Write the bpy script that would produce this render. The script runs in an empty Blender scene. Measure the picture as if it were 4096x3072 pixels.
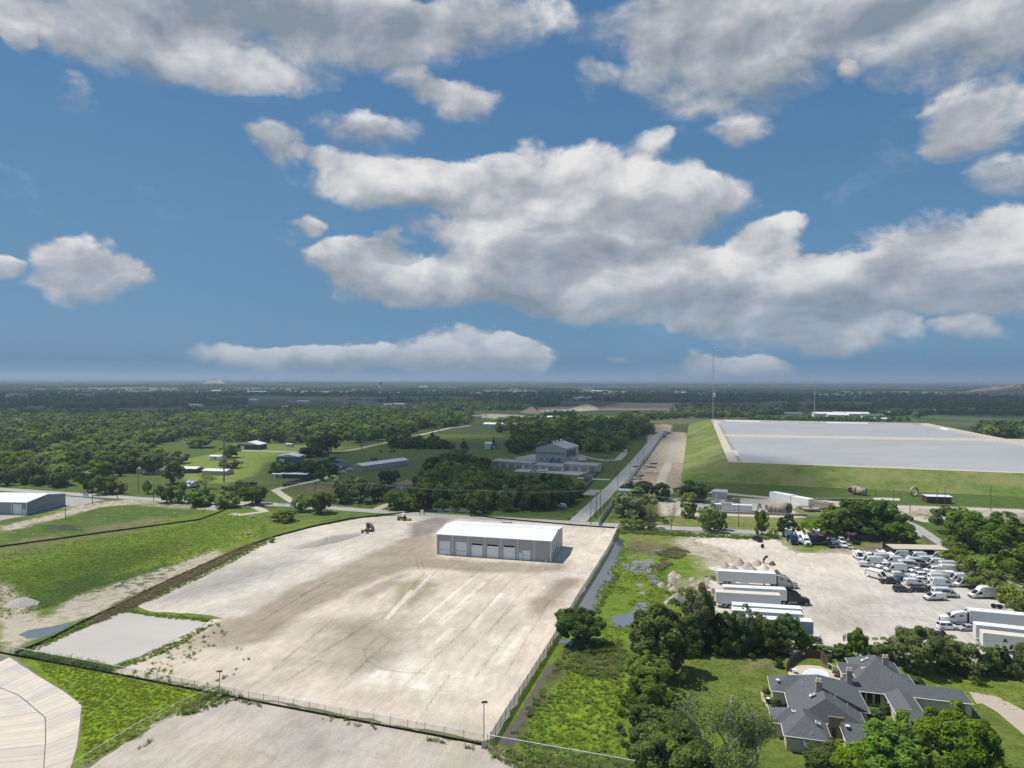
import bpy, math, random
import numpy as np
from mathutils import Matrix, Vector
from mathutils.geometry import delaunay_2d_cdt

# ------------------------------------------------------------------ camera
S = bpy.context.scene
COL = S.collection
FPX, CAMZ = 2731.0, 60.0                      # focal length in photo pixels, camera height in metres
PITCH, ROLL = math.radians(0.40), 0.0032
CAMR = Matrix.Rotation(math.pi/2-PITCH, 3, 'X') @ Matrix.Rotation(ROLL, 3, 'Z')
cam = bpy.data.cameras.new('camera'); cam.sensor_width = 36.0; cam.lens = FPX/4096*36
cam.clip_start = 1.0; cam.clip_end = 120000.0
camo = bpy.data.objects.new('camera', cam); COL.objects.link(camo)
camo.matrix_world = Matrix.Translation((0, 0, CAMZ)) @ CAMR.to_4x4()
S.camera = camo

# ------------------------------------------------------------------ light
SUN_EL, SUN_AZ = math.radians(62), math.atan2(-0.916, 0.40)      # azimuth from +Y towards +X
SUNV = Vector((math.sin(SUN_AZ)*math.cos(SUN_EL), math.cos(SUN_AZ)*math.cos(SUN_EL), math.sin(SUN_EL)))
sun = bpy.data.lights.new('sun', 'SUN'); sun.energy = 4.5; sun.angle = math.radians(0.53); sun.color = (1.0, 0.955, 0.88)
suno = bpy.data.objects.new('sun', sun); COL.objects.link(suno)
suno.rotation_euler = SUNV.to_track_quat('Z', 'Y').to_euler(); suno.location = (-300, 130, 600)
S.view_settings.view_transform = 'Standard'; S.view_settings.look = 'None'
S.view_settings.exposure = 0.1; S.view_settings.gamma = 1.0; S.view_settings.use_curve_mapping = False
S.cycles.max_bounces = 6; S.cycles.diffuse_bounces = 3; S.cycles.glossy_bounces = 2; S.cycles.transmission_bounces = 3
S.cycles.volume_bounces = 0; S.cycles.transparent_max_bounces = 12; S.cycles.use_denoising = True
S.cycles.caustics_reflective = False; S.cycles.caustics_refractive = False

# ------------------------------------------------------------------ node helpers
class NT:
    """tiny expression helper over a node tree"""
    def __init__(s, tree): s.t = tree; s.n = tree.nodes; s.l = tree.links
    def node(s, typ, **kw):
        n = s.n.new(typ)
        for k, v in kw.items(): setattr(n, k, v)
        return n
    def put(s, sock, v):
        if isinstance(v, bpy.types.NodeSocket): s.l.new(v, sock)
        elif v is not None:
            if sock.type == 'RGBA' and len(v) == 3: v = (*v, 1.0)
            sock.default_value = v
    def m(s, op, a, b=None, c=None, clamp=False):
        n = s.node('ShaderNodeMath', operation=op, use_clamp=clamp)
        s.put(n.inputs[0], a); s.put(n.inputs[1], b); s.put(n.inputs[2], c); return n.outputs[0]
    def mix(s, f, a, b, mode='MIX'):
        n = s.node('ShaderNodeMix', data_type='RGBA', blend_type=mode)
        s.put(n.inputs['Factor'], f)
        ia = [i for i in n.inputs if i.name == 'A' and i.type == 'RGBA'][0]; ib = [i for i in n.inputs if i.name == 'B' and i.type == 'RGBA'][0]
        s.put(ia, a); s.put(ib, b)
        return [o for o in n.outputs if o.type == 'RGBA'][0]
    def noise(s, vec, scale, detail=4, rough=0.55, dist=0.0, color=False):
        n = s.node('ShaderNodeTexNoise'); s.put(n.inputs['Vector'], vec)
        n.inputs['Scale'].default_value = scale; n.inputs['Detail'].default_value = detail
        n.inputs['Roughness'].default_value = rough; n.inputs['Distortion'].default_value = dist
        return n.outputs['Color' if color else 'Fac']
    def ss(s, x, lo, hi, a=0.0, b=1.0):
        n = s.node('ShaderNodeMapRange', interpolation_type='SMOOTHSTEP')
        s.put(n.inputs[0], x); s.put(n.inputs[1], lo); s.put(n.inputs[2], hi); s.put(n.inputs[3], a); s.put(n.inputs[4], b)
        return n.outputs[0]
    def lin(s, x, lo, hi, a=0.0, b=1.0):
        n = s.node('ShaderNodeMapRange'); n.clamp = True
        s.put(n.inputs[0], x); s.put(n.inputs[1], lo); s.put(n.inputs[2], hi); s.put(n.inputs[3], a); s.put(n.inputs[4], b)
        return n.outputs[0]
    def comb(s, x, y, z):
        n = s.node('ShaderNodeCombineXYZ'); s.put(n.inputs[0], x); s.put(n.inputs[1], y); s.put(n.inputs[2], z); return n.outputs[0]
    def sep(s, v):
        n = s.node('ShaderNodeSeparateXYZ'); s.put(n.inputs[0], v); return n.outputs
    def vm(s, op, a, b=None):
        n = s.node('ShaderNodeVectorMath', operation=op); s.put(n.inputs[0], a)
        if b is not None: s.put(n.inputs[1], b)
        return n.outputs[0]

# ------------------------------------------------------------------ sky: Nishita air plus cumulus
W = bpy.data.worlds.new('World'); S.world = W; W.use_nodes = True
wt = NT(W.node_tree); W.node_tree.nodes.clear()
def sky_dir(u, v):
    d = CAMR @ Vector(((u-2048)/FPX, (1536-v)/FPX, -1.0)); d.normalize()
    return math.atan2(d.x, d.y), math.asin(d.z)
SKY_STRENGTH = 0.085
def build_sky():
    t = wt
    out = t.node('ShaderNodeOutputWorld'); bg = t.node('ShaderNodeBackground'); bg.inputs[1].default_value = SKY_STRENGTH
    t.l.new(bg.outputs[0], out.inputs[0])
    sk = t.node('ShaderNodeTexSky', sky_type='NISHITA', sun_disc=False, sun_elevation=SUN_EL, sun_rotation=SUN_AZ % (2*math.pi),
                altitude=200.0, air_density=1.0, dust_density=0.15, ozone_density=2.2)
    hs = t.node('ShaderNodeHueSaturation'); hs.inputs['Hue'].default_value = 0.487; hs.inputs['Saturation'].default_value = 1.02; hs.inputs['Value'].default_value = 0.80
    t.l.new(sk.outputs[0], hs.inputs['Color'])
    air = hs.outputs[0]
    D = t.node('ShaderNodeTexCoord').outputs['Generated']
    dx, dy, dz = t.sep(D)
    az = t.m('ARCTAN2', dx, dy); el = t.m('ARCSINE', dz)
    # clear air: keep it blue down to the skyline
    air = t.mix(t.lin(el, 0.0, 0.42, 1.0, 0.6), air, t.mix(t.lin(el, 0.0, 0.40), (.135/SKY_STRENGTH, .275/SKY_STRENGTH, .425/SKY_STRENGTH), (.052/SKY_STRENGTH, .186/SKY_STRENGTH, .395/SKY_STRENGTH)))
    sa, ca_ = t.m('SINE', az), t.m('COSINE', az)
    p0 = t.comb(sa, ca_, t.m('MULTIPLY', el, 1.6))
    wn = t.noise(p0, 6.5, 4, 0.6, 0, True)                           # warp so that the outlines billow
    wv = t.vm('MULTIPLY', t.vm('SUBTRACT', wn, (0.5, 0.5, 0.5)), (0.13, 0.085, 0.0))
    P = t.vm('ADD', t.comb(az, el, 0.0), wv)
    blobs = [  # u, v, half width, half height, weight
        (480,90,640,210,1),(1200,70,700,230,1),(900,-60,1100,160,1),(1640,130,290,150,1),(960,300,360,110,.9),(200,110,260,110,.6),(10,120,100,120,.8),
        (2010,60,300,140,1),(280,370,140,120,.5),(1890,400,190,110,.8),(1720,340,180,75,.7),(1120,590,190,100,.72),(1500,530,300,120,.72),
        (1340,640,170,60,.5),(1560,740,330,120,1),(1880,740,330,120,1),(2280,750,400,200,1),(2640,810,400,170,1),
        (2200,950,650,180,1),(2250,1090,600,150,1),(1230,910,110,80,.55),(1400,1050,210,110,.8),
        (1560,1000,110,90,.65),(1800,1150,520,130,1),(2900,1160,500,190,1),(3057,960,180,110,.9),(2500,1210,600,110,.9),
        (3860,1010,520,200,1),(3480,1150,420,160,1),(3150,1250,620,140,1),(3900,1200,420,130,.9),(3420,1350,320,85,.85),(3880,1335,270,70,.75),
        (2960,230,520,220,1),(3300,-20,1250,190,1),(3850,140,560,230,1),(3400,330,110,70,.5),(2400,330,170,100,.62),
        (3950,480,340,170,.85),(4080,700,300,120,.8),(2600,560,160,100,.55),(2960,520,220,100,.48),
        (1300,1455,540,95,1),(1900,1440,310,150,1),(2090,1455,160,125,1),(2850,1478,360,105,1),(2460,1445,90,34,.5),
        (330,1080,270,140,1),(560,1110,130,70,.38),(0,1060,100,55,.75)]
    Sd = 0.0; acc = 0.0; PX, PY, _ = t.sep(P)
    for (u, v, ru, rv, wgt) in blobs:
        a0, e0 = sky_dir(u, v); k = math.cos(math.atan((u-2048)/FPX)); ra = ru/FPX*k*k; re = rv/FPX*k
        qx = t.m('MULTIPLY_ADD', PX, 1/ra, -a0/ra); qy = t.m('MULTIPLY_ADD', PY, 1/re, -e0/re)
        g = t.m('MAXIMUM', t.m('SUBTRACT', wgt, t.m('MULTIPLY_ADD', qy, qy, t.m('MULTIPLY', qx, qx))), 0.0)
        Sd = t.m('ADD', g, Sd); acc = t.m('MULTIPLY_ADD', qy, g, acc)
    # the rest of the sky, outside this view, carries the same broken cumulus
    away = t.ss(t.m('MAXIMUM', t.lin(t.m('ABSOLUTE', az), 0.72, 0.95), t.lin(el, 0.58, 0.75)), 0.0, 1.0)
    low = t.noise(p0, 2.6, 2, 0.5)
    Sa = t.m('ADD', t.m('MULTIPLY', Sd, t.m('SUBTRACT', 1.0, away)), t.m('MULTIPLY', t.ss(low, 0.47, 0.66), away))
    n1 = t.noise(p0, 7.5, 12, 0.605, 0.25)
    d = t.m('ADD', Sa, t.m('MULTIPLY', t.m('MULTIPLY', t.m('SUBTRACT', n1, 0.5), 2.4), t.ss(Sa, -0.30, 0.40)))
    up = t.m('DIVIDE', acc, t.m('ADD', Sd, 0.25))                     # -1 under side .. +1 crown
    hi = t.m('ADD', t.lin(up, -0.45, 0.45, 0.82, 0.40), t.lin(el, 0.24, 0.50, 0.0, 0.30))
    mask = t.ss(d, 0.06, hi)                                         # crisp crowns, soft bases
    veil = t.ss(t.m('ADD', Sa, t.m('MULTIPLY', t.m('SUBTRACT', n1, 0.5), 3.4)), 0.0, 0.9, 0.0, 0.38)
    # light on the clouds: the same noise a little towards the sun; undersides and thick middles go grey
    n1s = t.noise(p0, 7.5, 5, 0.55, 0.25)
    m1 = t.noise(t.vm('ADD', p0, (-0.020, 0.0, 0.050)), 7.5, 5, 0.55, 0.25)
    relief = t.m('ADD', t.m('SUBTRACT', n1s, m1), t.m('MULTIPLY', t.m('SUBTRACT', n1, n1s), 0.35))
    b = t.m('ADD', 0.56, t.m('MULTIPLY', relief, 1.75))
    b = t.m('ADD', b, t.m('MULTIPLY', up, 0.62))
    b = t.m('SUBTRACT', b, t.m('MULTIPLY', t.ss(Sd, 0.8, 2.4), 0.20))
    b = t.m('SUBTRACT', b, t.lin(el, 0.26, 0.50, 0.0, 0.12))
    ramp = t.node('ShaderNodeValToRGB'); t.l.new(b, ramp.inputs[0])
    r = ramp.color_ramp; r.elements[0].position = 0.10; r.elements[0].color = (0.225, 0.270, 0.325, 1); r.elements[1].position = 0.98; r.elements[1].color = (0.78, 0.765, 0.755, 1)
    k = r.elements.new(0.5); k.color = (0.40, 0.425, 0.465, 1)
    cl = t.mix(1.0, ramp.outputs[0], tuple([1/SKY_STRENGTH]*3), 'MULTIPLY')
    cl = t.mix(t.lin(el, 0.0, 0.16, 0.45, 0.0), cl, air)              # low clouds stand behind more air
    t.put(bg.inputs[0], t.mix(t.m('MAXIMUM', t.m('MULTIPLY', mask, 0.96), t.m('MULTIPLY', veil, t.ss(Sa, -0.02, 0.12))), air, cl))
    W.cycles.sampling_method = 'NONE'
build_sky()

# ------------------------------------------------------------------ geometry helpers
def G(u, v, z=0.0):
    """photo pixel -> point on the level z"""
    d = CAMR @ Vector(((u-2048)/FPX, (1536-v)/FPX, -1.0)); t = (z-CAMZ)/d.z
    return Vector((d.x*t, d.y*t, z))
def proj(x, y, z):
    c = CAMR.transposed() @ Vector((x, y, z-CAMZ)); return 2048+FPX*c.x/-c.z, 1536-FPX*c.y/-c.z
AX = math.radians(-15.5)                                             # the property grid runs 15.5 degrees off the view
E1 = Vector((math.cos(AX), math.sin(AX), 0)); E2 = Vector((-math.sin(AX), math.cos(AX), 0))
def AB(a, b, z=0.0): return E1*a + E2*b + Vector((0, 0, z))
def seed(n): random.seed(n)

class MB:
    def __init__(s): s.v = []; s.f = []; s.mi = []; s.cur = 0
    def add(s, vs, fs):
        o = len(s.v); s.v += [tuple(p) for p in vs]; s.f += [tuple(i+o for i in f) for f in fs]; s.mi += [s.cur]*len(fs); return s
    def box(s, c, d, rz=0.0, taper=1.0):
        hx, hy, hz = d[0]/2, d[1]/2, d[2]/2; ca, sa = math.cos(rz), math.sin(rz); P = []
        for zz, k in ((-hz, 1.0), (hz, taper)):
            for xx, yy in ((-hx, -hy), (hx, -hy), (hx, hy), (-hx, hy)):
                xx *= k; yy *= k; P.append((c[0]+xx*ca-yy*sa, c[1]+xx*sa+yy*ca, c[2]+zz))
        return s.add(P, [(0,3,2,1),(4,5,6,7),(0,1,5,4),(1,2,6,5),(2,3,7,6),(3,0,4,7)])
    def tube(s, pts, r, n=6, cap=True):
        pts = [Vector(p) for p in pts]; rs = r if isinstance(r, (list, tuple)) else [r]*len(pts); P = []; Fs = []
        for i, p in enumerate(pts):
            t = (pts[min(i+1, len(pts)-1)]-pts[max(i-1, 0)]).normalized()
            x = t.cross(Vector((0, 0, 1)) if abs(t.z) < 0.95 else Vector((1, 0, 0))).normalized(); y = t.cross(x)
            for k in range(n):
                a = 2*math.pi*k/n; P.append(p+(x*math.cos(a)+y*math.sin(a))*rs[i])
        for i in range(len(pts)-1):
            for k in range(n):
                Fs.append((i*n+k, i*n+(k+1) % n, (i+1)*n+(k+1) % n, (i+1)*n+k))
        if cap: Fs += [tuple(range(n-1, -1, -1)), tuple((len(pts)-1)*n+k for k in range(n))]
        return s.add(P, Fs)
    def prism(s, poly, z0, z1):
        n = len(poly); P = [(p[0], p[1], z0) for p in poly]+[(p[0], p[1], z1) for p in poly]
        return s.add(P, [tuple(range(n-1, -1, -1)), tuple(range(n, 2*n))]+[(i, (i+1) % n, n+(i+1) % n, n+i) for i in range(n)])
    def side(s, prof, y0, y1, prof2=None):
        """profile in x,z extruded across y; prof2 is the profile at y1"""
        n = len(prof); q = prof2 or prof
        P = [(x, y0, z) for x, z in prof]+[(x, y1, z) for x, z in q]
        return s.add(P, [tuple(range(n)), tuple(range(2*n-1, n-1, -1))]+[(i, n+i, n+(i+1) % n, (i+1) % n) for i in range(n)])
    def lathe(s, prof, n=10, c=(0, 0, 0), ax='z'):
        P = []; Fs = []
        for r, h in prof:
            for k in range(n):
                a = 2*math.pi*k/n; p = (r*math.cos(a), r*math.sin(a), h)
                if ax == 'y': p = (p[0], p[2], p[1])
                if ax == 'x': p = (p[2], p[0], p[1])
                P.append((p[0]+c[0], p[1]+c[1], p[2]+c[2]))
        for i in range(len(prof)-1):
            for k in range(n): Fs.append((i*n+k, i*n+(k+1) % n, (i+1)*n+(k+1) % n, (i+1)*n+k))
        Fs += [tuple(range(n-1, -1, -1)), tuple((len(prof)-1)*n+k for k in range(n))]
        return s.add(P, Fs)
    def sheet(s, pts, h=0.04):
        """a thin closed slab through four corners, thickened along its normal"""
        p = [Vector(q) for q in pts]; n = (p[1]-p[0]).cross(p[2]-p[0]).normalized()*h; k = len(p)
        return s.add([q for q in p]+[q+n for q in p], [tuple(range(k-1, -1, -1)), tuple(range(k, 2*k))]+[(i, (i+1) % k, k+(i+1) % k, k+i) for i in range(k)])
    def mesh(s, name, smooth=False):
        me = bpy.data.meshes.new(name); me.from_pydata(s.v, [], s.f); me.validate(); me.update()
        if smooth:
            me.polygons.foreach_set('use_smooth', [True]*len(me.polygons))
        return me
def link(name, data, parent=None, loc=None, rz=0.0):
    o = bpy.data.objects.new(name, data); COL.objects.link(o)
    if parent is not None: o.parent = parent
    if loc is not None: o.location = loc
    if rz: o.rotation_euler = (0, 0, rz)
    return o
def obj(name, mb, mat, parent=None, smooth=False, loc=None, rz=0.0):
    me = mb if isinstance(mb, bpy.types.Mesh) else mb.mesh(name, smooth)
    if not me.materials: me.materials.append(mat)
    o = link(name, me, parent, loc, rz)
    if me.materials[0] is not mat:
        o.material_slots[0].link = 'OBJECT'; o.material_slots[0].material = mat
    return o
def tag(o, label, cat, group=None):
    o['label'] = label; o['category'] = cat
    if group: o['group'] = group
    return o
def thing(name, label, cat, loc=(0, 0, 0), rz=0.0, group=None):
    return tag(link(name, None, None, loc, rz), label, cat, group)
def struct(o): o['kind'] = 'structure'; return o
def stuff(o): o['kind'] = 'stuff'; return o
def pxpoly(pts, z=0.0): return [G(u, v, z) for u, v in pts]
def jag(poly, step, amp, sd=1, closed=True):
    """densify an outline and roughen it"""
    rnd = random.Random(sd); out = []; n = len(poly)
    for i in range(n if closed else n-1):
        a, b = poly[i], poly[(i+1) % n]; L = (b-a).length; k = max(1, int(L/step)); nrm = Vector((-(b-a).y, (b-a).x, 0))
        if nrm.length > 0: nrm.normalize()
        for j in range(k):
            out.append(a.lerp(b, j/k)+nrm*(rnd.uniform(-amp, amp) if amp else 0))
    if not closed: out.append(poly[-1])
    return out
def inpoly(X, Y, poly):
    c = np.zeros(X.shape, bool); n = len(poly)
    for i in range(n):
        x0, y0 = poly[i][0], poly[i][1]; x1, y1 = poly[i-1][0], poly[i-1][1]
        if y0 == y1: continue
        k = ((y0 > Y) != (y1 > Y)) & (X < (x1-x0)*(Y-y0)/(y1-y0)+x0); c ^= k
    return c
def segd(X, Y, a, b):
    dx, dy = b[0]-a[0], b[1]-a[1]; L = dx*dx+dy*dy+1e-9
    t = np.clip(((X-a[0])*dx+(Y-a[1])*dy)/L, 0, 1); return np.hypot(X-a[0]-t*dx, Y-a[1]-t*dy)
def polydist(X, Y, poly):
    d = np.full(X.shape, 1e9)
    for i in range(len(poly)): d = np.minimum(d, segd(X, Y, poly[i-1], poly[i]))
    return np.where(inpoly(X, Y, poly), -d, d)
def linedist(X, Y, pts):
    d = np.full(X.shape, 1e9)
    for i in range(len(pts)-1): d = np.minimum(d, segd(X, Y, pts[i], pts[i+1]))
    return d
_ng = np.random.default_rng(7)
_perm = _ng.random((256, 256))
def vnoise(X, Y, sc):
    """smooth value noise 0..1 on arrays"""
    x = X/sc; y = Y/sc; xi = np.floor(x).astype(int); yi = np.floor(y).astype(int); fx = x-xi; fy = y-yi
    fx = fx*fx*(3-2*fx); fy = fy*fy*(3-2*fy); P = lambda i, j: _perm[i % 256, j % 256]
    return (P(xi, yi)*(1-fx)+P(xi+1, yi)*fx)*(1-fy)+(P(xi, yi+1)*(1-fx)+P(xi+1, yi+1)*fx)*fy
def fbm(X, Y, sc, oc=4):
    s = 0; a = 1.0; t = 0
    for i in range(oc): s = s+vnoise(X+17.3*i, Y-9.1*i, sc)*a; t += a; a *= .55; sc *= .47
    return s/t
# ------------------------------------------------------------------ materials
MATS = {}
def mat(name, col, rough=0.8, var=0.15, scale=1.0, metal=0.0, bump=0.0, spec=0.3, rnd=0.0, hue=0.0, detail=5, coords='Object', dirt=None, dirtamt=0.0, wave=None):
    if name in MATS: return MATS[name]
    m = bpy.data.materials.new(name); m.use_nodes = True; t = NT(m.node_tree); b = m.node_tree.nodes['Principled BSDF']
    tc = t.node('ShaderNodeTexCoord').outputs[coords]
    n = t.noise(tc, scale, detail, 0.62)
    c = t.mix(1.0, (*col, 1.0), t.mix(n, (1-var*1.6,)*3, (1+var*1.6,)*3), 'MULTIPLY')
    if dirt:
        n2 = t.noise(tc, scale*0.31, 5, 0.65)
        c = t.mix(t.ss(n2, 0.62-dirtamt*0.5, 0.80-dirtamt*0.3), c, dirt)
    if wave:                                                        # ribbed metal sheet: (axis, ribs per metre, darkness of painted rib shade)
        w = t.node('ShaderNodeTexWave', wave_type='BANDS', bands_direction=wave[0]); w.inputs['Scale'].default_value = wave[1]*0.314
        w.inputs['Distortion'].default_value = 0.0; t.l.new(tc, w.inputs['Vector'])
        c = t.mix(1.0, c, t.mix(w.outputs['Fac'], (1-wave[2],)*3, (1,)*3), 'MULTIPLY')
    if rnd or hue:
        oi = t.node('ShaderNodeObjectInfo').outputs['Random']
        hs = t.node('ShaderNodeHueSaturation'); t.l.new(c, hs.inputs['Color'])
        t.put(hs.inputs['Hue'], t.lin(oi, 0, 1, 0.5-hue, 0.5+hue))
        t.put(hs.inputs['Value'], t.lin(t.m('FRACT', t.m('MULTIPLY', oi, 7.31)), 0, 1, 1-rnd, 1+rnd)); c = hs.outputs[0]
    t.put(b.inputs['Base Color'], c); b.inputs['Roughness'].default_value = rough; b.inputs['Metallic'].default_value = metal
    b.inputs['Specular IOR Level'].default_value = spec
    if bump:
        bp = t.node('ShaderNodeBump'); bp.inputs['Strength'].default_value = min(1, bump); bp.inputs['Distance'].default_value = 0.1
        t.l.new(n, bp.inputs['Height']); t.l.new(bp.outputs[0], b.inputs['Normal'])
    MATS[name] = m; return m
def leafmat(name, col, trans=0.35, rnd=0.22, hue=0.018):
    m = bpy.data.materials.new(name); m.use_nodes = True; t = NT(m.node_tree); m.node_tree.nodes.clear()
    out = t.node('ShaderNodeOutputMaterial'); oi = t.node('ShaderNodeObjectInfo').outputs['Random']
    geo = t.node('ShaderNodeTexCoord').outputs['Object']
    n = t.noise(geo, 0.9, 3, 0.6)
    c = t.mix(t.ss(n, 0.3, 0.7), tuple(x*0.72 for x in col), tuple(x*y for x, y in zip(col, (1.38, 1.26, 1.1))))
    at = t.node('ShaderNodeNewGeometry').outputs['Random Per Island']
    c = t.mix(1.0, c, t.mix(at, (0.72, 0.74, 0.7), (1.28, 1.25, 1.25)), 'MULTIPLY')
    hs = t.node('ShaderNodeHueSaturation'); t.l.new(c, hs.inputs['Color'])
    t.put(hs.inputs['Hue'], t.lin(oi, 0, 1, 0.5-hue, 0.5+hue)); t.put(hs.inputs['Value'], t.lin(t.m('FRACT', t.m('MULTIPLY', oi, 5.77)), 0, 1, 1-rnd, 1+rnd))
    t.put(hs.inputs['Saturation'], t.lin(t.m('FRACT', t.m('MULTIPLY', oi, 3.13)), 0, 1, 0.85, 1.1))
    d = t.node('ShaderNodeBsdfDiffuse'); tr = t.node('ShaderNodeBsdfTranslucent'); mx = t.node('ShaderNodeMixShader'); mx.inputs[0].default_value = trans
    t.l.new(hs.outputs[0], d.inputs[0]); t.l.new(hs.outputs[0], tr.inputs[0]); t.l.new(d.outputs[0], mx.inputs[1]); t.l.new(tr.outputs[0], mx.inputs[2])
    t.l.new(mx.outputs[0], out.inputs[0]); MATS[name] = m; return m
def watermat(name, col, rough, bump=0.02, scale=3.0, spec=0.5):
    m = bpy.data.materials.new(name); m.use_nodes = True; t = NT(m.node_tree); b = m.node_tree.nodes['Principled BSDF']
    tc = t.node('ShaderNodeTexCoord').outputs['Object']; mp = t.vm('MULTIPLY', tc, (0.35, 1.0, 1.0))
    n = t.noise(t.vm('MULTIPLY', tc, (0.5, 1.0, 1.0)), 0.035, 6, 0.65); n2 = t.noise(mp, scale, 3, 0.6)
    t.put(b.inputs['Base Color'], t.mix(n, tuple(x*0.72 for x in col), tuple(x*1.25 for x in col)))
    b.inputs['Roughness'].default_value = rough; b.inputs['Specular IOR Level'].default_value = spec
    bp = t.node('ShaderNodeBump'); bp.inputs['Strength'].default_value = 1.0; bp.inputs['Distance'].default_value = bump
    t.l.new(n2, bp.inputs['Height']); t.l.new(bp.outputs[0], b.inputs['Normal']); MATS[name] = m; return m
def veilmat(name, col, alpha):
    """open mesh fabric seen from too far off to show its wires"""
    m = bpy.data.materials.new(name); m.use_nodes = True; t = NT(m.node_tree); m.node_tree.nodes.clear()
    out = t.node('ShaderNodeOutputMaterial'); d = t.node('ShaderNodeBsdfDiffuse'); d.inputs[0].default_value = (*col, 1)
    tr = t.node('ShaderNodeBsdfTransparent'); mx = t.node('ShaderNodeMixShader')
    n = t.noise(t.node('ShaderNodeTexCoord').outputs['Object'], 0.7, 3)
    t.put(mx.inputs[0], t.lin(n, 0.2, 0.8, alpha*0.8, alpha*1.2)); t.l.new(tr.outputs[0], mx.inputs[1]); t.l.new(d.outputs[0], mx.inputs[2])
    t.l.new(mx.outputs[0], out.inputs[0]); MATS[name] = m; return m
WHITE = mat('white_paint', (.80,.80,.79), .45, .03, 2, spec=.5)
CREAM = mat('cream_masonry', (.58,.51,.42), .85, .10, 1.5)
BRICK = mat('pale_brick', (.40,.34,.28), .9, .16, 3)
GALV = mat('galvanised_steel', (.55,.56,.57), .45, .10, 2, metal=.35)
DARK = mat('dark_metal', (.03,.03,.032), .55, .2, 2)
BLACKF = mat('black_silt_fabric', (.012,.013,.012), .8, .3, 2)
GLASS = mat('dark_glass', (.018,.022,.026), .12, .2, 1, spec=.7)
PANE = mat('pale_pane', (.20,.24,.28), .15, .15, 1, spec=.7)
RUBBER = mat('tyre_rubber', (.018,.018,.018), .85, .2, 4)
RIM = mat('wheel_rim', (.42,.43,.44), .4, .15, 5, metal=.5)
CONC = mat('pale_concrete', (.50,.46,.41), .9, .13, .8, dirt=(.36,.33,.29), dirtamt=.25)
WOODP = mat('weathered_pole_wood', (.10,.085,.068), .9, .25, 2)
WOODF = mat('brown_fence_boards', (.105,.072,.052), .9, .28, 2.2)
WOODG = mat('grey_fence_boards', (.20,.175,.15), .9, .25, 2.0)
ROOFD = mat('charcoal_shingle', (.112,.117,.127), .92, .30, 3.5, bump=.3)
WROOF = mat('white_roof_metal', (.78,.80,.82), .42, .03, .4, spec=.5)
GWALL = mat('grey_ribbed_wall', (.42,.425,.435), .5, .05, .4, wave=('X', 3.2, .20))
GWALLY = mat('grey_ribbed_gable', (.40,.405,.415), .5, .05, .4, wave=('Y', 3.2, .20))
TRIM = mat('light_grey_trim', (.70,.72,.74), .45, .04, 1)
BARK = mat('tree_bark', (.085,.070,.055), .95, .3, 3)
BARKP = mat('pale_dead_wood', (.33,.29,.25), .95, .25, 3)

# ------------------------------------------------------------------ ground sheet
def axis(spec, lo, hi, far):
    xs = [spec[0][0]]
    for a, b, st in spec:
        n = max(1, round((b-a)/st)); xs += [a+(b-a)*(i+1)/n for i in range(n)]
    g = spec[-1][2]
    while xs[-1] < far: g *= 1.22; xs.append(xs[-1]+g)
    return xs
_p = axis([(0, 190, 1.25), (190, 450, 2.6), (450, 900, 7)], 0, 0, 45000)
GXS = np.array([-x for x in _p[:0:-1]]+_p)
_q = axis([(80, 300, 1.0), (300, 430, 1.5), (430, 700, 4), (700, 1500, 10), (1500, 4000, 40)], 0, 0, 60000)
GYS = np.array([-40000, -9000, -2000, -500, -100, 20, 60]+_q)
X, Y = np.meshgrid(GXS, GYS)
DIST = np.hypot(X, Y)
RELIEF = np.clip((DIST-1700)/3000, 0, 1)*(fbm(X, Y, 1500, 3)-0.5)*34 * np.clip((60000-DIST)/20000, .2, 1)
def zground(x, y):
    return float(np.interp(0, [0], [0])) if math.hypot(x, y) < 1700 else float(min(max((math.hypot(x, y)-1700)/3000, 0), 1)*(fbm(np.array([x]), np.array([y]), 1500, 3)[0]-.5)*34)
GC = np.zeros(X.shape+(3,)); BARE = np.zeros(X.shape); TUFT = np.zeros(X.shape)
# wooded prairie as the default; fields and bare ground beyond
f1 = fbm(X, Y, 420, 4)[..., None]; f2 = fbm(X+900, Y, 160, 3)[..., None]
GC[:] = np.array((.052, .072, .026))*(0.75+0.6*f2)
fld = np.clip((f1-.56)/.06, 0, 1)*np.clip((DIST[..., None]-900)/500, 0, 1)
GC[:] = GC*(1-fld)+np.array((.15, .16, .075))*fld*(0.7+.6*f2)
fld2 = np.clip((.40-f1)/.05, 0, 1)*np.clip((DIST[..., None]-1500)/900, 0, 1)
GC[:] = GC*(1-fld2)+np.array((.22, .19, .13))*fld2*(0.8+.4*f2)
def paint(px, col, soft=3.0, amt=1.0, bare=None, wob=2.0, world=None):
    poly = world or pxpoly(px)
    x0 = min(p.x for p in poly)-soft-6; x1 = max(p.x for p in poly)+soft+6; y0 = min(p.y for p in poly)-soft-6; y1 = max(p.y for p in poly)+soft+6
    ix = np.where((GXS > x0) & (GXS < x1))[0]; iy = np.where((GYS > y0) & (GYS < y1))[0]
    if len(ix) == 0 or len(iy) == 0: return
    sl = np.s_[iy[0]:iy[-1]+1, ix[0]:ix[-1]+1]; xx, yy = X[sl], Y[sl]
    d = polydist(xx, yy, poly)+(fbm(xx, yy, 7, 3)-.5)*2*wob
    w = np.clip(.5-d/soft, 0, 1)*amt
    if col is not None: GC[sl] = GC[sl]*(1-w[..., None])+np.array(col)*w[..., None]
    if bare is not None: BARE[sl] = BARE[sl]*(1-w)+bare*w
GR, GRD, GRB, GRY = (.135,.190,.026), (.065,.105,.022), (.150,.215,.020), (.17,.185,.05)
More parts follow.
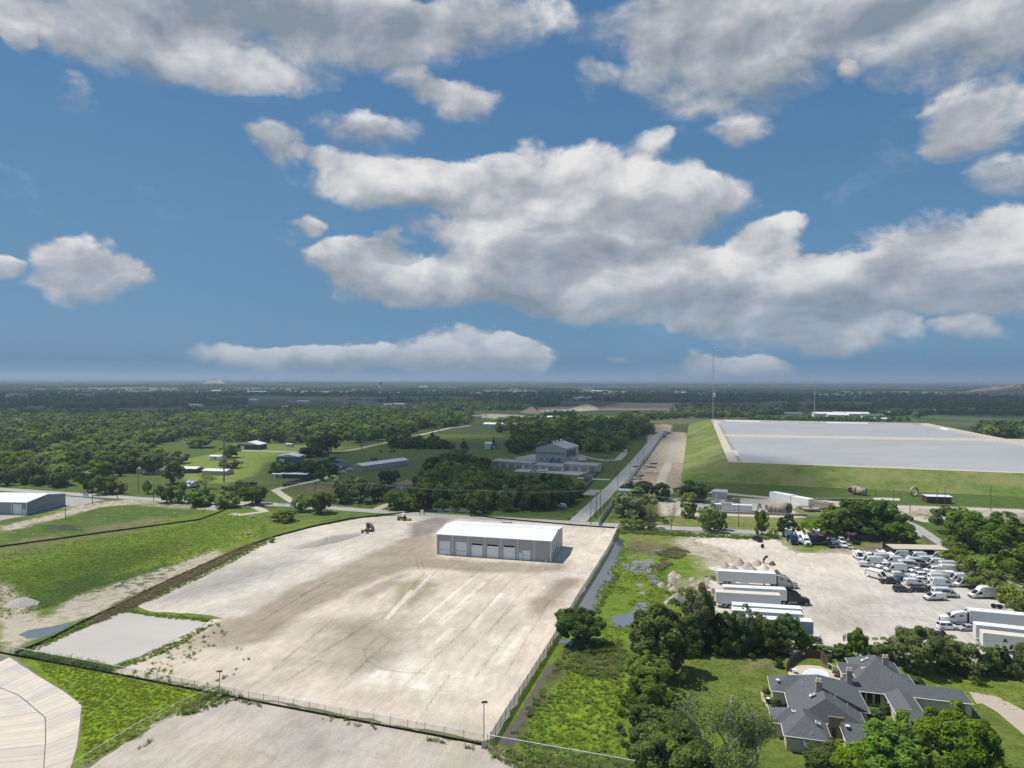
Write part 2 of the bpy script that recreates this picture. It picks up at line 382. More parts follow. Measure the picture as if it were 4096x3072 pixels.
# near and middle ground
paint([(-900,3072),(5000,3072),(5000,1990),(-900,1990)], GR, 6)                                   # all nearby grass
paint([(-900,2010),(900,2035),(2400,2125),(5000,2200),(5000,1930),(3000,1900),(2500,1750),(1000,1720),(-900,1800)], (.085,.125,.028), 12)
paint([(0,2190),(500,2110),(900,2040),(1050,2040),(1100,2180),(560,2350),(0,2480)], (.125,.185,.024), 5)    # left meadow
paint([(0,2290),(420,2200),(700,2170),(520,2300),(200,2420),(0,2470)], (.095,.150,.020), 9)
paint([(440,2290),(760,2200),(1040,2100),(1060,2130),(800,2250),(560,2330)], (.18,.245,.030), 8)
paint([(0,2170),(330,2120),(640,2090),(640,2110),(330,2165),(0,2240)], (.17,.145,.07), 8, .55)
paint([(0,2080),(180,2060),(450,2010),(560,1985),(900,2030),(640,2085),(300,2150),(0,2185)], (.090,.135,.026), 4, bare=.30)
paint([(0,2105),(160,2070),(330,2015),(520,1995),(600,2010),(400,2030),(250,2070),(100,2110),(0,2130)], (.36,.31,.22), 3, .75, bare=.75)
paint([(420,2000),(640,2003),(870,2030),(800,2040),(520,2020)], (.35,.31,.21), 3, .6, bare=.5)
paint([(180,2100),(300,2100),(310,2122),(190,2122)], (.05,.05,.045), 3, .8)
paint([(30,2170),(200,2140),(260,2150),(120,2175)], (.24,.18,.11), 3, .7)
paint([(350,2115),(600,2070),(690,2075),(480,2115),(360,2130)], (.25,.19,.13), 4, .5, bare=.3)
paint([(170,2480),(300,2385),(560,2300),(860,2200),(905,2222),(700,2318),(480,2410),(250,2560),(130,2600),(0,2640),(0,2430),(60,2440)], (.42,.375,.27), 3, .9, bare=.72)
paint([(0,2400),(180,2385),(260,2330),(420,2280),(430,2330),(210,2420),(160,2430)], (.060,.110,.030), 4, .8)
paint([(430,2310),(700,2250),(720,2290),(540,2340),(400,2360)], (.075,.125,.040), 3, .75)
paint([(0,2640),(60,2590),(260,2500),(480,2420),(700,2330),(900,2235),(1010,2190),(1015,2205),(800,2320),(560,2430),(330,2530),(100,2650)], (.095,.155,.030), 2, .9, bare=.15)   # ditch bank
paint([(540,2330),(700,2310),(900,2215),(1060,2150),(1075,2160),(880,2260),(640,2400),(400,2480),(330,2510),(420,2440)], (.125,.105,.075), 3, .85)      # brown reeds
paint([(0,2330),(180,2470),(190,2500),(30,2560),(0,2570)], (.42,.37,.26), 3, .8, bare=.8)
paint([(130,2640),(880,2750),(720,2850),(300,3072),(250,3072),(330,2830),(60,2620)], (.19,.27,.018), 3)               # bright sward by the channel
paint([(880,2750),(720,2850),(300,3072),(420,3072),(760,2850),(960,2770)], (.20,.20,.075), 3, .9, bare=.35)
# wet ground east of the yard
paint([(2480,2130),(2640,2130),(3000,2150),(2990,2250),(2800,2330),(2700,2420),(2500,2700),(2480,3072),(1960,3072),(2080,2940),(2180,2700),(2260,2480),(2330,2360)], (.150,.215,.028), 4)
paint([(2480,2120),(2800,2125),(3050,2150),(2960,2250),(2740,2230),(2560,2190)], (.19,.195,.06), 5, .8, bare=.25)
paint([(2030,2960),(2120,2830),(2200,2700),(2260,2560),(2290,2560),(2250,2700),(2150,2870),(2090,2990)], (.085,.068,.048), 2, .95)      # mud along the fence
paint([(2250,2590),(2330,2560),(2460,2570),(2490,2640),(2400,2690),(2300,2660)], (.085,.105,.035), 5, .8)
paint([(2160,2920),(2290,2720),(2480,2680),(2520,2800),(2480,3000),(2300,3000)], (.19,.275,.025), 8, .85)
paint([(2320,2300),(2700,2280),(2660,2440),(2420,2560),(2330,2470)], (.130,.190,.022), 6, .6)
paint([(2480,2200),(2530,2160),(2640,2180),(2760,2190),(2700,2230),(2560,2220)], (.13,.105,.075), 4, .7)
paint([(2670,2330),(2740,2310),(2870,2320),(2880,2370),(2780,2400),(2680,2390)], (.30,.27,.20), 3, .6, bare=.4)
# lawn of the big house
paint([(2680,2600),(3200,2600),(3400,2640),(4100,2690),(4300,3072),(3100,3072),(2690,2860),(2640,2760)], (.135,.175,.036), 3)
paint([(2960,2640),(3100,2640),(3110,2680),(2980,2680)], (.22,.19,.11), 4, .6)
paint([(3560,2660),(4096,2700),(4096,2860),(3700,2760)], (.165,.215,.030), 6, .8)
# shaded pasture beyond the road, farm plots and road verges
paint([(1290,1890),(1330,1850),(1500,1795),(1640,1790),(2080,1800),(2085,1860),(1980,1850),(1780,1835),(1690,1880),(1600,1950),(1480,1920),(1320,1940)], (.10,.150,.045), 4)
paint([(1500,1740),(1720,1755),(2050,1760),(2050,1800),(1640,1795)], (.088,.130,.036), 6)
paint([(720,1840),(930,1800),(1120,1790),(1260,1795),(1290,1830),(1060,1850),(1020,1900),(900,1935),(740,1930)], (.18,.23,.048), 4)
paint([(920,1775),(1060,1775),(1280,1785),(1470,1785),(1460,1800),(1240,1808),(930,1800)], (.155,.195,.045), 3)
paint([(1120,1940),(1330,1930),(1700,1990),(1660,2035),(1330,2020),(1140,1960)], (.095,.135,.035), 4)
paint([(1210,1945),(1320,1940),(1330,1965),(1250,1970)], (.20,.145,.09), 4, .7)
paint([(1050,2060),(1400,2040),(1680,2060),(1640,2080),(1400,2115),(1100,2180),(1040,2150)], (.105,.150,.030), 4)
paint([(1040,2090),(1300,2070),(1280,2110),(1100,2150)], (.15,.19,.035), 5, .8)
paint([(2280,1760),(2450,1800),(2400,1850),(2310,1830)], (.080,.115,.033), 4)
paint([(2340,1890),(2470,1830),(2480,1850),(2350,1980),(2330,1960)], (.085,.125,.030), 3)
paint([(2480,2110),(2700,2110),(2900,2120),(3200,2130),(3200,2060),(2880,2060),(2440,2075)], (.20,.215,.07), 3, .9, bare=.32)
paint([(2400,2110),(2450,2060),(2560,1900),(2540,1900),(2370,2110)], (.15,.19,.05), 2)
# pipe-yard construction strip and pale tracks beneath the dam
paint([(2470,1960),(2540,1870),(2600,1800),(2680,1755),(2690,1700),(2620,1695),(2600,1735),(2640,1725),(2745,1730),(2760,1760),(2765,1850),(2750,1910),(2700,1975),(2560,1990)], (.33,.262,.185), 3, .95, bare=.5)
paint([(2590,1740),(2735,1735),(2765,1790),(2750,1850),(2600,1850)], (.42,.35,.24), 4, .9, bare=.6)
paint([(2600,1700),(2900,1690),(2900,1680),(2600,1668),(2400,1670)], (.13,.14,.06), 4, .8, bare=.3)
paint([(2620,2000),(2800,1990),(3100,1995),(3300,2010),(4200,2040),(4200,2075),(3700,2075),(3560,2070),(3200,2060),(2640,2065)], (.40,.355,.27), 3, .92, bare=.72)
paint([(3160,2010),(3330,2010),(3350,2060),(3200,2068)], (.155,.185,.055), 2, .9, bare=.2)
paint([(3650,2055),(4200,2070),(4200,2200),(4000,2180),(3800,2100)], (.20,.185,.09), 4, .8, bare=.25)
paint([(3290,2195),(3560,2170),(3740,2210),(3700,2230),(3450,2230)], (.20,.165,.095), 3, .9, bare=.35)
paint([(4000,2125),(4200,2125),(4200,2190),(4040,2160)], (.12,.16,.035), 3)
paint([(2780,2130),(3120,2150),(3200,2200),(3460,2205),(3760,2225),(3900,2320),(4100,2470),(4400,2600),(4200,2690),(3500,2625),(3200,2615),(2900,2500),(2790,2420),(2800,2340),(2840,2290),(2800,2240),(2700,2180)], (.40,.36,.28), 7, .9, bare=.62, wob=5)
paint([(240,3140),(620,2890),(760,2820),(950,2775),(1700,2925),(2020,2995),(2450,3120)], (.26,.235,.18), 3, .9, bare=.5, wob=1.5)
paint([(470,2690),(520,2650),(700,2550),(860,2470),(930,2480),(980,2760),(880,2775)], (.36,.32,.24), 3, .9, bare=.5, wob=1.5)
# far clearings
for pg, c in (([(2350,1640),(2720,1640),(2700,1612),(2480,1612)], (.36,.28,.19)), ([(2150,1650),(2350,1640),(2350,1625),(2160,1630)], (.34,.29,.23)), ([(1900,1668),(2180,1690),(2180,1665),(1950,1655)], (.36,.33,.28)),
              ([(2300,1672),(2950,1672),(2950,1662),(2300,1665)], (.20,.165,.115)), ([(3620,1668),(4300,1700),(4300,1665),(3700,1660)], (.085,.12,.045)), ([(960,1645),(1400,1640),(1400,1605),(1000,1600)], (.095,.115,.05)),
              ([(3000,1680),(3660,1690),(3660,1672),(3000,1668)], (.10,.14,.05)), ([(600,1640),(900,1640),(900,1625),(640,1625)], (.09,.11,.05))):
    paint(pg, c, 25, .9, wob=8)
def ground_mesh():
    ny, nx = X.shape; me = bpy.data.meshes.new('ground')
    co = np.stack([X, Y, RELIEF], -1).reshape(-1, 3)
    i = (np.arange(ny-1)[:, None]*nx+np.arange(nx-1)[None, :]).ravel(); q = np.stack([i, i+1, i+nx+1, i+nx], -1).astype(np.int32)
    me.vertices.add(len(co)); me.vertices.foreach_set('co', co.astype(np.float32).ravel())
    me.loops.add(q.size); me.loops.foreach_set('vertex_index', q.ravel()); me.polygons.add(len(q))
    me.polygons.foreach_set('loop_start', np.arange(0, q.size, 4, dtype=np.int32)); me.update(calc_edges=True)
    a = me.attributes.new('gcol', 'FLOAT_COLOR', 'POINT'); a.data.foreach_set('color', np.concatenate([GC, np.ones(GC.shape[:2]+(1,))], -1).astype(np.float32).ravel())
    b = me.attributes.new('bare', 'FLOAT', 'POINT'); b.data.foreach_set('value', BARE.astype(np.float32).ravel())
    return me
def attr(t, name, out='Color'):
    n = t.node('ShaderNodeAttribute'); n.attribute_name = name; return n.outputs[out]
gm = bpy.data.materials.new('meadow_ground'); gm.use_nodes = True
def build_ground_mat():
    t = NT(gm.node_tree); b = gm.node_tree.nodes['Principled BSDF']; tc = t.node('ShaderNodeTexCoord').outputs['Object']
    c = attr(t, 'gcol'); n1 = t.noise(tc, 1.1, 7, .74); n2 = t.noise(tc, .07, 6, .68); n3 = t.noise(t.vm('ADD', tc, (31, 7, 0)), .16, 5, .7)
    c = t.mix(1.0, c, t.mix(n1, (.30, .36, .36), (1.55, 1.50, 1.45)), 'MULTIPLY')
    c = t.mix(1.0, c, t.mix(n2, (.70, .80, .8), (1.30, 1.2, 1.2)), 'MULTIPLY')
    n6 = t.noise(t.vm('ADD', tc, (5, 77, 0)), .27, 7, .72); c = t.mix(1.0, c, t.mix(t.ss(n6, .25, .75), (.62, .66, .68), (1.38, 1.33, 1.3)), 'MULTIPLY')
    c = t.mix(t.ss(n3, .60, .80, 0, .5), c, t.mix(1.0, c, (1.75, 1.35, 1.9), 'MULTIPLY'))
    bm = t.m('ADD', attr(t, 'bare', 'Fac'), t.m('MULTIPLY', t.m('SUBTRACT', t.noise(tc, .35, 7, .7), .5), 2.2))
    c = t.mix(t.ss(bm, .52, .70), c, t.mix(n1, (.36, .315, .235), (.58, .525, .42)))
    t.put(b.inputs['Base Color'], c); b.inputs['Roughness'].default_value = .95; b.inputs['Specular IOR Level'].default_value = .1
    bp = t.node('ShaderNodeBump'); bp.inputs['Strength'].default_value = .9; bp.inputs['Distance'].default_value = .35
    t.l.new(n1, bp.inputs['Height']); t.l.new(bp.outputs[0], b.inputs['Normal'])
build_ground_mat()
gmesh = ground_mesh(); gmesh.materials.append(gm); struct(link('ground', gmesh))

# ------------------------------------------------------------------ sheets laid on the ground
def fill(outline, grid, z):
    """triangulate an outline with inner grid points so that it can carry vertex paint"""
    V = [Vector((p.x, p.y)) for p in outline]; n = len(V)
    xs = np.arange(min(p.x for p in V)+grid*.6, max(p.x for p in V), grid); ys = np.arange(min(p.y for p in V)+grid*.6, max(p.y for p in V), grid)
    XX, YY = np.meshgrid(xs, ys); k = polydist(XX.ravel(), YY.ravel(), [(p.x, p.y) for p in V]) < -grid*.45
    pts = np.stack([XX.ravel()[k], YY.ravel()[k]], -1)
    r = delaunay_2d_cdt(V+[Vector(p) for p in pts.tolist()], [(i, (i+1) % n) for i in range(n)], [list(range(n))], 1, 1e-4)
    me = bpy.data.meshes.new('sheet'); me.from_pydata([(p.x, p.y, z) for p in r[0]], [], r[2]); me.update()
    return me
def flat(name, px, z, m, step=3.0, amp=.5, sd=1, world=None, parent=None):
    o = jag(world or pxpoly(px), step, amp, sd); mb = MB(); n = len(o)
    r = delaunay_2d_cdt([Vector((p.x, p.y)) for p in o], [(i, (i+1) % n) for i in range(n)], [list(range(n))], 1, 1e-4)
    me = bpy.data.meshes.new(name); me.from_pydata([(p.x, p.y, z) for p in r[0]], [], r[2]); me.update(); me.materials.append(m)
    if len(me.polygons) and me.polygons[0].normal.z < 0: me.flip_normals()
    return struct(link(name, me, parent))
def soilmat(name, stretch=True):
    """pale crushed stone; vertex paint carries the soil's own colours, noise the grain and the scraped streaks"""
    m = bpy.data.materials.new(name); m.use_nodes = True; t = NT(m.node_tree); b = m.node_tree.nodes['Principled BSDF']
    tc = t.node('ShaderNodeTexCoord').outputs['Object']
    rot = t.node('ShaderNodeMapping'); rot.inputs['Rotation'].default_value = (0, 0, -AX); t.l.new(tc, rot.inputs['Vector'])
    st = t.vm('MULTIPLY', rot.outputs[0], (1.0, .30, 1.0)) if stretch else tc
    c = attr(t, 'scol'); n1 = t.noise(tc, 2.6, 5, .75); n2 = t.noise(st, .55, 8, .74); n3 = t.noise(tc, .05, 6, .66); n4 = t.noise(tc, .22, 7, .74); n5 = t.noise(t.vm('ADD', tc, (9, 4, 0)), .5, 7, .75)
    c = t.mix(1.0, c, t.mix(n1, (.70,)*3, (1.30,)*3), 'MULTIPLY'); c = t.mix(1.0, c, t.mix(t.ss(n2, .30, .70), (.85, .84, .825), (1.12, 1.12, 1.12)), 'MULTIPLY')
    c = t.mix(1.0, c, t.mix(t.ss(n3, .3, .7), (.84, .83, .81), (1.12, 1.12, 1.12)), 'MULTIPLY')
    c = t.mix(t.ss(n5, .56, .74, 0, .55), c, t.mix(1.0, c, (.80, .76, .71), 'MULTIPLY')); c = t.mix(t.ss(n4, .58, .75, 0, .5), c, t.mix(1.0, c, (1.22, 1.23, 1.24), 'MULTIPLY'))
    w = t.m('ADD', attr(t, 'mark', 'Fac'), t.m('MULTIPLY', t.m('SUBTRACT', n4, .5), 1.1))
    c = t.mix(t.ss(w, .35, 1.15, 0, .75), c, t.mix(1.0, c, (.60, .545, .49), 'MULTIPLY'))
    t.put(b.inputs['Base Color'], c); b.inputs['Roughness'].default_value = .95; b.inputs['Specular IOR Level'].default_value = .12
    bp = t.node('ShaderNodeBump'); bp.inputs['Strength'].default_value = .5; bp.inputs['Distance'].default_value = .12
    t.l.new(n2, bp.inputs['Height']); t.l.new(bp.outputs[0], b.inputs['Normal']); return m
YARDM = soilmat('crushed_stone')
def soil(name, px, z, grid, base, layers, marks, amp=.4, sd=2, step=2.0):
    me = fill(jag(pxpoly(px), step, amp, sd), grid, z); n = len(me.vertices); co = np.zeros(n*3, np.float32); me.vertices.foreach_get('co', co); co = co.reshape(-1, 3)
    xx, yy = co[:, 0].astype(float), co[:, 1].astype(float); C = np.tile(np.array(base), (n, 1)); Mk = np.zeros(n)
    for pg, c, soft, amt, wob in layers:
        d = polydist(xx, yy, pxpoly(pg))+(fbm(xx, yy, 6, 3)-.5)*2*wob; w = (np.clip(.5-d/soft, 0, 1)*amt)[:, None]; C = C*(1-w)+np.array(c)*w
    for ln, wid, amt in marks:
        d = linedist(xx, yy, pxpoly(ln) if not hasattr(ln[0], 'x') else ln)+(fbm(xx, yy, 3, 2)-.5)*wid*.4; Mk = np.maximum(Mk, np.clip(1.2-d/wid, 0, 1)*amt)
    a = me.attributes.new('scol', 'FLOAT_COLOR', 'POINT'); a.data.foreach_set('color', np.concatenate([C, np.ones((n, 1))], -1).astype(np.float32).ravel())
    a = me.attributes.new('mark', 'FLOAT', 'POINT'); a.data.foreach_set('value', Mk.astype(np.float32))
    if me.polygons[0].normal.z < 0: me.flip_normals()
    me.materials.append(YARDM); return struct(link(name, me))
def arc(u, v, r, a0, a1, n=14):
    c = G(u, v); return [c+Vector((math.cos(math.radians(a0+(a1-a0)*i/n))*r, math.sin(math.radians(a0+(a1-a0)*i/n))*r, 0)) for i in range(n+1)]
YARD = [(462,2694),(505,2660),(700,2560),(850,2480),(905,2475),(840,2462),(600,2445),(505,2415),(560,2385),(720,2310),(900,2225),(1100,2150),(1250,2110),(1450,2072),(1600,2062),(1690,2050),(1780,2066),(2050,2078),(2300,2100),(2472,2112),(2440,2190),(2380,2290),(2310,2400),(2240,2520),(2190,2610),(2110,2740),(2050,2840),(1985,2950),(1935,2965),(1700,2920),(1400,2862),(1100,2803),(880,2770)]
YC, YGR, YBR, YDK, YWH = (.545,.480,.395), (.50,.462,.402), (.30,.255,.198), (.30,.275,.25), (.76,.725,.66)
ylay = [([(505,2415),(720,2310),(1100,2150),(1450,2072),(1690,2055),(1780,2075),(1650,2140),(1420,2240),(1180,2350),(1000,2455),(905,2475),(600,2445)], YGR, 3, .95, 1.0),
        ([(1050,2320),(1300,2200),(1560,2120),(1640,2100),(1500,2180),(1250,2280),(1100,2360),(900,2440),(700,2430),(800,2370)], (.60,.56,.49), 8, .7, 2),
        ([(640,2390),(900,2290),(1150,2230),(1250,2240),(1000,2340),(760,2410)], (.33,.318,.305), 12, .85, 2),
        ([(900,2480),(1000,2455),(1190,2345),(1430,2235),(1660,2135),(1730,2100),(1745,2130),(1760,2230),(1900,2245),(2200,2260),(2300,2230),(2260,2290),(1900,2290),(1650,2270),(1480,2330),(1250,2440),(1060,2560),(900,2600),(700,2590)], YBR, 4, .9, 1.5),
        ([(1640,2095),(1740,2070),(1820,2075),(1750,2125),(1680,2150),(1640,2145)], (.20,.185,.165), 4, .85, 1.5),
        ([(1560,2330),(1680,2310),(1760,2340),(1640,2440),(1600,2420)], (.27,.235,.15), 5, .85, 1.5),
        ([(1420,2380),(1600,2290),(1640,2300),(1480,2400)], (.29,.245,.20), 3, .8, 1.5),
        ([(2130,2400),(2260,2300),(2330,2310),(2230,2420),(2120,2470)], (.27,.225,.18), 4, .9, 2),
        ([(2180,2290),(2340,2270),(2350,2310),(2200,2310)], (.55,.52,.485), 5, .7, 1.5),
        ([(1320,2480),(1500,2470),(1660,2490),(1640,2560),(1560,2640),(1420,2640),(1280,2580)], (.29,.25,.205), 14, .85, 3),
        ([(1150,2640),(1420,2640),(1560,2640),(1450,2700),(1230,2690)], (.36,.315,.26), 14, .7, 2),
        ([(1500,2740),(1640,2620),(1700,2640),(1660,2740)], YWH, 8, .8, 2), ([(1400,2740),(1460,2690),(1580,2700),(1530,2745)], (.62,.57,.49), 1.2, .9, .15), ([(1454,2729),(1508,2681),(1563,2685),(1542,2736)], YWH, 1.0, .9, .15), ([(1641,2753),(1678,2729),(1722,2736),(1712,2763)], YWH, 1.0, .9, .15),
        ([(560,2600),(820,2560),(980,2640),(800,2740),(560,2740)], (.50,.44,.35), 8, .7, 2.5),
        ([(880,2720),(1080,2700),(1180,2720),(1000,2790)], (.40,.35,.29), 6, .7, 2), ([(1750,2800),(1840,2785),(1880,2795),(1790,2815)], (.36,.31,.25), 3, .7, 1),
        ([(1700,2430),(2000,2440),(2120,2500),(2040,2760),(1850,2900),(1600,2860),(1760,2700)], (.575,.515,.43), 14, .7, 3),
        ([(2260,2150),(2460,2125),(2400,2230),(2270,2260)], (.60,.55,.46), 8, .7, 2)]
for _a, _b, _w in (((1660,2490),(1880,2312),14),((1745,2498),(1930,2330),16),((1535,2474),(1640,2360),14),((1870,2508),(2000,2370),18),((1600,2420),(1720,2300),10),((1980,2660),(2100,2500),18),((1700,2600),(1800,2510),16)):
    ylay.append(([_a, _b, (_b[0]+_w, _b[1]+2), (_a[0]+_w*1.6, _a[1]+3)], YWH, 1.0, .6, .2))
ymk = []
for i, (a, b) in enumerate([((1530,2475),(1700,2290)),((1560,2476),(1745,2285)),((1665,2490),(1930,2270)),((1750,2500),(1990,2300)),((1870,2510),(2060,2300)),((1960,2520),(2120,2330)),((1240,2640),(1500,2480)),((1380,2720),(1560,2560)),((1090,2680),(1330,2480)),((1840,2640),(2060,2420)),((1900,2710),(2080,2480)),((1620,2740),(1880,2500)),((1660,2900),(1800,2700)),((2020,2700),(2200,2400)),((1150,2720),(1280,2640)),((1260,2250),(1420,2160)),((1200,2420),(1500,2270)),((1050,2480),(1300,2330)),((1170,2400),(1460,2250))]):
    ymk.append(([a, b], .55, 1.0))
for a, b in (((1400,2480),(1980,2520)),((1380,2530),(1880,2590)),((1220,2640),(1720,2700)),((1460,2738),(1810,2768)),((1330,2580),(1780,2640)),((1100,2770),(1680,2840)),((1250,2680),(1600,2720))): ymk.append(([a, b], .45, .72))
ymk += [([(1664,2238),(1677,2278)], .6, .95), ([(1684,2240),(1697,2278)], .6, .95), ([(1650,2262),(1690,2268),(1730,2262),(1750,2250)], .5, .9), (arc(1690,2595,11, 120, 330), .45, .8), (arc(1690,2595,12.6, 100, 300), .5, .95), (arc(1640,2520,7, 90, 260), .5, .95), (arc(1330,2240,9,-30,140), .3, .5), (arc(1150,2300,10,150,320), .35, .5), (arc(1000,2370,8,180,330), .35, .5)]
soil('dirt_yard', YARD, .03, .55, YC, ylay, ymk)
scrapes_lot = [([G(700+90*i, 2990-20*(i % 3)), G(900+110*i, 3020+12*(i % 4))], .6, .6) for i in range(9)]
LOT = [(300,3120),(620,2900),(760,2830),(950,2785),(1100,2815),(1400,2876),(1700,2935),(1900,2985),(2010,3010),(2250,3072),(2400,3120)]
soil('gravel_lot', LOT, .035, .7, (.43,.390,.335), [([(800,2860),(1200,2900),(1500,2960),(1600,3072),(1000,3072),(700,3000)], (.50,.45,.385), 12, .7, 3), ([(1150,2880),(1420,2900),(1460,2990),(1250,3040),(1100,2960)], (.31,.295,.28), 9, .75, 3), ([(860,2810),(1100,2830),(1000,2880),(840,2850)], (.34,.325,.31), 5, .7, 2), ([(1700,2960),(2000,3020),(2100,3072),(1700,3072)], (.47,.43,.37), 8, .7, 2)], [([(700,2990),(1500,3060)], 1.2, .35), ([(900,2900),(1700,3010)], .9, .35)]+scrapes_lot, amp=.8, sd=5)
_rm = random.Random(21)
def scrapes(u0, u1, v0, v1, n, spread=.5):
    out = []
    for _ in range(n):
        u, v = _rm.uniform(u0, u1), _rm.uniform(v0, v1); p = G(u, v); a = _rm.choice((0.0, -.3, .25, 1.2))+_rm.uniform(-spread, spread); L = _rm.uniform(5, 22); k = _rm.uniform(-.04, .04)
        out.append(([p+Vector((math.cos(a+k*i)*L*i/5, math.sin(a+k*i)*L*i/5, 0)) for i in range(6)], _rm.uniform(.4, .9), _rm.uniform(.45, .8)))
    return out
TLOT = [(2900,2140),(3100,2160),(3180,2215),(3460,2215),(3500,2225),(3760,2240),(3830,2290),(3960,2380),(4060,2450),(4200,2500),(4300,2620),(4100,2660),(3800,2620),(3500,2610),(3260,2600),(3100,2560),(2900,2470),(2820,2410),(2830,2350),(2880,2300),(2840,2270),(2960,2240),(2900,2195),(2780,2165)]
soil('truck_lot', TLOT, .03, .7, (.55,.50,.43), [([(3100,2330),(3600,2330),(3700,2480),(3600,2570),(3200,2560)], (.47,.44,.40), 14, .7, 3), ([(3200,2420),(3450,2400),(3520,2500),(3300,2520)], (.40,.37,.335), 9, .65, 3), ([(3550,2380),(4096,2400),(4096,2640),(3600,2600)], (.46,.44,.41), 8, .7, 2), ([(2850,2150),(3100,2170),(3300,2230),(3300,2290),(3000,2260)], (.61,.56,.48), 8, .7, 2), ([(3520,2230),(3900,2330),(4000,2440),(3640,2420)], (.43,.415,.39), 6, .7, 2)],
     [(arc(3420,2365,9,-60,80), .4, .5), (arc(3440,2365,11,-70,60), .4, .5), (arc(3280,2430,13,60,250), .45, .6), (arc(3200,2440,17,80,240), .45, .5), ([(3150,2330),(3420,2480)], .5, .45), ([(3250,2310),(3520,2450)], .5, .45), ([(3000,2200),(3500,2250)], .6, .35), (arc(3480,2520,12,140,300), .4, .5)]+scrapes(2950,3950,2200,2600,70), amp=1.4, sd=6)
# concrete and asphalt
ASPH = mat('sun_bleached_asphalt', (.36,.345,.325), .92, .12, .35, dirt=(.29,.28,.265), dirtamt=.3)
ASPD = mat('grey_chipseal', (.34,.335,.325), .92, .14, .35, dirt=(.36,.34,.31), dirtamt=.25)
TRACK = mat('pale_dirt_track', (.46,.41,.33), .95, .16, .5)
GRAV = mat('grey_gravel', (.32,.31,.295), .95, .16, .6, dirt=(.40,.37,.32), dirtamt=.3)
DRV = mat('tan_concrete_drive', (.42,.36,.285), .9, .10, .6)
def ribbon(name, px, width, z, m, step=4.0, amp=.25, sd=3, world=None):
    p = jag(world or pxpoly(px), step, 0, sd, closed=False); rnd = random.Random(sd); L = []; R = []
    for i, q in enumerate(p):
        t = (p[min(i+1, len(p)-1)]-p[max(i-1, 0)]).normalized(); n = Vector((-t.y, t.x, 0))
        L.append(q+n*(width/2+rnd.uniform(-amp, amp))); R.append(q-n*(width/2+rnd.uniform(-amp, amp)))
    mb = MB(); k = len(p)
    mb.add([(v.x, v.y, z) for v in L]+[(v.x, v.y, z) for v in R], [(k+i, k+i+1, i+1, i) for i in range(k-1)])
    return struct(obj(name, mb, m))
MAINR = [(-700,1905),(0,1957),(420,1985),(640,2000),(1000,2013),(1250,2026),(1500,2045),(1750,2062),(2050,2078),(2300,2093),(2480,2102),(2700,2113),(3000,2128),(3300,2143),(3600,2160),(3660,2150),(3760,2115),(4000,2040)]
MAINR = MAINR[:14]
ribbon('main_road', MAINR, 7.6, .05, ASPH)
ribbon('side_road', [(2310,2085),(2390,2010),(2470,1930),(2540,1850),(2590,1790),(2620,1750),(2645,1728),(2620,1722)], 7.4, .054, ASPD)
ribbon('east_road', [(3560,2066),(3640,2100),(3720,2155),(3800,2200),(3900,2270),(4050,2350),(4300,2460)], 7.0, .058, ASPH)
ribbon('east_road_mouth', [(3640,2068),(3700,2085),(4000,2050),(4300,2045)], 6.0, .050, TRACK)
ribbon('crossing_lane', [(4010,2050),(4300,2052)], 5.5, .046, ASPH)
ribbon('house_drive', [(3890,2790),(3960,2800),(4050,2850),(4150,2930),(4300,3060)], 5.5, .03, DRV, amp=.05)
ribbon('pump_station_drive', [(2500,1810),(2470,1840),(2420,1842),(2380,1836),(2320,1822)], 5.5, .05, GRAV)
ribbon('storage_drive', [(2440,1919),(2370,1916),(2310,1912)], 5.0, .046, TRACK)
ribbon('gate_turnout', [(2350,1980),(2385,1960)], 7.0, .044, GRAV)
ribbon('farm_lane', [(1235,2036),(1160,2000),(1100,1960),(1150,1945),(1260,1925),(1340,1900)], 4.2, .04, TRACK)
ribbon('meadow_lane', [(890,1803),(1000,1803),(1180,1808),(1280,1811),(1390,1803),(1440,1793),(1500,1780),(1600,1760),(1700,1735),(1800,1712),(1880,1703)], 4.5, .04, TRACK)
ribbon('wood_lane', [(1500,2040),(1545,2020),(1570,2012)], 4.5, .04, TRACK)
ribbon('field_lane', [(960,2014),(1020,2028),(1060,2046),(960,2060),(920,2055)], 4.0, .04, TRACK)
ribbon('construction_track', [(2640,1935),(2662,1880),(2685,1820),(2692,1780),(2690,1745)], 5.6, .045, mat('grey_packed_base', (.40,.36,.305), .95, .15, .6))
ribbon('dam_foot_track', [(2600,1960),(2800,1965),(3060,1990),(3300,2005),(3560,2028),(3900,2036),(4300,2055)], 5.5, .045, TRACK)
ribbon('pipe_yard_loop', [(3300,2006),(3180,2012),(3140,2035),(3160,2060),(3200,2068),(3000,2062),(2700,2052)], 6.0, .040, TRACK)
flat('pipe_yard', [(2780,1995),(3060,1998),(3120,2020),(3120,2062),(2800,2050),(2720,2030)], .036, GRAV)
flat('storage_apron', [(2060,1880),(2120,1868),(2390,1880),(2310,1902),(2230,1895),(2060,1886)], .05, mat('apron_concrete', (.46,.44,.40), .9, .08, .6))
flat('pump_station_apron', [(2060,1830),(2150,1815),(2330,1820),(2350,1840),(2280,1848),(2070,1838)], .045, GRAV)
flat('left_lot', [(-500,2110),(0,2082),(120,2060),(270,2030),(420,2000),(240,1982),(-500,1950)], .04, GRAV)
flat('tower_pad', [(3500,1990),(3600,1994),(3600,2003),(3480,1999)], .05, CONC)
flat('house_yard_path', [(3040,2755),(3050,2750),(3056,2790),(3075,2825),(3068,2830),(3046,2800)], .04, DRV, 1.0, .02)
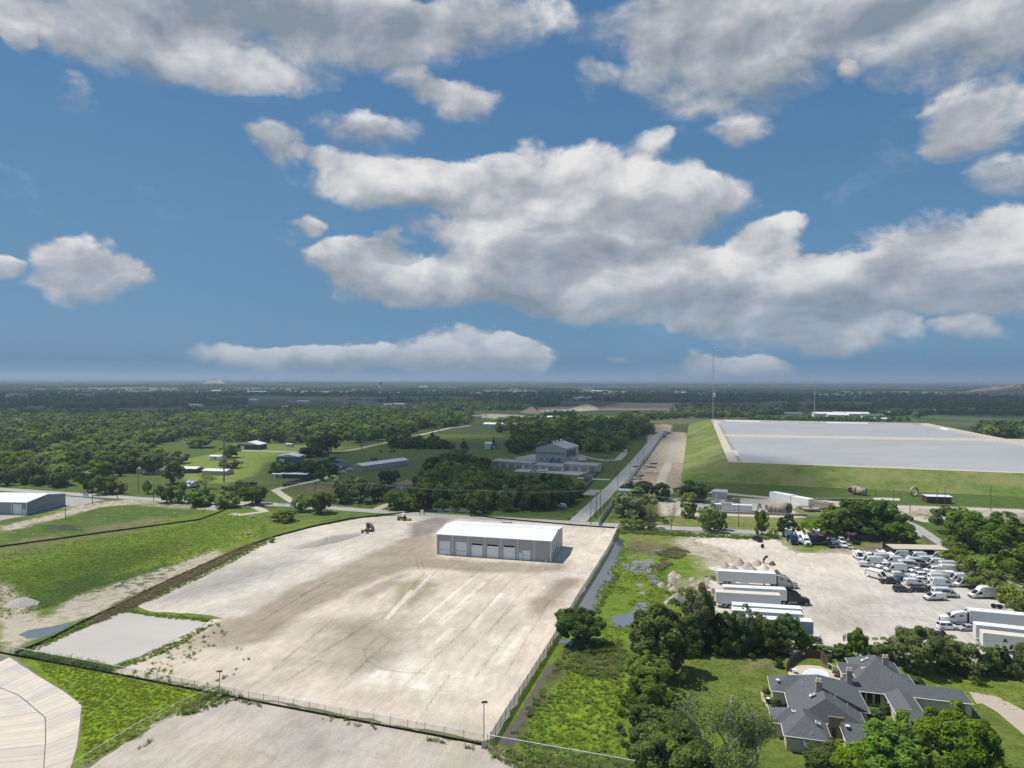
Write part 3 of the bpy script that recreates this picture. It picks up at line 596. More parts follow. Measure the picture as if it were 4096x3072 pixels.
# ------------------------------------------------------------------ reservoir: earth embankment, rim, lining and water
def lerp2(a, b, t): return a+(b-a)*t
DAMC = 9.0
def crest(u, v): return G(u, v, DAMC)
cFL = crest(2915,1848); cFR = crest(4096,1893)+(crest(4096,1893)-crest(2915,1848))*.55; cBL = crest(2845,1678); cBR = crest(3708,1693); cR = crest(4096,1775)+(crest(4096,1775)-cBR)*.15
rim = [cFL, cFR, cR.lerp(cFR, .0)+Vector((60, -30, 0)), cBR, cBL]
rim = [cFL, cFR, cFR+E2*230, cBR, cBL]
ctr = sum(rim, Vector())/5
def offs(poly, d):
    """inset (negative) or outset an anticlockwise outline"""
    out = []; n = len(poly)
    for i in range(n):
        a, b, c = poly[i-1], poly[i], poly[(i+1) % n]
        n1 = Vector(((b-a).y, -(b-a).x, 0)).normalized(); n2 = Vector(((c-b).y, -(c-b).x, 0)).normalized()
        m = (n1+n2).normalized(); out.append(b+m*(d/max(.35, m.dot(n1))))
    return out
def loft(rings, close=True):
    mb = MB(); n = len(rings[0]); V = [p for r in rings for p in r]; Fs = []
    for j in range(len(rings)-1):
        for i in range(n): Fs.append((j*n+i, j*n+(i+1) % n, (j+1)*n+(i+1) % n, (j+1)*n+i))
    return mb.add(V, Fs)
def dens(p, st): return jag(p, st, 0)
DGRASS = mat('dam_grass', (.125,.172,.034), .95, .38, .12, bump=.6, dirt=(.20,.19,.07), dirtamt=.32, detail=9)
def grassmat(name, col, dry):
    m = bpy.data.materials.new(name); m.use_nodes = True; t = NT(m.node_tree); b = m.node_tree.nodes['Principled BSDF']; tc = t.node('ShaderNodeTexCoord').outputs['Object']; n1 = t.noise(tc, .9, 7, .74); n2 = t.noise(tc, .22, 7, .72); n3 = t.noise(tc, .035, 6, .68)
    c = t.mix(1.0, (*col, 1), t.mix(n1, (.5,)*3, (1.5,)*3), 'MULTIPLY'); c = t.mix(1.0, c, t.mix(t.ss(n2, .28, .72), (.66, .70, .70), (1.34, 1.3, 1.3)), 'MULTIPLY'); c = t.mix(t.ss(n3, .42, .62, 0, .85), c, t.mix(1.0, dry, t.mix(n1, (.6,)*3, (1.4,)*3), 'MULTIPLY'))
    t.put(b.inputs['Base Color'], c); b.inputs['Roughness'].default_value = .95; b.inputs['Specular IOR Level'].default_value = .1; return m
DGRASS = grassmat('dam_turf', (.115,.170,.034), (.225,.22,.085))
DRIM = mat('dam_rim_gravel', (.50,.45,.37), .95, .14, .4)
DLIN = mat('basin_soil_cement', (.40,.36,.30), .92, .16, .25, dirt=(.30,.28,.24), dirtamt=.35)
RWAT = watermat('reservoir_water', (.37,.37,.372), .45, .03, .8, .15)
r0 = dens(rim, 12.0)
toe = offs(rim, 27.0); toe = dens(toe, 12.0)
def resample(poly, ref):
    return poly
def ring(d, z, n=240):
    p = offs(rim, d); L = [(p[(i+1) % 5]-p[i]).length for i in range(5)]; out = []
    base = [(rim[(i+1) % 5]-rim[i]).length for i in range(5)]; T = sum(base)
    for i in range(5):
        k = max(2, round(n*base[i]/T))
        for j in range(k): out.append(p[i].lerp(p[(i+1) % 5], j/k)+Vector((0, 0, z-DAMC)))
    return out
rnd = random.Random(4)
def rough(rg, a): return [p+Vector((rnd.uniform(-a, a), rnd.uniform(-a, a), rnd.uniform(-a, a)*.3)) for p in rg]
emb = obj('dam_embankment', loft([ring(29, -.3), rough(ring(27, .5), .5), rough(ring(20, 2.8), .5), rough(ring(11, 5.8), .5), rough(ring(3.5, 8.5), .3), ring(0, DAMC)]), DGRASS, smooth=True); struct(emb)
obj('dam_rim', loft([ring(.2, DAMC+.02), ring(-5.5, DAMC+.02)]), DRIM, emb)
ol = obj('basin_lining', loft([ring(-5.5, DAMC), ring(-15, 5.2)]), DLIN, emb)
struct(obj('reservoir_water', MB().add([tuple(p+Vector((0, 0, 7.6-DAMC))) for p in offs(rim, -6)], [(0, 1, 2, 3, 4)]), RWAT))
dl, dr = crest(2868,1738), crest(4040,1757); dr = dr+(dr-dl)*.5
dv = (dr-dl).normalized(); dn = Vector((-dv.y, dv.x, 0))
dk = obj('basin_divider', MB().add([dl+dn*s+Vector((0, 0, z-DAMC)) for s, z in ((-9, 6.5), (-3.5, 8.9), (3.5, 8.9), (9, 6.5))]+[dr+dn*s+Vector((0, 0, z-DAMC)) for s, z in ((-9, 6.5), (-3.5, 8.9), (3.5, 8.9), (9, 6.5))], [(0, 4, 5, 1), (1, 5, 6, 2), (2, 6, 7, 3)]), DRIM); struct(dk)
PALEL = mat('pale_liner_sheet', (.60,.59,.57), .8, .06, .5)
def liner(pts): obj('liner_panel', MB().sheet(pts, .06), PALEL, emb)
i1 = [ring(-6, DAMC-.05), ring(-12.5, 6.62)]
def rimseg(a, b, frm, to):
    p, q = rim[a], rim[b]; pi, qi = offs(rim, -5.8)[a], offs(rim, -5.8)[b]; pj, qj = offs(rim, -11.5)[a], offs(rim, -11.5)[b]; z1 = Vector((0, 0, -.02)); z2 = Vector((0, 0, -2.15))
    liner([pi.lerp(qi, frm)+z1, pi.lerp(qi, to)+z1, pj.lerp(qj, to)+z2, pj.lerp(qj, frm)+z2][::-1])
rimseg(4, 0, .02, .14); rimseg(4, 0, .83, .92); rimseg(3, 4, .25, .45); rimseg(3, 4, .78, .96); rimseg(2, 3, .62, .72)

# ------------------------------------------------------------------ main warehouse
def warehouse():
    p = G(1747,2217); q = G(2204.5,2248.5); L = (q-p).length; ang = math.atan2(q.y-p.y, q.x-p.x); Wd = 22.0; He, Hr = 6.85, 8.15; bay = L/7
    t = thing('warehouse', 'long grey ribbed metal warehouse with white roof and five roll-up doors in the dirt yard', 'warehouse', p, ang)
    TH = .25
    # front wall built in pieces round its openings
    ops = [(0, 1.0, 4.75, 4.6, 'door'), (1, 1.25, 5.0, 4.6, 'door'), (2, 1.10, 4.85, 4.6, 'open'), (3, .85, 4.7, 4.6, 'open'), (4, .90, 4.75, 4.6, 'open'), (5, .45, 1.5, 2.4, 'man'), (5, 1.75, 4.25, 3.15, 'small')]
    for b in range(7):
        mb = MB(); x = b*bay; cuts = [o for o in ops if o[0] == b]; cur = 0.0
        for _, x0, x1, h, k in cuts:
            mb.box((x+(cur+x0)/2, TH/2, He/2), (x0-cur, TH, He)); mb.box((x+(x0+x1)/2, TH/2, (h+He)/2), (x1-x0, TH, He-h)); cur = x1
        mb.box((x+(cur+bay)/2, TH/2, He/2), (bay-cur, TH, He)); obj('wall_bay', mb, GWALL, t)
    DOOR = mat('pale_door_sheet', (.80,.82,.84), .5, .05, .8)
    for b, x0, x1, h, k in ops:
        x = b*bay+x0; w = x1-x0
        top = h if k != 'open' else h-.62
        d = obj('roll_up_door' if k != 'man' else 'entry_door', MB().box((x+w/2, .14, top/2), (w-.02, .07, top)), DOOR, t)
        if k == 'man': obj('handle', MB().box((x+.15, .08, 1.1), (.12, .06, .12)), DARK, d); continue
        ns = 5 if k != 'small' else 4
        for i in range(ns): obj('door_section', MB().box((x+w/2, .095, top*(i+.5)/ns), (w-.06, .03, top/ns-.05)), DOOR, d)
        if k in ('door', 'small'):
            for i in range(4 if k == 'door' else 2): obj('pane', MB().box((x+w*(i+.5)/(4 if k == 'door' else 2), .065, top*(.37 if k == 'door' else .5)), (.55, .04, .16)), GLASS, d)
        obj('door_frame', MB().box((x-.06, -.01, h/2), (.12, .06, h)).box((x+w+.06, -.01, h/2), (.12, .06, h)).box((x+w/2, -.01, h+.06), (w+.24, .06, .12)), TRIM, t)
    for i in range(8):
        xx = min(max(i*bay, .11), L-.11); obj('downspout' if 0 < i < 7 else 'corner_trim', MB().box((xx, -.06, He/2-.03), (.16 if 0 < i < 7 else .30, .13, He-.1)), WHITE, t)
    obj('wall_base', MB().box((L/2, Wd/2, -.04), (L+.1, Wd+.1, .2)), CONC, t)
    for nm, xx in (('gable_wall', L-.125), ('gable_wall', .125)):
        obj(nm, MB().add([(xx-.124, TH, 0), (xx-.124, Wd, 0), (xx-.124, Wd, He), (xx-.124, Wd/2, Hr), (xx-.124, TH, He), (xx+.124, TH, 0), (xx+.124, Wd, 0), (xx+.124, Wd, He), (xx+.124, Wd/2, Hr), (xx+.124, TH, He)],
            [(4, 3, 2, 1, 0), (5, 6, 7, 8, 9), (0, 1, 6, 5), (1, 2, 7, 6), (4, 0, 5, 9)]), GWALLY, t)
    obj('rear_wall', MB().box((L/2, Wd-.12, He/2), (L-.5, .24, He)), GWALL, t)
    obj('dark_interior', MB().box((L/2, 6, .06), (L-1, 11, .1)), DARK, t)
    ov = .25
    for s, nm in ((0, 'roof_slope'), (1, 'roof_slope')):
        y0, y1 = (-ov, Wd/2) if s == 0 else (Wd+ov, Wd/2); ez = He-.0+.10; n = 14
        ro = obj(nm, MB().sheet([(-ov, y0, ez), (L+ov, y0, ez), (L+ov, y1, Hr+.16), (-ov, y1, Hr+.16)] if s == 0 else [(L+ov, y0, ez), (-ov, y0, ez), (-ov, y1, Hr+.16), (L+ov, y1, Hr+.16)], .07), WROOF, t)
        for i in range(1, 7):
            xx = i*bay; obj('standing_seam', MB().tube([(xx, y0, ez+.08), (xx, y1, Hr+.24)], .05, 4), TRIM, ro)
    obj('ridge_cap', MB().box((L/2, Wd/2, Hr+.26), (L+.5, .5, .08)), WHITE, t)
    obj('gutter', MB().box((L/2, -ov-.06, He+.06), (L+.5, .16, .16)), WHITE, t)
    obj('rake_trim', MB().tube([(L+ov+.02, -ov, He+.1), (L+ov+.02, Wd/2, Hr+.16), (L+ov+.02, Wd+ov, He+.1)], .10, 4), WHITE, t)
    for i, yy in enumerate((4.2, 8.0, 11.6, 17.6)):
        wd = obj('window', MB().box((L+.03, yy, 1.9), (.06, .95, 1.15)), GLASS, t); obj('window_sill', MB().box((L+.02, yy, 1.28), (.1, 1.1, .08)), WHITE, wd); obj('window_head', MB().box((L+.02, yy, 2.52), (.1, 1.1, .08)), WHITE, wd)
    sd = obj('side_door', MB().box((L+.04, 14.4, 1.1), (.08, 1.1, 2.2)), WHITE, t); obj('handle', MB().box((L+.10, 14.05, 1.1), (.08, .1, .1)), DARK, sd)
    obj('bollard', MB().tube([(L-1.6, -.7, 0), (L-1.6, -.7, 1.1)], .12, 8), WHITE, t)
warehouse()
def left_shed():
    p = G(106,2060); ang = AX; t = thing('storage_shed', 'low blue-grey metal shed with white roof at the left edge beside the road', 'shed', p, ang)
    Wd, L, He, Hr = 46.0, 30.0, 5.4, 7.0                             # width runs back, length runs out of frame to the left
    SW = mat('blue_grey_siding', (.26,.30,.34), .5, .05, .4, wave=('Y', 3.0, .18)); SWX = mat('grey_siding', (.34,.37,.40), .5, .05, .4, wave=('X', 3.0, .18))
    q = G(262,2021); Wd = (q-p).length; ang2 = math.atan2((q-p).y, (q-p).x)-math.pi/2; t.rotation_euler = (0, 0, ang2)
    obj('gable_wall', MB().add([(0, 0, 0), (0, Wd, 0), (0, Wd, He), (0, Wd/2, Hr), (0, 0, He), (-.3, 0, 0), (-.3, Wd, 0), (-.3, Wd, He), (-.3, Wd/2, Hr), (-.3, 0, He)], [(0, 1, 2, 3, 4), (9, 8, 7, 6, 5), (1, 0, 5, 6)]), SW, t)
    obj('front_wall', MB().box((-2.2/2-.15, .15, He/2), (2.2-.3, .3, He)).box((-L/2-3.2, .15, He/2), (L-6.4, .3, He)).box((-4.3, .15, He-.35), (4.2, .3, .7)), SWX, t)
    obj('roll_up_door', MB().box((-4.3, .2, (He-.7)/2), (4.1, .1, He-.7)), WHITE, t); obj('entry_door', MB().box((-1.1, -.03, 1.15), (1.1, .08, 2.3)), WHITE, t)
    obj('corner_trim', MB().box((.03, -.03, He/2), (.3, .3, He)), WHITE, t); obj('downspout', MB().box((-6.9, -.05, He/2), (.22, .16, He)), WHITE, t)
    obj('rear_wall', MB().box((-L/2, Wd-.15, He/2), (L-.6, .3, He)), SWX, t)
    obj('roof_slope', MB().sheet([(-L, -.3, He+.05), (.3, -.3, He+.05), (.3, Wd/2, Hr+.1), (-L, Wd/2, Hr+.1)], .08), WROOF, t); obj('roof_slope', MB().sheet([(.3, Wd+.3, He+.05), (-L, Wd+.3, He+.05), (-L, Wd/2, Hr+.1), (.3, Wd/2, Hr+.1)], .08), WROOF, t)
    obj('rake_trim', MB().tube([(.34, -.3, He+.1), (.34, Wd/2, Hr+.16), (.34, Wd+.3, He+.1)], .12, 4), TRIM, t)
    for k in range(3): obj('roof_vent', MB().tube([(-3-6*k, Wd*.72, Hr-.9), (-3-6*k, Wd*.72, Hr+.3)], .25, 8), WHITE, t)
    obj('pipe_rail', MB().tube([(.5, .5, .9), (.5, Wd-1, .9)], .10, 5), TRIM, t)
left_shed()

# ------------------------------------------------------------------ fences
def sub(pts, st):
    """points every st metres along a line"""
    out = []; 
    for i in range(len(pts)-1):
        n = max(1, round((pts[i+1]-pts[i]).length/st)); out += [pts[i].lerp(pts[i+1], j/n) for j in range(n)]
    return out+[pts[-1]]
VEIL = veilmat('chain_link', (.30,.31,.31), .22); VEILW = veilmat('pale_windscreen_mesh', (.62,.60,.56), .72); VEILG = veilmat('chain_link_faint', (.28,.29,.28), .12)
POSTM = mat('fence_post_steel', (.33,.34,.35), .5, .1, 2, metal=.4); RAILM = mat('bright_top_rail', (.74,.75,.76), .4, .05, 2)
def fence(name, label, px, st, h, veil, post=POSTM, rail=RAILM, skirt=None, rr=.045, arms=False, z=0.0):
    P = sub(pxpoly(px), st); o = P[0].copy(); t = thing(name, label, 'fence', o); pm = MB().tube([(0, 0, 0), (0, 0, h+(.35 if arms else .1))], .05, 5).mesh('post')
    for p in P: obj('post', pm, post, t, loc=p-o)
    for i in range(len(P)-1):
        a, b = P[i]-o, P[i+1]-o; d = b-a; ang = math.atan2(d.y, d.x)
        if veil: obj('mesh_panel', MB().add([(0, 0, .05), (d.length, 0, .05), (d.length, 0, h), (0, 0, h)], [(0, 1, 2, 3)]), veil, t, loc=a, rz=ang)
        if skirt: obj('silt_skirt', MB().box((d.length/2, -.07, skirt/2), (d.length, .03, skirt)), BLACKF, t, loc=a, rz=ang)
    if rail: obj('top_rail', MB().tube([p-o+Vector((0, 0, h)) for p in P], rr, 5), rail, t)
    if arms: obj('top_wire', MB().tube([p-o+Vector((0, 0, h+.3)) for p in P], .02, 3), rail, t)
    return t
fence('yard_fence', 'chain-link fence with white top rail and black skirt along the near yard edge', [(-120,2588),(0,2613),(440,2695),(880,2782),(1300,2862),(1700,2937),(1935,2982)], 3.2, 1.9, VEIL, skirt=.42, rr=.05)
fence('meadow_fence', 'chain-link fence with white top rail running right in front of the tall grass', [(1950,2985),(2200,3030),(2540,3092)], 3.4, 1.9, VEIL, rr=.06)
fence('side_fence', 'tall chain-link fence with pale mesh screen between dirt yard and flooded ditch', [(1962,2978),(2040,2850),(2110,2740),(2190,2612),(2245,2520),(2310,2405),(2380,2295),(2440,2195),(2474,2118)], 3.0, 2.0, VEILW, post=mat('dark_post', (.07,.07,.075), .6, .1, 2), rr=.04)
fence('diagonal_fence', 'thin chain-link fence running diagonally from the lamp post to the bottom edge', [(872,2772),(700,2850),(540,2935),(340,3060),(250,3120)], 3.4, 1.6, VEILG, rr=.035)
def ribbonfence(name, label, px, h, m, st=4.0, th=.05):
    P = sub(pxpoly(px), st); o = P[0].copy(); t = thing(name, label, 'fence', o)
    sm = MB().box((0, 0, h/2+.05), (.06, .06, h+.1)).mesh('stake')
    for i in range(len(P)-1):
        a, b = P[i]-o, P[i+1]-o; d = b-a; obj('fabric_panel', MB().box((d.length/2, 0, h/2), (d.length+.02, th, h)), m, t, loc=a, rz=math.atan2(d.y, d.x))
        if i % 2 == 0: obj('stake', sm, WOODP, t, loc=a)
    return t
ribbonfence('silt_fence', 'black silt fence snaking across the left meadow below the shed', [(-60,2199),(0,2189),(300,2148),(600,2107),(800,2080),(880,2050),(935,2022)], .55, BLACKF)
ribbonfence('silt_fence', 'black silt fence along the left edge of the dirt yard', [(60,2618),(200,2560),(330,2492),(505,2412),(620,2352),(800,2268),(960,2198),(1100,2148),(1250,2108),(1400,2077),(1560,2058),(1690,2046),(1750,2050)], .6, BLACKF)
ribbonfence('silt_fence', 'black silt fence between the road verge and the back of the dirt yard', [(1880,2066),(1935,2068),(1990,2076),(2300,2103),(2460,2114)], .6, BLACKF)
# white panel fence along the side road
fence('screen_fence', 'white screened fence along the right side of the side road', [(2395,2102),(2450,2020),(2510,1940),(2555,1876),(2600,1815),(2635,1765),(2670,1732)], 5.0, 2.4, veilmat('white_screen', (.72,.72,.70), .92), post=DARK, rr=.05)
fence('slat_fence', 'grey slat privacy fence with a bend beside the side road', [(2338,1960),(2368,1925),(2345,1923),(2335,1925)], 4.0, 2.2, veilmat('grey_slats', (.30,.29,.275), .96), post=POSTM, rail=None)
fence('slat_fence', 'grey slat privacy fence stepping down toward the storage units', [(2335,1905),(2372,1912),(2410,1868)], 4.0, 2.2, MATS['grey_slats'], post=POSTM, rail=None)
fence('verge_fence', 'low chain-link fence above the grass beside the side road bend', [(2405,1880),(2440,1845)], 4.0, 1.8, VEIL, rr=.04)
fence('field_fence', 'sparse wire fence in the dry grass above the main road', [(2440,2080),(2620,2088),(2900,2100),(3200,2116)], 7.0, 1.3, VEILG, post=WOODP, rail=None)
fence('lot_wire_fence', 'low wire fence between the roadside hedge and the truck lot', [(2480,2125),(2700,2135),(2900,2142),(3090,2152)], 6.0, 1.2, VEILG, rail=POSTM, rr=.025)
fence('gate_fence', 'chain-link fence and gate above the road junction by the brown hut', [(3590,2050),(3640,2072),(3680,2052),(3740,2056),(3900,2058),(4096,2068)], 6.0, 1.9, VEIL)
def board_fence(label, px, h, m, st=2.4, th=.06):
    P = sub(pxpoly(px), st); o = P[0].copy(); t = thing('board_fence', label, 'fence', o); seg = 5
    for i in range(len(P)-1):
        a, b = P[i]-o, P[i+1]-o; d = b-a; L = d.length; ang = math.atan2(d.y, d.x)
        pn = obj('board_panel', MB().box((L/2, .04, h*.28), (L, .05, .1)).box((L/2, .04, h*.82), (L, .05, .1)), m, t, loc=a, rz=ang)
        bm = MB().box((L/seg/2, 0, h/2), (L/seg-.03, .03, h)).mesh('board')
        for k in range(seg): obj('board', bm, m, pn, loc=(L*k/seg, 0, rnd.uniform(-.03, .03)))
        obj('post', MB().box((0, .06, h/2), (.1, .1, h)), m, t, loc=a)
    return t
board_fence('long brown board fence behind the top row of vans', [(3531,2195),(3650,2202),(3755,2210)], 2.6, WOODF, 3.0)
board_fence('weathered board fence running beside the east road', [(3755,2205),(3720,2180),(3690,2158)], 1.9, WOODG, 3.0)
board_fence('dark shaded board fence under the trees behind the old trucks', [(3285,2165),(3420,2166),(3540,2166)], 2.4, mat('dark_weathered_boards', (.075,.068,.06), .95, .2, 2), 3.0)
fence('lot_gate', 'wire gate between the tan sedan and the brown board fence', [(3459,2200),(3495,2202),(3530,2204)], 3.0, 1.7, VEILG, rr=.03)

# ------------------------------------------------------------------ poles
def lamp_post(u, v, h, label, block):
    t = thing('lamp_post', label, 'lamp post', G(u, v)); base = obj('base', MB().box((0, 0, block/2), (.75, .75, block), 0, .9), CONC, t)
    obj('pole', MB().tube([(0, 0, block-.05), (0, 0, h)], [.10, .075], 8), GALV, t); a = obj('lamp_arm', MB().box((.2, -.1, h), (.7, .12, .1)), DARK, t)
    obj('lamp_head', MB().box((.35, -.3, h-.05), (.5, .4, .16)).box((-.2, -.3, h-.05), (.35, .4, .16)), DARK, a)
lamp_post(878, 2790, 5.1, 'grey lamp post at the fence corner by the bright green grass', .5)
lamp_post(1935, 2990, 7.6, 'tall grey lamp post on a concrete block at the near corner of the yard', 1.3)
def utility_pole(u, v, h, label, arms=1, can=False, lean=0.0, rz=AX+math.pi/2, group=None, r=.16, m=None):
    t = thing('utility_pole', label, 'utility pole', G(u, v), rz, group); m = m or WOODP
    obj('pole', MB().tube([(0, 0, -.2), (lean*h, 0, h)], [r, r*.68], 7), m, t)
    for k in range(arms):
        ca = obj('crossarm', MB().box((lean*h, 0, h-.45-.9*k), (2.4, .12, .14)), m, t)
        for x in (-1.1, 0, 1.1): obj('insulator', MB().lathe([(.05, 0), (.09, .06), (.05, .22)], 6, (lean*h+x, 0, h-.38-.9*k)), TRIM, ca)
    if can: tr = obj('transformer', MB().lathe([(.22, 0), (.26, .1), (.26, .8), (.18, .9)], 8, (.42, 0, h-2.6)), TRIM, t); obj('bracket', MB().box((.2, 0, h-2.1), (.3, .08, .1)), DARK, tr)
    return t
def wires(label, tops, hs, off=(0.0,), sag=.9, r=.022, group='overhead lines'):
    pts = [G(u, v)+Vector((0, 0, h)) for (u, v), h in zip(tops, hs)]; o = pts[0].copy(); t = thing('power_line', label, 'power line', o, 0, None)
    for f in off:
        for i in range(len(pts)-1):
            a, b = pts[i], pts[i+1]; d = b-a; n = Vector((-d.y, d.x, 0)).normalized()*f
            obj('wire', MB().tube([a.lerp(b, s/8)+n-o-Vector((0, 0, sag*4*(s/8)*(1-s/8))) for s in range(9)], r, 3, False), mat('wire_metal', (.22,.23,.24), .5, .05, 1), t)
UP = [((1025,1985+33),11.0,'roadside utility pole nearest the dark hedge left of the farm lane'),((1260,2010),10.5,'utility pole behind the guard rail by the farm lane'),((1484,2030),11.5,'utility pole with transformer on the grass verge before the wood'),((1945,2062),11.0,'utility pole among the roadside trees behind the warehouse'),
      ((2386,2075),11.5,'tall utility pole with crossarm at the road junction verge'),((2401,2062),11.5,'slender utility pole just right of the junction crossarm pole')]
for (uv, h, lb) in UP: utility_pole(uv[0], uv[1], h, lb, can='transformer' in lb)
utility_pole(2363,2098,10.0,'utility pole with white transformer in front of the junction',can=True)
utility_pole(2380,2072,4.5,'short stub pole beside the junction fence',arms=0)
wires('twin overhead lines following the main road past the farm lane', [(700,1990)]+[p[0] for p in UP[:3]]+[UP[3][0],UP[5][0],(2950,2108),(3520,2135)], [10.5,11,10.5,11.3,11,11.5,10.6,10.6], (-.9,.1,1.0), 1.0)
for u,v,h,lb in ((470,1996,11.0,'wooden pole left of the drive across the main road'),(370,2016,11.5,'grey wooden pole beside the gravel lot fence'),(263,2079,9.0,'bare leaning dark pole in the meadow right of the shed'),(23,1950,13.0,'tall pole at the far left beside the main road'),(553,1968,9.5,'wooden pole with crossarm by the driveway mouth'),(614,2004,8.5,'bare pole before the first roadside bushes')):
    utility_pole(u,v,h,lb,arms=1 if 'crossarm' in lb else 0,lean=-.035 if 'leaning' in lb else 0)
for u,v,h,lb in ((2955,2106,9.0,'bare dark pole beside the road in front of white containers'),(3148,2090,9.0,'slightly tilted pole beside the pipe yard loop'),(3574,2022,8.0,'dark pole left of the chain-link gate'),(3640,2088,8.0,'pole with transformer at the east junction'),(3748,2026,8.5,'pole with crossarm beside the brown hut'),(3780,2027,9.5,'bare pole just right of the brown hut'),(3963,2042,12.0,'tall pole against the dam at far right'),(3921,2225,8.5,'pole with crossarm among the bushes by the east road'),(3502,1985,4.2,'short lamp pole at the foot of the dam')):
    utility_pole(u,v,h,lb,arms=1 if 'crossarm' in lb else 0,can='transformer' in lb,lean=.03 if 'tilted' in lb else 0)
wires('overhead lines dropping past the bushes along the east road', [(3640,2088),(3921,2225),(4200,2390)], [7.8,8.2,8.2], (-.9,0,.9), .8)
for u,v,h,lb in ((2552,1880,9.5,'dark pole on the verge halfway up the side road'),(2471,1948,9.5,'dark pole on the near verge of the side road'),(2575,1850,9.5,'third dark pole along the side road verge'),(2521,1905,9.0,'fourth dark pole between fence and side road'),(2605,1782,9.5,'far dark pole near the top of the side road'),(2460,1830,8.5,'pale pole with transformers left of the side road'),(2388,1857,6.5,'short pole beside the slat fence')):
    utility_pole(u,v,h,lb,arms=0,can='transformers' in lb,r=.14)
STEELP = mat('weathered_steel_pole', (.24,.21,.17), .6, .15, .6)
for u,v,h,lb in ((896,1930,26,'tall brown steel pole standing in the left farm plot'),(1447,1803,30,'tall steel pole beside the meadow lane bend'),(1755,1727,33,'tall steel transmission pole where the lane meets the wood'),(1945,1690,34,'distant steel pole near the truck depot'),(2080,1680,36,'distant steel pole left of the quarry road'),(1513,1790,8,'short pole by the meadow lane'),(2180,1660,36,'far steel pole above the quarry mounds'),(2203,1650,36,'far steel pole right of the quarry mounds')):
    utility_pole(u,v,h,lb,arms=0,r=.45 if h > 20 else .15,m=STEELP)
wires('thin transmission lines strung between the tall steel poles', [(896,1930),(1447,1803),(1755,1727),(1945,1690)], [25,29,32,33], (-2,2), 4.0, .03)

# ------------------------------------------------------------------ ponds, puddles and the concrete channel lining
POND = watermat('muddy_pond_water', (.56,.50,.43), .03, .006, .6, .6); DITCH = watermat('ditch_water', (.07,.085,.10), .04, .003, 2, .6); SHALLOW = watermat('shallow_flood_water', (.15,.165,.18), .02, .003, 1, .8); MUDW = watermat('brown_mud_water', (.115,.092,.07), .15, .004, 2, .4)
flat('retention_pond', [(112,2603),(300,2530),(485,2450),(520,2452),(640,2465),(830,2490),(820,2500),(700,2560),(560,2625),(455,2660),(360,2642),(210,2620)], .03, POND, 1.2, .35, 11)
flat('ditch_pond', [(72,2540),(120,2520),(200,2505),(280,2490),(250,2520),(160,2552),(105,2556)], .03, SHALLOW, 1.5, .5, 12)
flat('ditch_puddle', [(610,2335),(660,2322),(690,2325),(640,2345)], .03, POND, 1.5, .4, 13)
flat('flooded_ditch', [(2296,2452),(2336,2370),(2388,2288),(2438,2206),(2466,2146),(2496,2165),(2492,2190),(2486,2215),(2470,2240),(2446,2290),(2448,2312),(2424,2345),(2400,2385),(2384,2430),(2372,2455)], .03, DITCH, 1.2, .5, 14)
for i, pg in enumerate(([(2480,2255),(2540,2245),(2610,2235),(2625,2270),(2600,2300),(2560,2295),(2500,2280)], [(2620,2200),(2700,2195),(2740,2205),(2720,2225),(2640,2225)], [(2600,2290),(2640,2320),(2620,2345),(2595,2320)], [(2540,2335),(2575,2340),(2560,2355)], [(2440,2470),(2520,2450),(2560,2410),(2610,2410),(2560,2460),(2530,2500),(2470,2510)], [(2550,2370),(2590,2365),(2580,2385)], [(2230,2555),(2290,2560),(2285,2580),(2235,2575)], [(2450,2310),(2470,2310),(2465,2318)], [(2510,2225),(2535,2222),(2530,2232),(2508,2234)])):
    flat('marsh_puddle', pg, .03, SHALLOW, 1.0, .7, 20+i)
flat('mud_ditch', [(1985,2975),(2070,2860),(2150,2730),(2190,2660),(2215,2660),(2180,2720),(2130,2820),(2080,2900),(2050,2990)], .025, MUDW, 1.5, .5, 31)
flat('roadside_puddle', [(2010,2088),(2050,2090),(2045,2094),(2010,2092)], .055, SHALLOW, 1.0, .2, 32)
def channel():
    base = struct(flat('concrete_channel', [(-300,2600),(0,2622),(62,2630),(150,2700),(250,2760),(334,2815),(324,2900),(314,2985),(284,3080),(250,3140),(-300,3140)], .02, mat('channel_joint', (.19,.17,.145), .95, .2, .6), 2.0, .02))
    SL = mat('channel_slab', (.57,.505,.415), .9, .10, .35, rnd=.07, dirt=(.46,.44,.43), dirtamt=.35)
    out = sub(pxpoly([(40,2630),(150,2703),(250,2763),(328,2818),(320,2900),(310,2985),(282,3078),(256,3130)]), 1.75)
    mid = pxpoly([(-120,2705),(75,2782),(182,2872),(183,2960),(176,3072),(160,3160)]); inn = pxpoly([(-420,2760),(-180,2850),(-60,2930),(-40,3000),(-40,3080),(-40,3170)])
    def along(P, t):
        Ls = [(P[i+1]-P[i]).length for i in range(len(P)-1)]; s = t*sum(Ls)
        for i, l in enumerate(Ls):
            if s <= l or i == len(Ls)-1: return P[i].lerp(P[i+1], min(1, s/l))
            s -= l
    n = len(out)-1; rr = random.Random(3)
    for i in range(n):
        for A, B in ((out, mid), (mid, inn)):
            fa = (lambda t: out[0].lerp(out[0], 0) if False else along(out, t)); t0, t1 = i/n, (i+1)/n
            q = [along(A, t0), along(A, t1), along(B, t1), along(B, t0)]; c = sum(q, Vector())/4; q = [c+(p-c)*.974 for p in q]; h = .07+rr.uniform(0, .04)
            obj('slab', MB().prism([(p.x, p.y) for p in (q if (q[1]-q[0]).cross(q[2]-q[0]).z > 0 else q[::-1])], .02, h), SL, base)
channel()
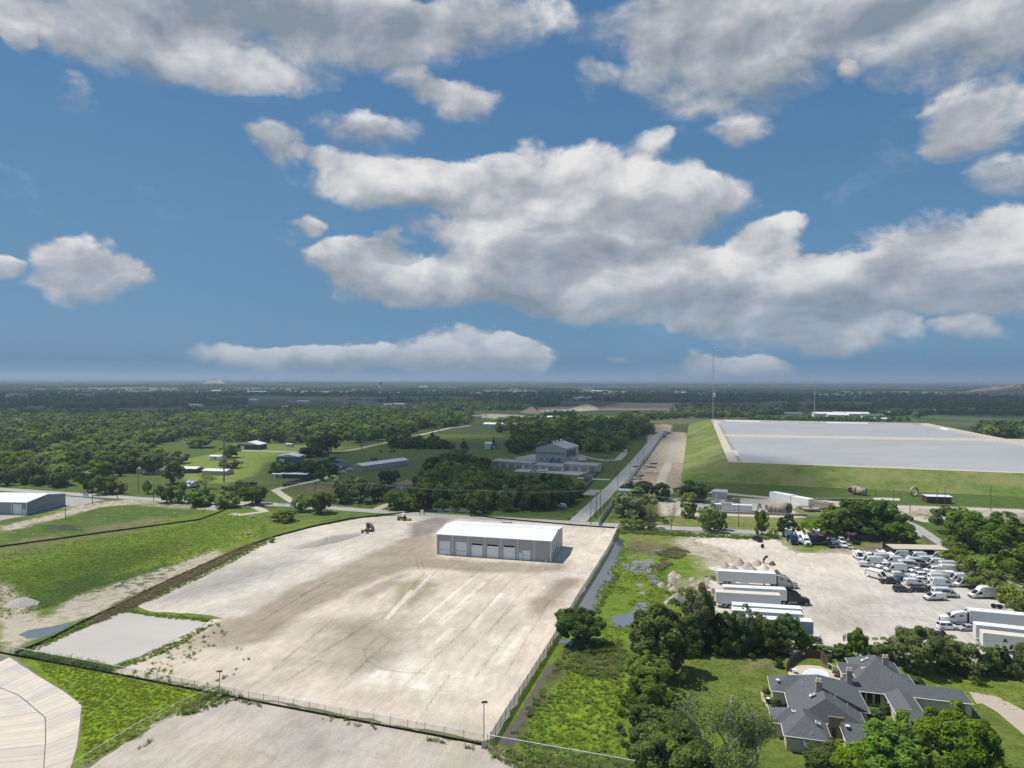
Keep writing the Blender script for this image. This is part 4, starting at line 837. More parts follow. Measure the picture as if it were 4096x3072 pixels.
def heap(name, label, px, h, m, cat='mound', group=None, seedn=1, sy=1.0):
    """a rough earth or rubble heap on an outline"""
    poly = pxpoly(px); c = sum(poly, Vector())/len(poly); rr = random.Random(seedn); mb = MB(); rings = 5; P = jag(poly, 1.0, .12, seedn); n = len(P); V = []
    for j in range(rings):
        f = j/(rings-1)
        for p in P:
            q = p.lerp(c, f*.86); V.append((q.x-c.x+rr.uniform(-.1, .1), q.y-c.y+rr.uniform(-.1, .1), h*(f**.9)*rr.uniform(.88, 1.08) if j else -.05))
    V.append((0, 0, h)); Fs = [(j*n+i, j*n+(i+1) % n, (j+1)*n+(i+1) % n, (j+1)*n+i) for j in range(rings-1) for i in range(n)]+[((rings-1)*n+i, (rings-1)*n+(i+1) % n, rings*n) for i in range(n)]
    o = obj(name, mb.add(V, Fs), m, smooth=True); o.location = c; return tag(o, label, cat, group)
PILEG = mat('grey_aggregate', (.36,.335,.30), .95, .18, 1.5, bump=.4); PILET = mat('tan_spoil', (.38,.33,.26), .95, .2, 1.2, bump=.5)
heap('gravel_ridge', 'long grey gravel windrow beside the yellow grader', [(1162,2195),(1250,2170),(1400,2135),(1440,2128),(1450,2140),(1360,2168),(1260,2190),(1180,2200)], 1.5, PILEG, 'gravel pile', seedn=2)
heap('rubble_heap', 'heap of broken pale rocks at the left edge of the meadow', [(5,2428),(60,2395),(110,2390),(160,2405),(150,2420),(90,2432),(40,2435)], 1.5, mat('pale_rubble', (.46,.42,.35), .95, .35, 1.6, bump=.8), 'rubble', seedn=4)
heap('spoil_heap', 'small grey spoil heap near the far end of the meadow', [(820,2040),(850,2022),(880,2030),(870,2042)], 1.4, PILEG, 'spoil heap', seedn=5)
# ------------------------------------------------------------------ vehicles: every kind is a list of (part, mesh, material key, index of parent part)
PAINTS = {}
def paint_mat(name, col, rough=.32, dirt=.0):
    if name not in PAINTS: PAINTS[name] = mat('paint_'+name, col, rough, .05, 1.3, spec=.55, dirt=tuple(c*.6+.08 for c in col), dirtamt=.12)
    return PAINTS[name]
PW = paint_mat('white', (.78,.79,.79)); PSIL = paint_mat('silver', (.42,.43,.44)); PBLK = paint_mat('black', (.014,.014,.016), .22); PGRY = paint_mat('dark_grey', (.055,.057,.06), .28)
PBLU = paint_mat('blue', (.03,.085,.20), .35); PNAV = paint_mat('navy', (.035,.05,.075), .4); PBRN = paint_mat('rust_brown', (.105,.06,.04), .8); PTAN = paint_mat('tan', (.50,.42,.28), .45); PSLT = paint_mat('slate', (.17,.20,.235), .35); PBURN = paint_mat('burnt', (.05,.035,.028), .95); PYEL = paint_mat('machine_yellow', (.37,.25,.09), .6)
KIND = {}
LAMP = mat('lamp_lens', (.55,.56,.55), .2, .05, 1, spec=.7); TAIL = mat('tail_lens', (.30,.02,.02), .3, .05, 1)
def wheel_mb(x, y, r, w, side):
    return MB().lathe([(r*.86, -w/2), (r, -w/2+.04), (r, w/2-.04), (r*.86, w/2)], 12, (x, y, r), 'y'), MB().lathe([(r*.58, -w/2-.012), (r*.58, w/2+.012)], 10, (x, y, r), 'y')
def add_wheels(P, xs, y, r, w=.24, dual=False):
    for x in xs:
        for s in (-1, 1):
            a, b = wheel_mb(x, s*(y-w/2), r, w, s); i = len(P); P.append(('wheel', a.mesh('wheel'), RUBBER, None)); P.append(('rim', b.mesh('rim'), RIM, i))
def quadp(pts, n=.02): return MB().sheet(pts, n)
def greenhouse(x0, x1, x2, x3, z0, z1, w0, w1):
    """tapered cabin: base x0..x3, roof x1..x2"""
    return MB().add([(x0, -w0, z0), (x3, -w0, z0), (x3, w0, z0), (x0, w0, z0), (x1, -w1, z1), (x2, -w1, z1), (x2, w1, z1), (x1, w1, z1)], [(0, 3, 2, 1), (4, 5, 6, 7), (0, 1, 5, 4), (1, 2, 6, 5), (2, 3, 7, 6), (3, 0, 4, 7)])
def inset(q, f, o=.012):
    q = [Vector(p) for p in q]; c = sum(q, Vector())/len(q); n = (q[1]-q[0]).cross(q[2]-q[0]).normalized()
    return [c+(p-c)*f+n*o for p in q]
def car_kind(name, L, Wd, zb, zh, zt, cab, hood=.0, suv=False, r=.33, pickup=False):
    """L length (x front = +), zb sill, zh shoulder, zt roof; cab = x0,x1,x2,x3"""
    w = Wd/2; h = L/2; P = []
    prof = [(-h, zb+.12), (-h+.05, zh-.18), (-h+.18, zh-.02), (cab[0], zh), (cab[3], zh), (h-.55, zh-.10), (h-.10, zh-.24), (h, zb+.20), (h-.08, zb), (-h+.1, zb)]
    inner = [(x*.985, z) for x, z in prof]; mb = MB(); n = len(prof)
    rows = [(-w*.90, .97), (-w, 1.0), (w, 1.0), (w*.90, .97)]; V = []
    for y, k in rows: V += [(x*k, y, z if abs(y) > w*.95 else z+(.03 if z > zh-.3 else 0)) for x, z in prof]
    Fs = [tuple(range(n)), tuple(range(4*n-1, 3*n-1, -1))]
    for j in range(3): Fs += [(j*n+i, (j+1)*n+i, (j+1)*n+(i+1) % n, j*n+(i+1) % n) for i in range(n)]
    P.append(('body', mb.add(V, Fs).mesh('body'), 'P', None))
    x0, x1, x2, x3 = cab; w0, w1 = w*.93, w*.76
    P.append(('cabin', greenhouse(x0, x1, x2, x3, zh-.02, zt, w0, w1).mesh('cabin'), 'P', None)); c = 1
    k = [Vector(p) for p in [(x0, -w0, zh-.02), (x3, -w0, zh-.02), (x3, w0, zh-.02), (x0, w0, zh-.02), (x1, -w1, zt), (x2, -w1, zt), (x2, w1, zt), (x1, w1, zt)]]
    P.append(('windscreen', quadp(inset([k[1], k[2], k[6], k[5]], .86)).mesh('windscreen'), GLASS, c))
    P.append(('rear_window', quadp(inset([k[3], k[0], k[4], k[7]], .82)).mesh('rear_window'), GLASS, c))
    for a, b, d, e in ((0, 1, 5, 4), (2, 3, 7, 6)):
        A, B, D, E_ = k[a], k[b], k[d], k[e]; m0, m1 = A.lerp(B, .5), E_.lerp(D, .5)
        P.append(('side_window', quadp(inset([A, m0, m1, E_], .84)).mesh('side_window'), GLASS, c)); P.append(('side_window', quadp(inset([m0, B, D, m1], .84)).mesh('side_window'), GLASS, c))
    add_wheels(P, (-h*.60, h*.62), w, r)
    for s in (-1, 1):
        P.append(('headlight', MB().box((h-.14, s*w*.72, zh-.30), (.16, .38, .15)).mesh('headlight'), LAMP, None)); P.append(('tail_light', MB().box((-h+.04, s*w*.78, zh-.22), (.1, .26, .2)).mesh('tail_light'), TAIL, None))
    P.append(('bumper', MB().box((h-.03, 0, zb+.12), (.14, Wd*.92, .2)).mesh('bumper'), DARK, None))
    if pickup: P.append(('cargo_bed', MB().box(((-h+x0)/2+.03, 0, zh-.03), (x0+h-.25, Wd*.82, .12)).mesh('cargo_bed'), DARK, None))
    KIND[name] = P
car_kind('sedan', 4.7, 1.8, .22, .92, 1.42, (-1.55, -1.0, .55, 1.15)); car_kind('suv', 4.7, 1.9, .28, 1.08, 1.76, (-2.22, -2.0, .55, 1.05), r=.37); car_kind('hatch', 4.3, 1.78, .24, .96, 1.5, (-2.0, -1.5, .5, 1.1)); car_kind('pickup', 5.6, 1.95, .38, 1.12, 1.86, (-.75, -.55, .85, 1.35), r=.40, pickup=True)
def van_kind(name, L, Wd, H, nose, windows=False, box=False, low=False):
    w = Wd/2; h = L/2; P = []; zb = .30; xc = h-nose                                    # cab starts at xc
    if box:
        cabH = 2.2; prof = [(xc-.9, zb), (h-.06, zb), (h, .75), (h-.18, 1.05), (h-.75, 1.22), (xc+.25, cabH), (xc-.9, cabH+.05)]
        P.append(('body', MB().side(prof, -w*.92, w*.92).mesh('body'), 'P', None))
        P.append(('cargo_box', MB().box(((-h+xc-.9)/2, 0, .55+(H-.55)/2), (xc-.9+h, Wd+.1, H-.55)).mesh('cargo_box'), mat('dull_white_box', (.56,.57,.58), .5, .05, 1), None)); b = len(P)-1
        P.append(('box_roof', MB().box(((-h+xc-.9)/2, 0, H+.02), (xc-.9+h+.04, Wd+.14, .05)).mesh('box_roof'), mat('cream_box_roof', (.62,.57,.45), .6, .06, 1), b))
        P.append(('wind_fairing', MB().side([(xc-.9, cabH), (xc+.2, cabH), (xc-.3, H-.15), (xc-.9, H)], -w*.8, w*.8).mesh('wind_fairing'), 'P', 0)); roofx = xc+.25; rz = cabH
    else:
        prof = [(-h, zb+.05), (-h, H*.55), (-h+.10, H-.12), (-h+.35, H), (xc-.45, H), (xc-.05, H-.16), (h-.85, 1.20 if not low else 1.12), (h-.16, 1.02), (h, .78), (h, zb+.12), (h-.1, zb)]
        n = len(prof); V = []
        for y, k, kz in ((-w*.86, 1, 1), (-w, 1, .955), (-w, 1, None), (w, 1, None), (w, 1, .955), (w*.86, 1, 1)):
            V += [(x, y, (z if z < H*.8 else z*(kz or .86)) if kz != 1 else z) for x, z in prof]
        Fs = [tuple(range(n)), tuple(range(6*n-1, 5*n-1, -1))]
        for j in range(5): Fs += [(j*n+i, (j+1)*n+i, (j+1)*n+(i+1) % n, j*n+(i+1) % n) for i in range(n)]
        P.append(('body', MB().add(V, Fs).mesh('body'), 'P', None)); roofx = xc-.05; rz = H-.16
    ws = [Vector((h-.85 if not box else h-.75, -w*.82, 1.24)), Vector((h-.85 if not box else h-.75, w*.82, 1.24)), Vector((roofx, w*.80, rz-.05)), Vector((roofx, -w*.80, rz-.05))]
    P.append(('windscreen', quadp(inset(ws, .94, .02), .03).mesh('windscreen'), GLASS, 0))
    for s in (-1, 1):
        ys = s*(w*.92 if box else w)+s*.004
        q = [(xc-.55, ys, 1.22), (h-1.05 if not box else h-.95, ys, 1.22), (roofx+.02, ys, min(rz-.2, 1.85)), (xc-.55, ys, min(rz-.12, 1.9))]
        P.append(('side_window', quadp(q if s < 0 else q[::-1], .025).mesh('side_window'), GLASS, 0))
        if windows:
            q = [(-h+.35, ys, H*.53), (xc-.75, ys, H*.53), (xc-.75, ys, H*.78), (-h+.35, ys, H*.78)]; P.append(('side_window', quadp(q if s < 0 else q[::-1], .025).mesh('side_window'), GLASS, 0))
        P.append(('mirror', MB().box((h-1.15, s*(w+.12), 1.35), (.12, .2, .26)).mesh('mirror'), DARK, 0))
        P.append(('headlight', MB().box((h-.10, s*w*.75, .92), (.22, .30, .24)).mesh('headlight'), LAMP, 0)); P.append(('sill', MB().box((-.1, s*w, zb+.12), (L*.62, .05, .14)).mesh('sill'), DARK, 0))
        P.append(('tail_light', MB().box((-h, s*w*.88, H*.42), (.06, .14, .5)).mesh('tail_light'), TAIL, 0))
    P.append(('bumper', MB().box((h-.02, 0, .46), (.14, Wd*.94, .30)).mesh('bumper'), DARK, 0)); P.append(('grille', MB().box((h+.005, 0, .80), (.05, Wd*.5, .16)).mesh('grille'), DARK, 0))
    if not box: P.append(('rear_door_window', MB().box((-h+.02, 0, H*.68), (.06, Wd*.62, H*.2)).mesh('rear_door_window'), GLASS, 0))
    add_wheels(P, (-h*.58, h*.66), w*.97, .36, .25); KIND[name] = P
van_kind('high_van', 5.95, 2.05, 2.65, 1.9); van_kind('long_van', 6.7, 2.05, 2.75, 1.9); van_kind('cargo_van', 5.7, 2.0, 2.15, 1.9, low=True); van_kind('minibus', 6.7, 2.05, 2.75, 1.9, windows=True); van_kind('small_van', 4.4, 1.78, 1.85, 1.6, low=True); van_kind('box_truck', 7.0, 2.1, 3.15, 2.3, box=True)
def tractor_kind(name, H=3.85, sleeper=2.2, hood=1.75):
    P = []; w = 1.2; L = 7.4; h = L/2; xs = h-hood-1.6-sleeper            # back of sleeper
    P.append(('frame', MB().box((0-.2, 0, .82), (L-.5, .9, .24)).mesh('frame'), DARK, None))
    prof = [(h-hood-.15, .75), (h-.05, .75), (h+.02, 1.35), (h-.25, 1.72), (h-hood-.1, 1.98), (h-hood-.15, 1.98)]
    P.append(('hood', MB().side(prof, -w*.72, w*.72).side([(h-1.45, .62), (h-.02, .62), (h-.05, 1.15), (h-.3, 1.38), (h-1.3, 1.40)], -w, -w*.70).side([(h-1.45, .62), (h-.02, .62), (h-.05, 1.15), (h-.3, 1.38), (h-1.3, 1.40)], w*.70, w).mesh('hood'), 'P', None))
    cab = [(xs, .72), (h-hood, .72), (h-hood, 1.95), (h-hood-.62, 2.72), (h-hood-1.25, 3.30), (xs+.9, H-.06), (xs+.25, H), (xs, H-.05)]; n = len(cab); V = []
    for y, k in ((-w*.78, 1.0), (-w, .93), (-w, 0), (w, 0), (w, .93), (w*.78, 1.0)): V += [(x, y, z if z < 2.6 or k == 1.0 else z*(k or .86)) for x, z in cab]
    Fs = [tuple(range(n)), tuple(range(6*n-1, 5*n-1, -1))]
    for j in range(5): Fs += [(j*n+i, (j+1)*n+i, (j+1)*n+(i+1) % n, j*n+(i+1) % n) for i in range(n)]
    P.append(('cab', MB().add(V, Fs).mesh('cab'), 'P', None)); c = 2
    P.append(('windscreen', quadp(inset([(h-hood+.0, -w*.86, 2.0), (h-hood+.0, w*.86, 2.0), (h-hood-.60, w*.82, 2.72), (h-hood-.60, -w*.82, 2.72)], .93, .03), .03).mesh('windscreen'), GLASS, c))
    for s in (-1, 1):
        q = [(h-hood-1.15, s*(w+.006), 1.95), (h-hood-.12, s*(w+.006), 1.95), (h-hood-.55, s*(w+.006), 2.55), (h-hood-1.15, s*(w+.006), 2.55)]
        P.append(('side_window', quadp(q if s < 0 else q[::-1], .03).mesh('side_window'), GLASS, c)); P.append(('sleeper_window', MB().box((xs+sleeper*.55, s*(w+.005), 2.55), (.6, .05, .35)).mesh('sleeper_window'), GLASS, c))
        P.append(('mirror', MB().box((h-hood-.1, s*(w+.2), 2.1), (.12, .16, .7)).mesh('mirror'), DARK, c)); P.append(('fuel_tank', MB().tube([(xs+.2, s*.92, .72), (xs+2.2, s*.92, .72)], .33, 10).mesh('fuel_tank'), RIM, 0))
        P.append(('headlight', MB().box((h-.18, s*w*.78, 1.12), (.25, .36, .26)).mesh('headlight'), LAMP, 1))
        P.append(('side_fairing', MB().box((xs-.25, s*w*.96, 2.3), (.5, .06, 2.6)).mesh('side_fairing'), DARK, c)); P.append(('mudflap', MB().box((-h+.05, s*.85, .75), (.04, .6, .7)).mesh('mudflap'), DARK, 0))
    P.append(('grille', MB().box((h, 0, 1.12), (.1, 1.1, .7)).mesh('grille'), DARK, 1)); P.append(('bumper', MB().box((h+.02, 0, .55), (.24, 2.3, .38)).mesh('bumper'), RIM, 1))
    P.append(('fifth_wheel', MB().box((-h+1.5, 0, 1.02), (1.0, .95, .16)).mesh('fifth_wheel'), DARK, 0))
    add_wheels(P, (-h+.75, -h+2.0), 1.2, .5, .52); add_wheels(P, (h-1.0,), 1.18, .5, .3); KIND[name] = P
tractor_kind('tractor'); tractor_kind('day_tractor', 3.2, 1.2)
def trailer_kind(name, L=16.15, refr=False, side='G', skirt=False, ribs=False, Hh=4.05, roofm=None, rnded=False):
    P = []; h = L/2; w = 1.28; fl = 1.15
    P.append(('box', MB().box((0, 0, (fl+Hh)/2), (L, 2*w, Hh-fl)).mesh('box'), side, None))
    if rnded: P.append(('roof', MB().side([(-h, Hh), (h, Hh), (h-.15, Hh+.05), (-h+.15, Hh+.05)], -w, w).lathe([(w*.98, -h+.2), (w*.98, h-.2)], 16, (0, 0, Hh-.95), 'x').mesh('roof'), roofm or WROOF, 0))
    else: P.append(('roof', MB().box((0, 0, Hh+.025), (L+.02, 2*w+.02, .05)).mesh('roof'), roofm or WROOF, 0))
    P.append(('lower_rail', MB().box((0, w+.01, fl+.08), (L, .05, .16)).mesh('lower_rail'), TRIM, 0)); P.append(('lower_rail', MB().box((0, -w-.01, fl+.08), (L, .05, .16)).mesh('lower_rail'), TRIM, 0))
    for x in (-h, h):
        for s in (-1, 1): P.append(('corner_post', MB().box((x, s*w, (fl+Hh)/2), (.16, .12, Hh-fl)).mesh('corner_post'), WHITE, 0))
    if ribs:
        nn = 26; rm = MB().box((0, 0, (fl+Hh)/2), (.09, .05, Hh-fl-.3)).mesh('panel_rib')
        for i in range(nn):
            for s in (-1, 1): P.append(('panel_rib', rm, side, 0, (-h+L*(i+.5)/nn, s*(w+.025), 0)))
    P.append(('rear_door', MB().box((-h-.03, -w*.49, (fl+Hh)/2), (.05, w*.94, Hh-fl-.2)).mesh('rear_door'), side, 0)); P.append(('rear_door', MB().box((-h-.03, w*.49, (fl+Hh)/2), (.05, w*.94, Hh-fl-.2)).mesh('rear_door'), side, 0))
    P.append(('chassis', MB().box((-h+2.9, 0, .88), (4.4, 1.1, .3)).mesh('chassis'), DARK, None)); P.append(('landing_gear', MB().box((h-3.0, .8, .6), (.14, .14, 1.1)).box((h-3.0, -.8, .6), (.14, .14, 1.1)).box((h-3.0, 0, .7), (.1, 1.6, .1)).mesh('landing_gear'), DARK, None))
    P.append(('underride_guard', MB().box((-h+.05, 0, .6), (.1, 2.1, .14)).mesh('underride_guard'), TRIM, None))
    if skirt:
        for s in (-1, 1): P.append(('side_skirt', MB().box((-h+7.6, s*w*.97, .82), (2.4, .04, .62)).mesh('side_skirt'), WHITE, None))
    add_wheels(P, (-h+2.2, -h+3.5), 1.25, .5, .5); KIND[name] = P
TSIDE = mat('trailer_side', (.63,.65,.67), .42, .05, .5); TSIDEW = mat('trailer_side_white', (.74,.75,.75), .45, .05, .5); TSIDEB = mat('trailer_side_blue', (.38,.43,.49), .5, .08, .5)
trailer_kind('trailer', side=TSIDE, skirt=True, ribs=True); trailer_kind('plain_trailer', side=TSIDE, roofm=mat('cream_trailer_roof', (.66,.60,.50), .6, .08, .4)); trailer_kind('white_trailer', side=TSIDEW); trailer_kind('round_trailer', side=TSIDEW, rnded=True); trailer_kind('ribbed_trailer', 15.0, side=TSIDEW, ribs=True, roofm=MATS['cream_trailer_roof']); trailer_kind('blue_trailer', 14.6, side=TSIDEB, ribs=True)
def place(kind, name, label, cat, u=None, v=None, hd=0.0, paint=None, group=None, loc=None, sc=1.0, deg=True):
    p = loc if loc is not None else G(u, v); t = thing(name, label, cat, p, math.radians(hd) if deg else hd, group)
    if sc != 1.0: t.scale = (sc,)*3 if not isinstance(sc, tuple) else sc
    made = []
    for pt in KIND[kind]:
        nm, me, m, par = pt[:4]; mm = (paint or PW) if m == 'P' else m
        made.append(obj(nm, me, mm, t if par is None else made[par], loc=pt[4] if len(pt) > 4 else None))
    return t
Z = lambda x, y: (3200+x/2.469, 2150+y/2.469)
VG = 'vehicles parked in the van rows'
rows = [  # kind, x, y in the enlarged view, heading, paint, name, label
 ('high_van',575,216,-96,PW,'van','white high-roof van facing the camera at the left end of the back row'),
 ('small_van',683,208,-95,PW,'van','small white van with dark windscreen facing the camera in the back row'),
 ('high_van',790,200,80,PW,'van','white high van seen from behind beside the carport'),
 ('cargo_van',868,206,85,PW,'van','white van with open rear doors against the carport end'),
 ('high_van',975,203,176,PW,'van','white van behind the slate pickup under the carport edge'),
 ('pickup',990,226,172,PSLT,'pickup_truck','slate blue pickup in the back van row'),
 ('high_van',1150,222,176,PW,'van','white van facing left in front of the carport opening'),
 ('high_van',1360,214,176,PW,'van','white van facing left at the right end of the carport'),
 ('long_van',1430,248,174,PW,'van','white van beside the bushes at the right end of the second row'),
 ('long_van',770,236,176,PW,'van','white long van tucked behind the second-row vans on the left'),
 ('long_van',705,270,176,PW,'van','white long van right behind the small white hatch van'),
 ('small_van',655,296,-14,PW,'van','small white damaged hatch van at the left of the second row'),
 ('high_van',915,262,176,PW,'van','white van facing left behind the boxy jeep-like van'),
 ('suv',822,306,192,PW,'van','boxy white van with round nose left of the tall centre van'),
 ('long_van',940,340,180,PW,'van','large white van facing left in the middle of the second row'),
 ('minibus',1085,306,-4,PW,'minibus','white minibus with a long dark window strip behind the white sedan'),
 ('minibus',1155,282,-4,PW,'minibus','second white minibus with dark side windows just behind the first'),
 ('high_van',1205,262,176,PW,'van','white van with plain side in the packed middle rows'),
 ('sedan',1150,346,186,PW,'sedan','white sedan parked sideways below the minibuses'),
 ('high_van',1320,286,178,PW,'van','white van facing left behind the burnt brown car'),
 ('suv',1262,318,0,PBURN,'car','burnt-out brown car between white vans'),
 ('cargo_van',1320,348,184,PW,'van','wrecked white van with smashed nose next to the burnt car'),
 ('long_van',1490,318,-8,PW,'van','white van nearest the bushes facing right'),
 ('long_van',1500,356,-12,PW,'van','white van with damaged front facing right above the silver car'),
 ('long_van',763,412,-62,PW,'van','white stripped van standing diagonally with its hood open'),
 ('pickup',885,458,-6,PBLK,'pickup_truck','black wrecked pickup beside the diagonal van'),
 ('hatch',1000,432,176,PBLU,'car','small blue car behind the black wrecked pickup'),
 ('small_van',985,398,-6,PW,'van','white van above the small blue car'),
 ('suv',1175,402,182,PW,'suv','white estate with dark side windows in the third row'),
 ('cargo_van',1135,476,-4,PW,'van','white cargo van facing right in the third row'),
 ('suv',1215,450,-4,PW,'suv','white suv hidden behind the third-row cargo van'),
 ('long_van',1385,446,-4,PW,'van','white van behind the third-row centre van'),
 ('high_van',1405,486,-6,PW,'van','white van facing right beside the yellow grass patch'),
 ('sedan',1560,406,180,PSIL,'sedan','silver car near the bushes in the third row'),
 ('cargo_van',1660,398,85,PW,'van','white van wreck standing on end of the row by the bushes'),
 ('high_van',1550,440,182,PW,'van','white van between the silver car and the long front van'),
 ('long_van',1640,490,180,PW,'van','long white van facing left at the end of the third row'),
 ('suv',1005,540,-5,PGRY,'suv','dark grey suv parked in the front row'),
 ('hatch',1172,541,-5,PBLK,'hatchback','black hatchback right of the dark grey suv'),
 ('sedan',1300,536,-5,PBLK,'sedan','black sedan mostly hidden behind the white minibus'),
 ('minibus',1435,590,-6,PW,'minibus','white high-roof passenger van with dark windows in the front row'),
 ('cargo_van',1330,620,184,PW,'van','white cargo van facing left in front of the passenger van'),
 ('box_truck',1800,600,182,PW,'box_truck','white box truck with cream roof beside the bushes'),
 ('suv',1455,910,-4,PW,'suv','white suv parked in front of the white semi tractor'),
 ('sedan',1655,922,180,PSIL,'sedan','silver sedan beside the white suv under the semi trailer')]
for k, x, y, hd, pm, nm, lb in rows:
    u, v = Z(x, y); place(k, nm, lb, {'van': 'van', 'pickup_truck': 'pickup truck', 'minibus': 'minibus', 'sedan': 'car', 'suv': 'car', 'car': 'car', 'hatchback': 'car', 'box_truck': 'box truck'}[nm], u, v-2, hd, pm, VG)
# old trucks and cars by the hedge
Y = lambda x, y: (3100+x/5.821, 2080+y/5.821)
TG = 'old trucks and cars lined up by the hedge'
for k, x, y, hd, pm, nm, lb, sc in [
 ('tractor',300,400,86,PW,'semi_tractor','white semi tractor facing away at the left end of the old truck line',1),
 ('tractor',410,540,84,PBLU,'semi_tractor','blue semi tractor seen from behind with bare frame',1),
 ('tractor',580,500,-95,PW,'semi_tractor','white semi tractor facing the camera behind the front one',1),
 ('tractor',700,570,-95,PW,'semi_tractor','white semi tractor with dark roof vent facing the camera in front',.95),
 ('tractor',770,420,-92,PTAN,'semi_tractor','tan semi tractor cab half hidden behind the white one',.9),
 ('tractor',940,420,86,PW,'semi_tractor','white semi tractor facing away beside the small boat',1),
 ('tractor',880,540,86,PNAV,'semi_tractor','navy semi tractor facing away with exposed rear wheels',1),
 ('day_tractor',1040,540,86,PBRN,'semi_tractor','rusty brown truck cab seen from behind',1.1),
 ('day_tractor',1790,520,86,PBRN,'dump_truck','rusty brown truck with tall open body by the dark fence',1.15),
 ('pickup',1255,620,-92,PBLK,'pickup_truck','black pickup facing the camera beside the brown truck',1),
 ('sedan',1200,560,-92,PGRY,'car','dark car behind the black pickup',1),
 ('sedan',1370,520,-95,PSLT,'car','dark slate car parked behind the stripped wreck',1),
 ('hatch',1430,625,-95,PGRY,'car','stripped grey car wreck without its hood',1),
 ('suv',1590,625,-95,PW,'suv','white suv facing the camera left of the tan sedan',1),
 ('sedan',1735,655,-95,PTAN,'sedan','tan sedan facing the camera at the right end of the old car line',.95),
 ('pickup',1545,520,86,PW,'pickup_truck','white pickup parked behind the white suv',1)]:
    u, v = Y(x, y); place(k, nm, lb, {'semi_tractor': 'truck', 'dump_truck': 'truck', 'pickup_truck': 'pickup truck', 'car': 'car', 'suv': 'car', 'sedan': 'car'}[nm], u, v, hd, pm, TG, sc=sc)
place('suv', 'suv', 'black suv alone on the pale gravel left of the old trucks', 'car', 3029, 2164, 100, PBLK)
# semi trucks
def rig(tr, u0, v0, u1, v1, tl, tractor=None, tlabel=None, paint=None, tk='tractor', cat='trailer', rev=False):
    a, b = G(u0, v0), G(u1, v1); hd = math.atan2((b-a).y, (b-a).x); d = (b-a).normalized(); L = {'ribbed_trailer': 15.0, 'blue_trailer': 14.6}.get(tr, 16.15)
    place(tr, 'semi_trailer', tl, 'trailer', loc=a+d*L/2, hd=hd, deg=False, group='semi trailers in the truck lot')
    if tractor: place(tk, 'semi_tractor', tlabel, 'truck', loc=a+d*(L+2.35), hd=hd, deg=False, paint=paint, group='semi tractors in the truck lot')
rig('trailer',2869,2334,3075,2346,'white trailer with side skirt hitched to the silver semi tractor',True,'silver semi tractor with its trailer at the back of the truck row',PSIL)
rig('white_trailer',2892,2402,3110,2413,'pale trailer hitched to the black semi tractor',True,'black semi tractor facing right in the middle of the truck row',PBLK)
rig('plain_trailer',2862,2424,3065,2436,'detached trailer with dusty cream roof in front of the black rig')
rig('white_trailer',2930,2478,3170,2494,'white trailer behind the round-roofed one')
rig('round_trailer',2928,2500,3165,2516,'trailer with a rounded silver roof half hidden by trees')
rig('blue_trailer',2985,2534,3170,2546,'bluish corrugated trailer nearest the trees')
a, b = G(3872,2502), G(4096,2524); dd = (b-a).normalized(); hh = math.atan2(-dd.y, -dd.x)
place('trailer','semi_trailer','long white trailer hitched to the white semi tractor at the right edge','trailer',loc=a+dd*8.1,hd=hh,deg=False,group='semi trailers in the truck lot')
place('tractor','semi_tractor','white semi tractor facing left at the right side of the lot','truck',loc=a-dd*2.35,hd=hh,deg=False,paint=PW,group='semi tractors in the truck lot')
a, b = G(3898,2562), G(4096,2585); dd = (b-a).normalized(); hh = math.atan2(dd.y, dd.x)
place('white_trailer','semi_trailer','plain white trailer behind the ribbed one at the right edge','trailer',loc=a+dd*8.1,hd=hh,deg=False,group='semi trailers in the truck lot')
a = G(3924,2596); place('ribbed_trailer','semi_trailer','ribbed white trailer nearest the hedge at the right edge','trailer',loc=a+dd*7.6,hd=hh,deg=False,group='semi trailers in the truck lot')
place('tractor','semi_tractor','black semi tractor parked behind the hedge','truck',3763,2592,-98,PBLK,'semi tractors in the truck lot')
place('sedan','sedan','black car half hidden by a bush beside the walking person','car',3242,2569,-8,PBLK)
# elsewhere
for k, u, v, hd, pm, nm, lb, ct in [
 ('suv',2505,1808,-118,PW,'suv','white suv driving on the side road','car'),('sedan',2514,1803,60,PBLK,'sedan','dark car passing the white suv on the side road','car'),
 ('suv',2247,2030,150,PW,'suv','white suv parked under the trees at the junction','car'),('pickup',2265,2026,150,PBRN,'pickup_truck','brown pickup beside the white suv at the junction','pickup truck'),
 ('pickup',2550,1917,175,PW,'pickup_truck','white pickup on the construction strip','pickup truck'),('pickup',2133,1888,175,PW,'pickup_truck','white pickup before the storage units','pickup truck'),
 ('pickup',2210,1884,5,PSIL,'pickup_truck','grey pickup by the storage unit doors','pickup truck'),('pickup',1965,1873,10,PW,'pickup_truck','white work truck at the left end of the storage units','pickup truck'),
 ('sedan',2920,2006,180,PSLT,'sedan','slate sedan in the pipe yard','car'),('sedan',2953,2032,-70,PW,'sedan','white sedan beside the white containers','car'),
 ('suv',2655,1738,10,PW,'suv','white pickup among construction gear near the strip end','car'),('pickup',2858,1722,100,PW,'pickup_truck','white pickup parked on the dam crest','pickup truck'),
 ('tractor',755,1948,-120,PW,'semi_tractor','white semi tractor in the farm yard by the road','truck'),('tractor',772,1950,-120,PW,'semi_tractor','second white semi tractor beside the first in the farm yard','truck'),
 ('tractor',2272,1880,-90,PSIL,'semi_tractor','silver truck cab backed up to the storage units','truck')]:
    place(k, nm, lb, ct, u, v, hd, pm)
i = 0
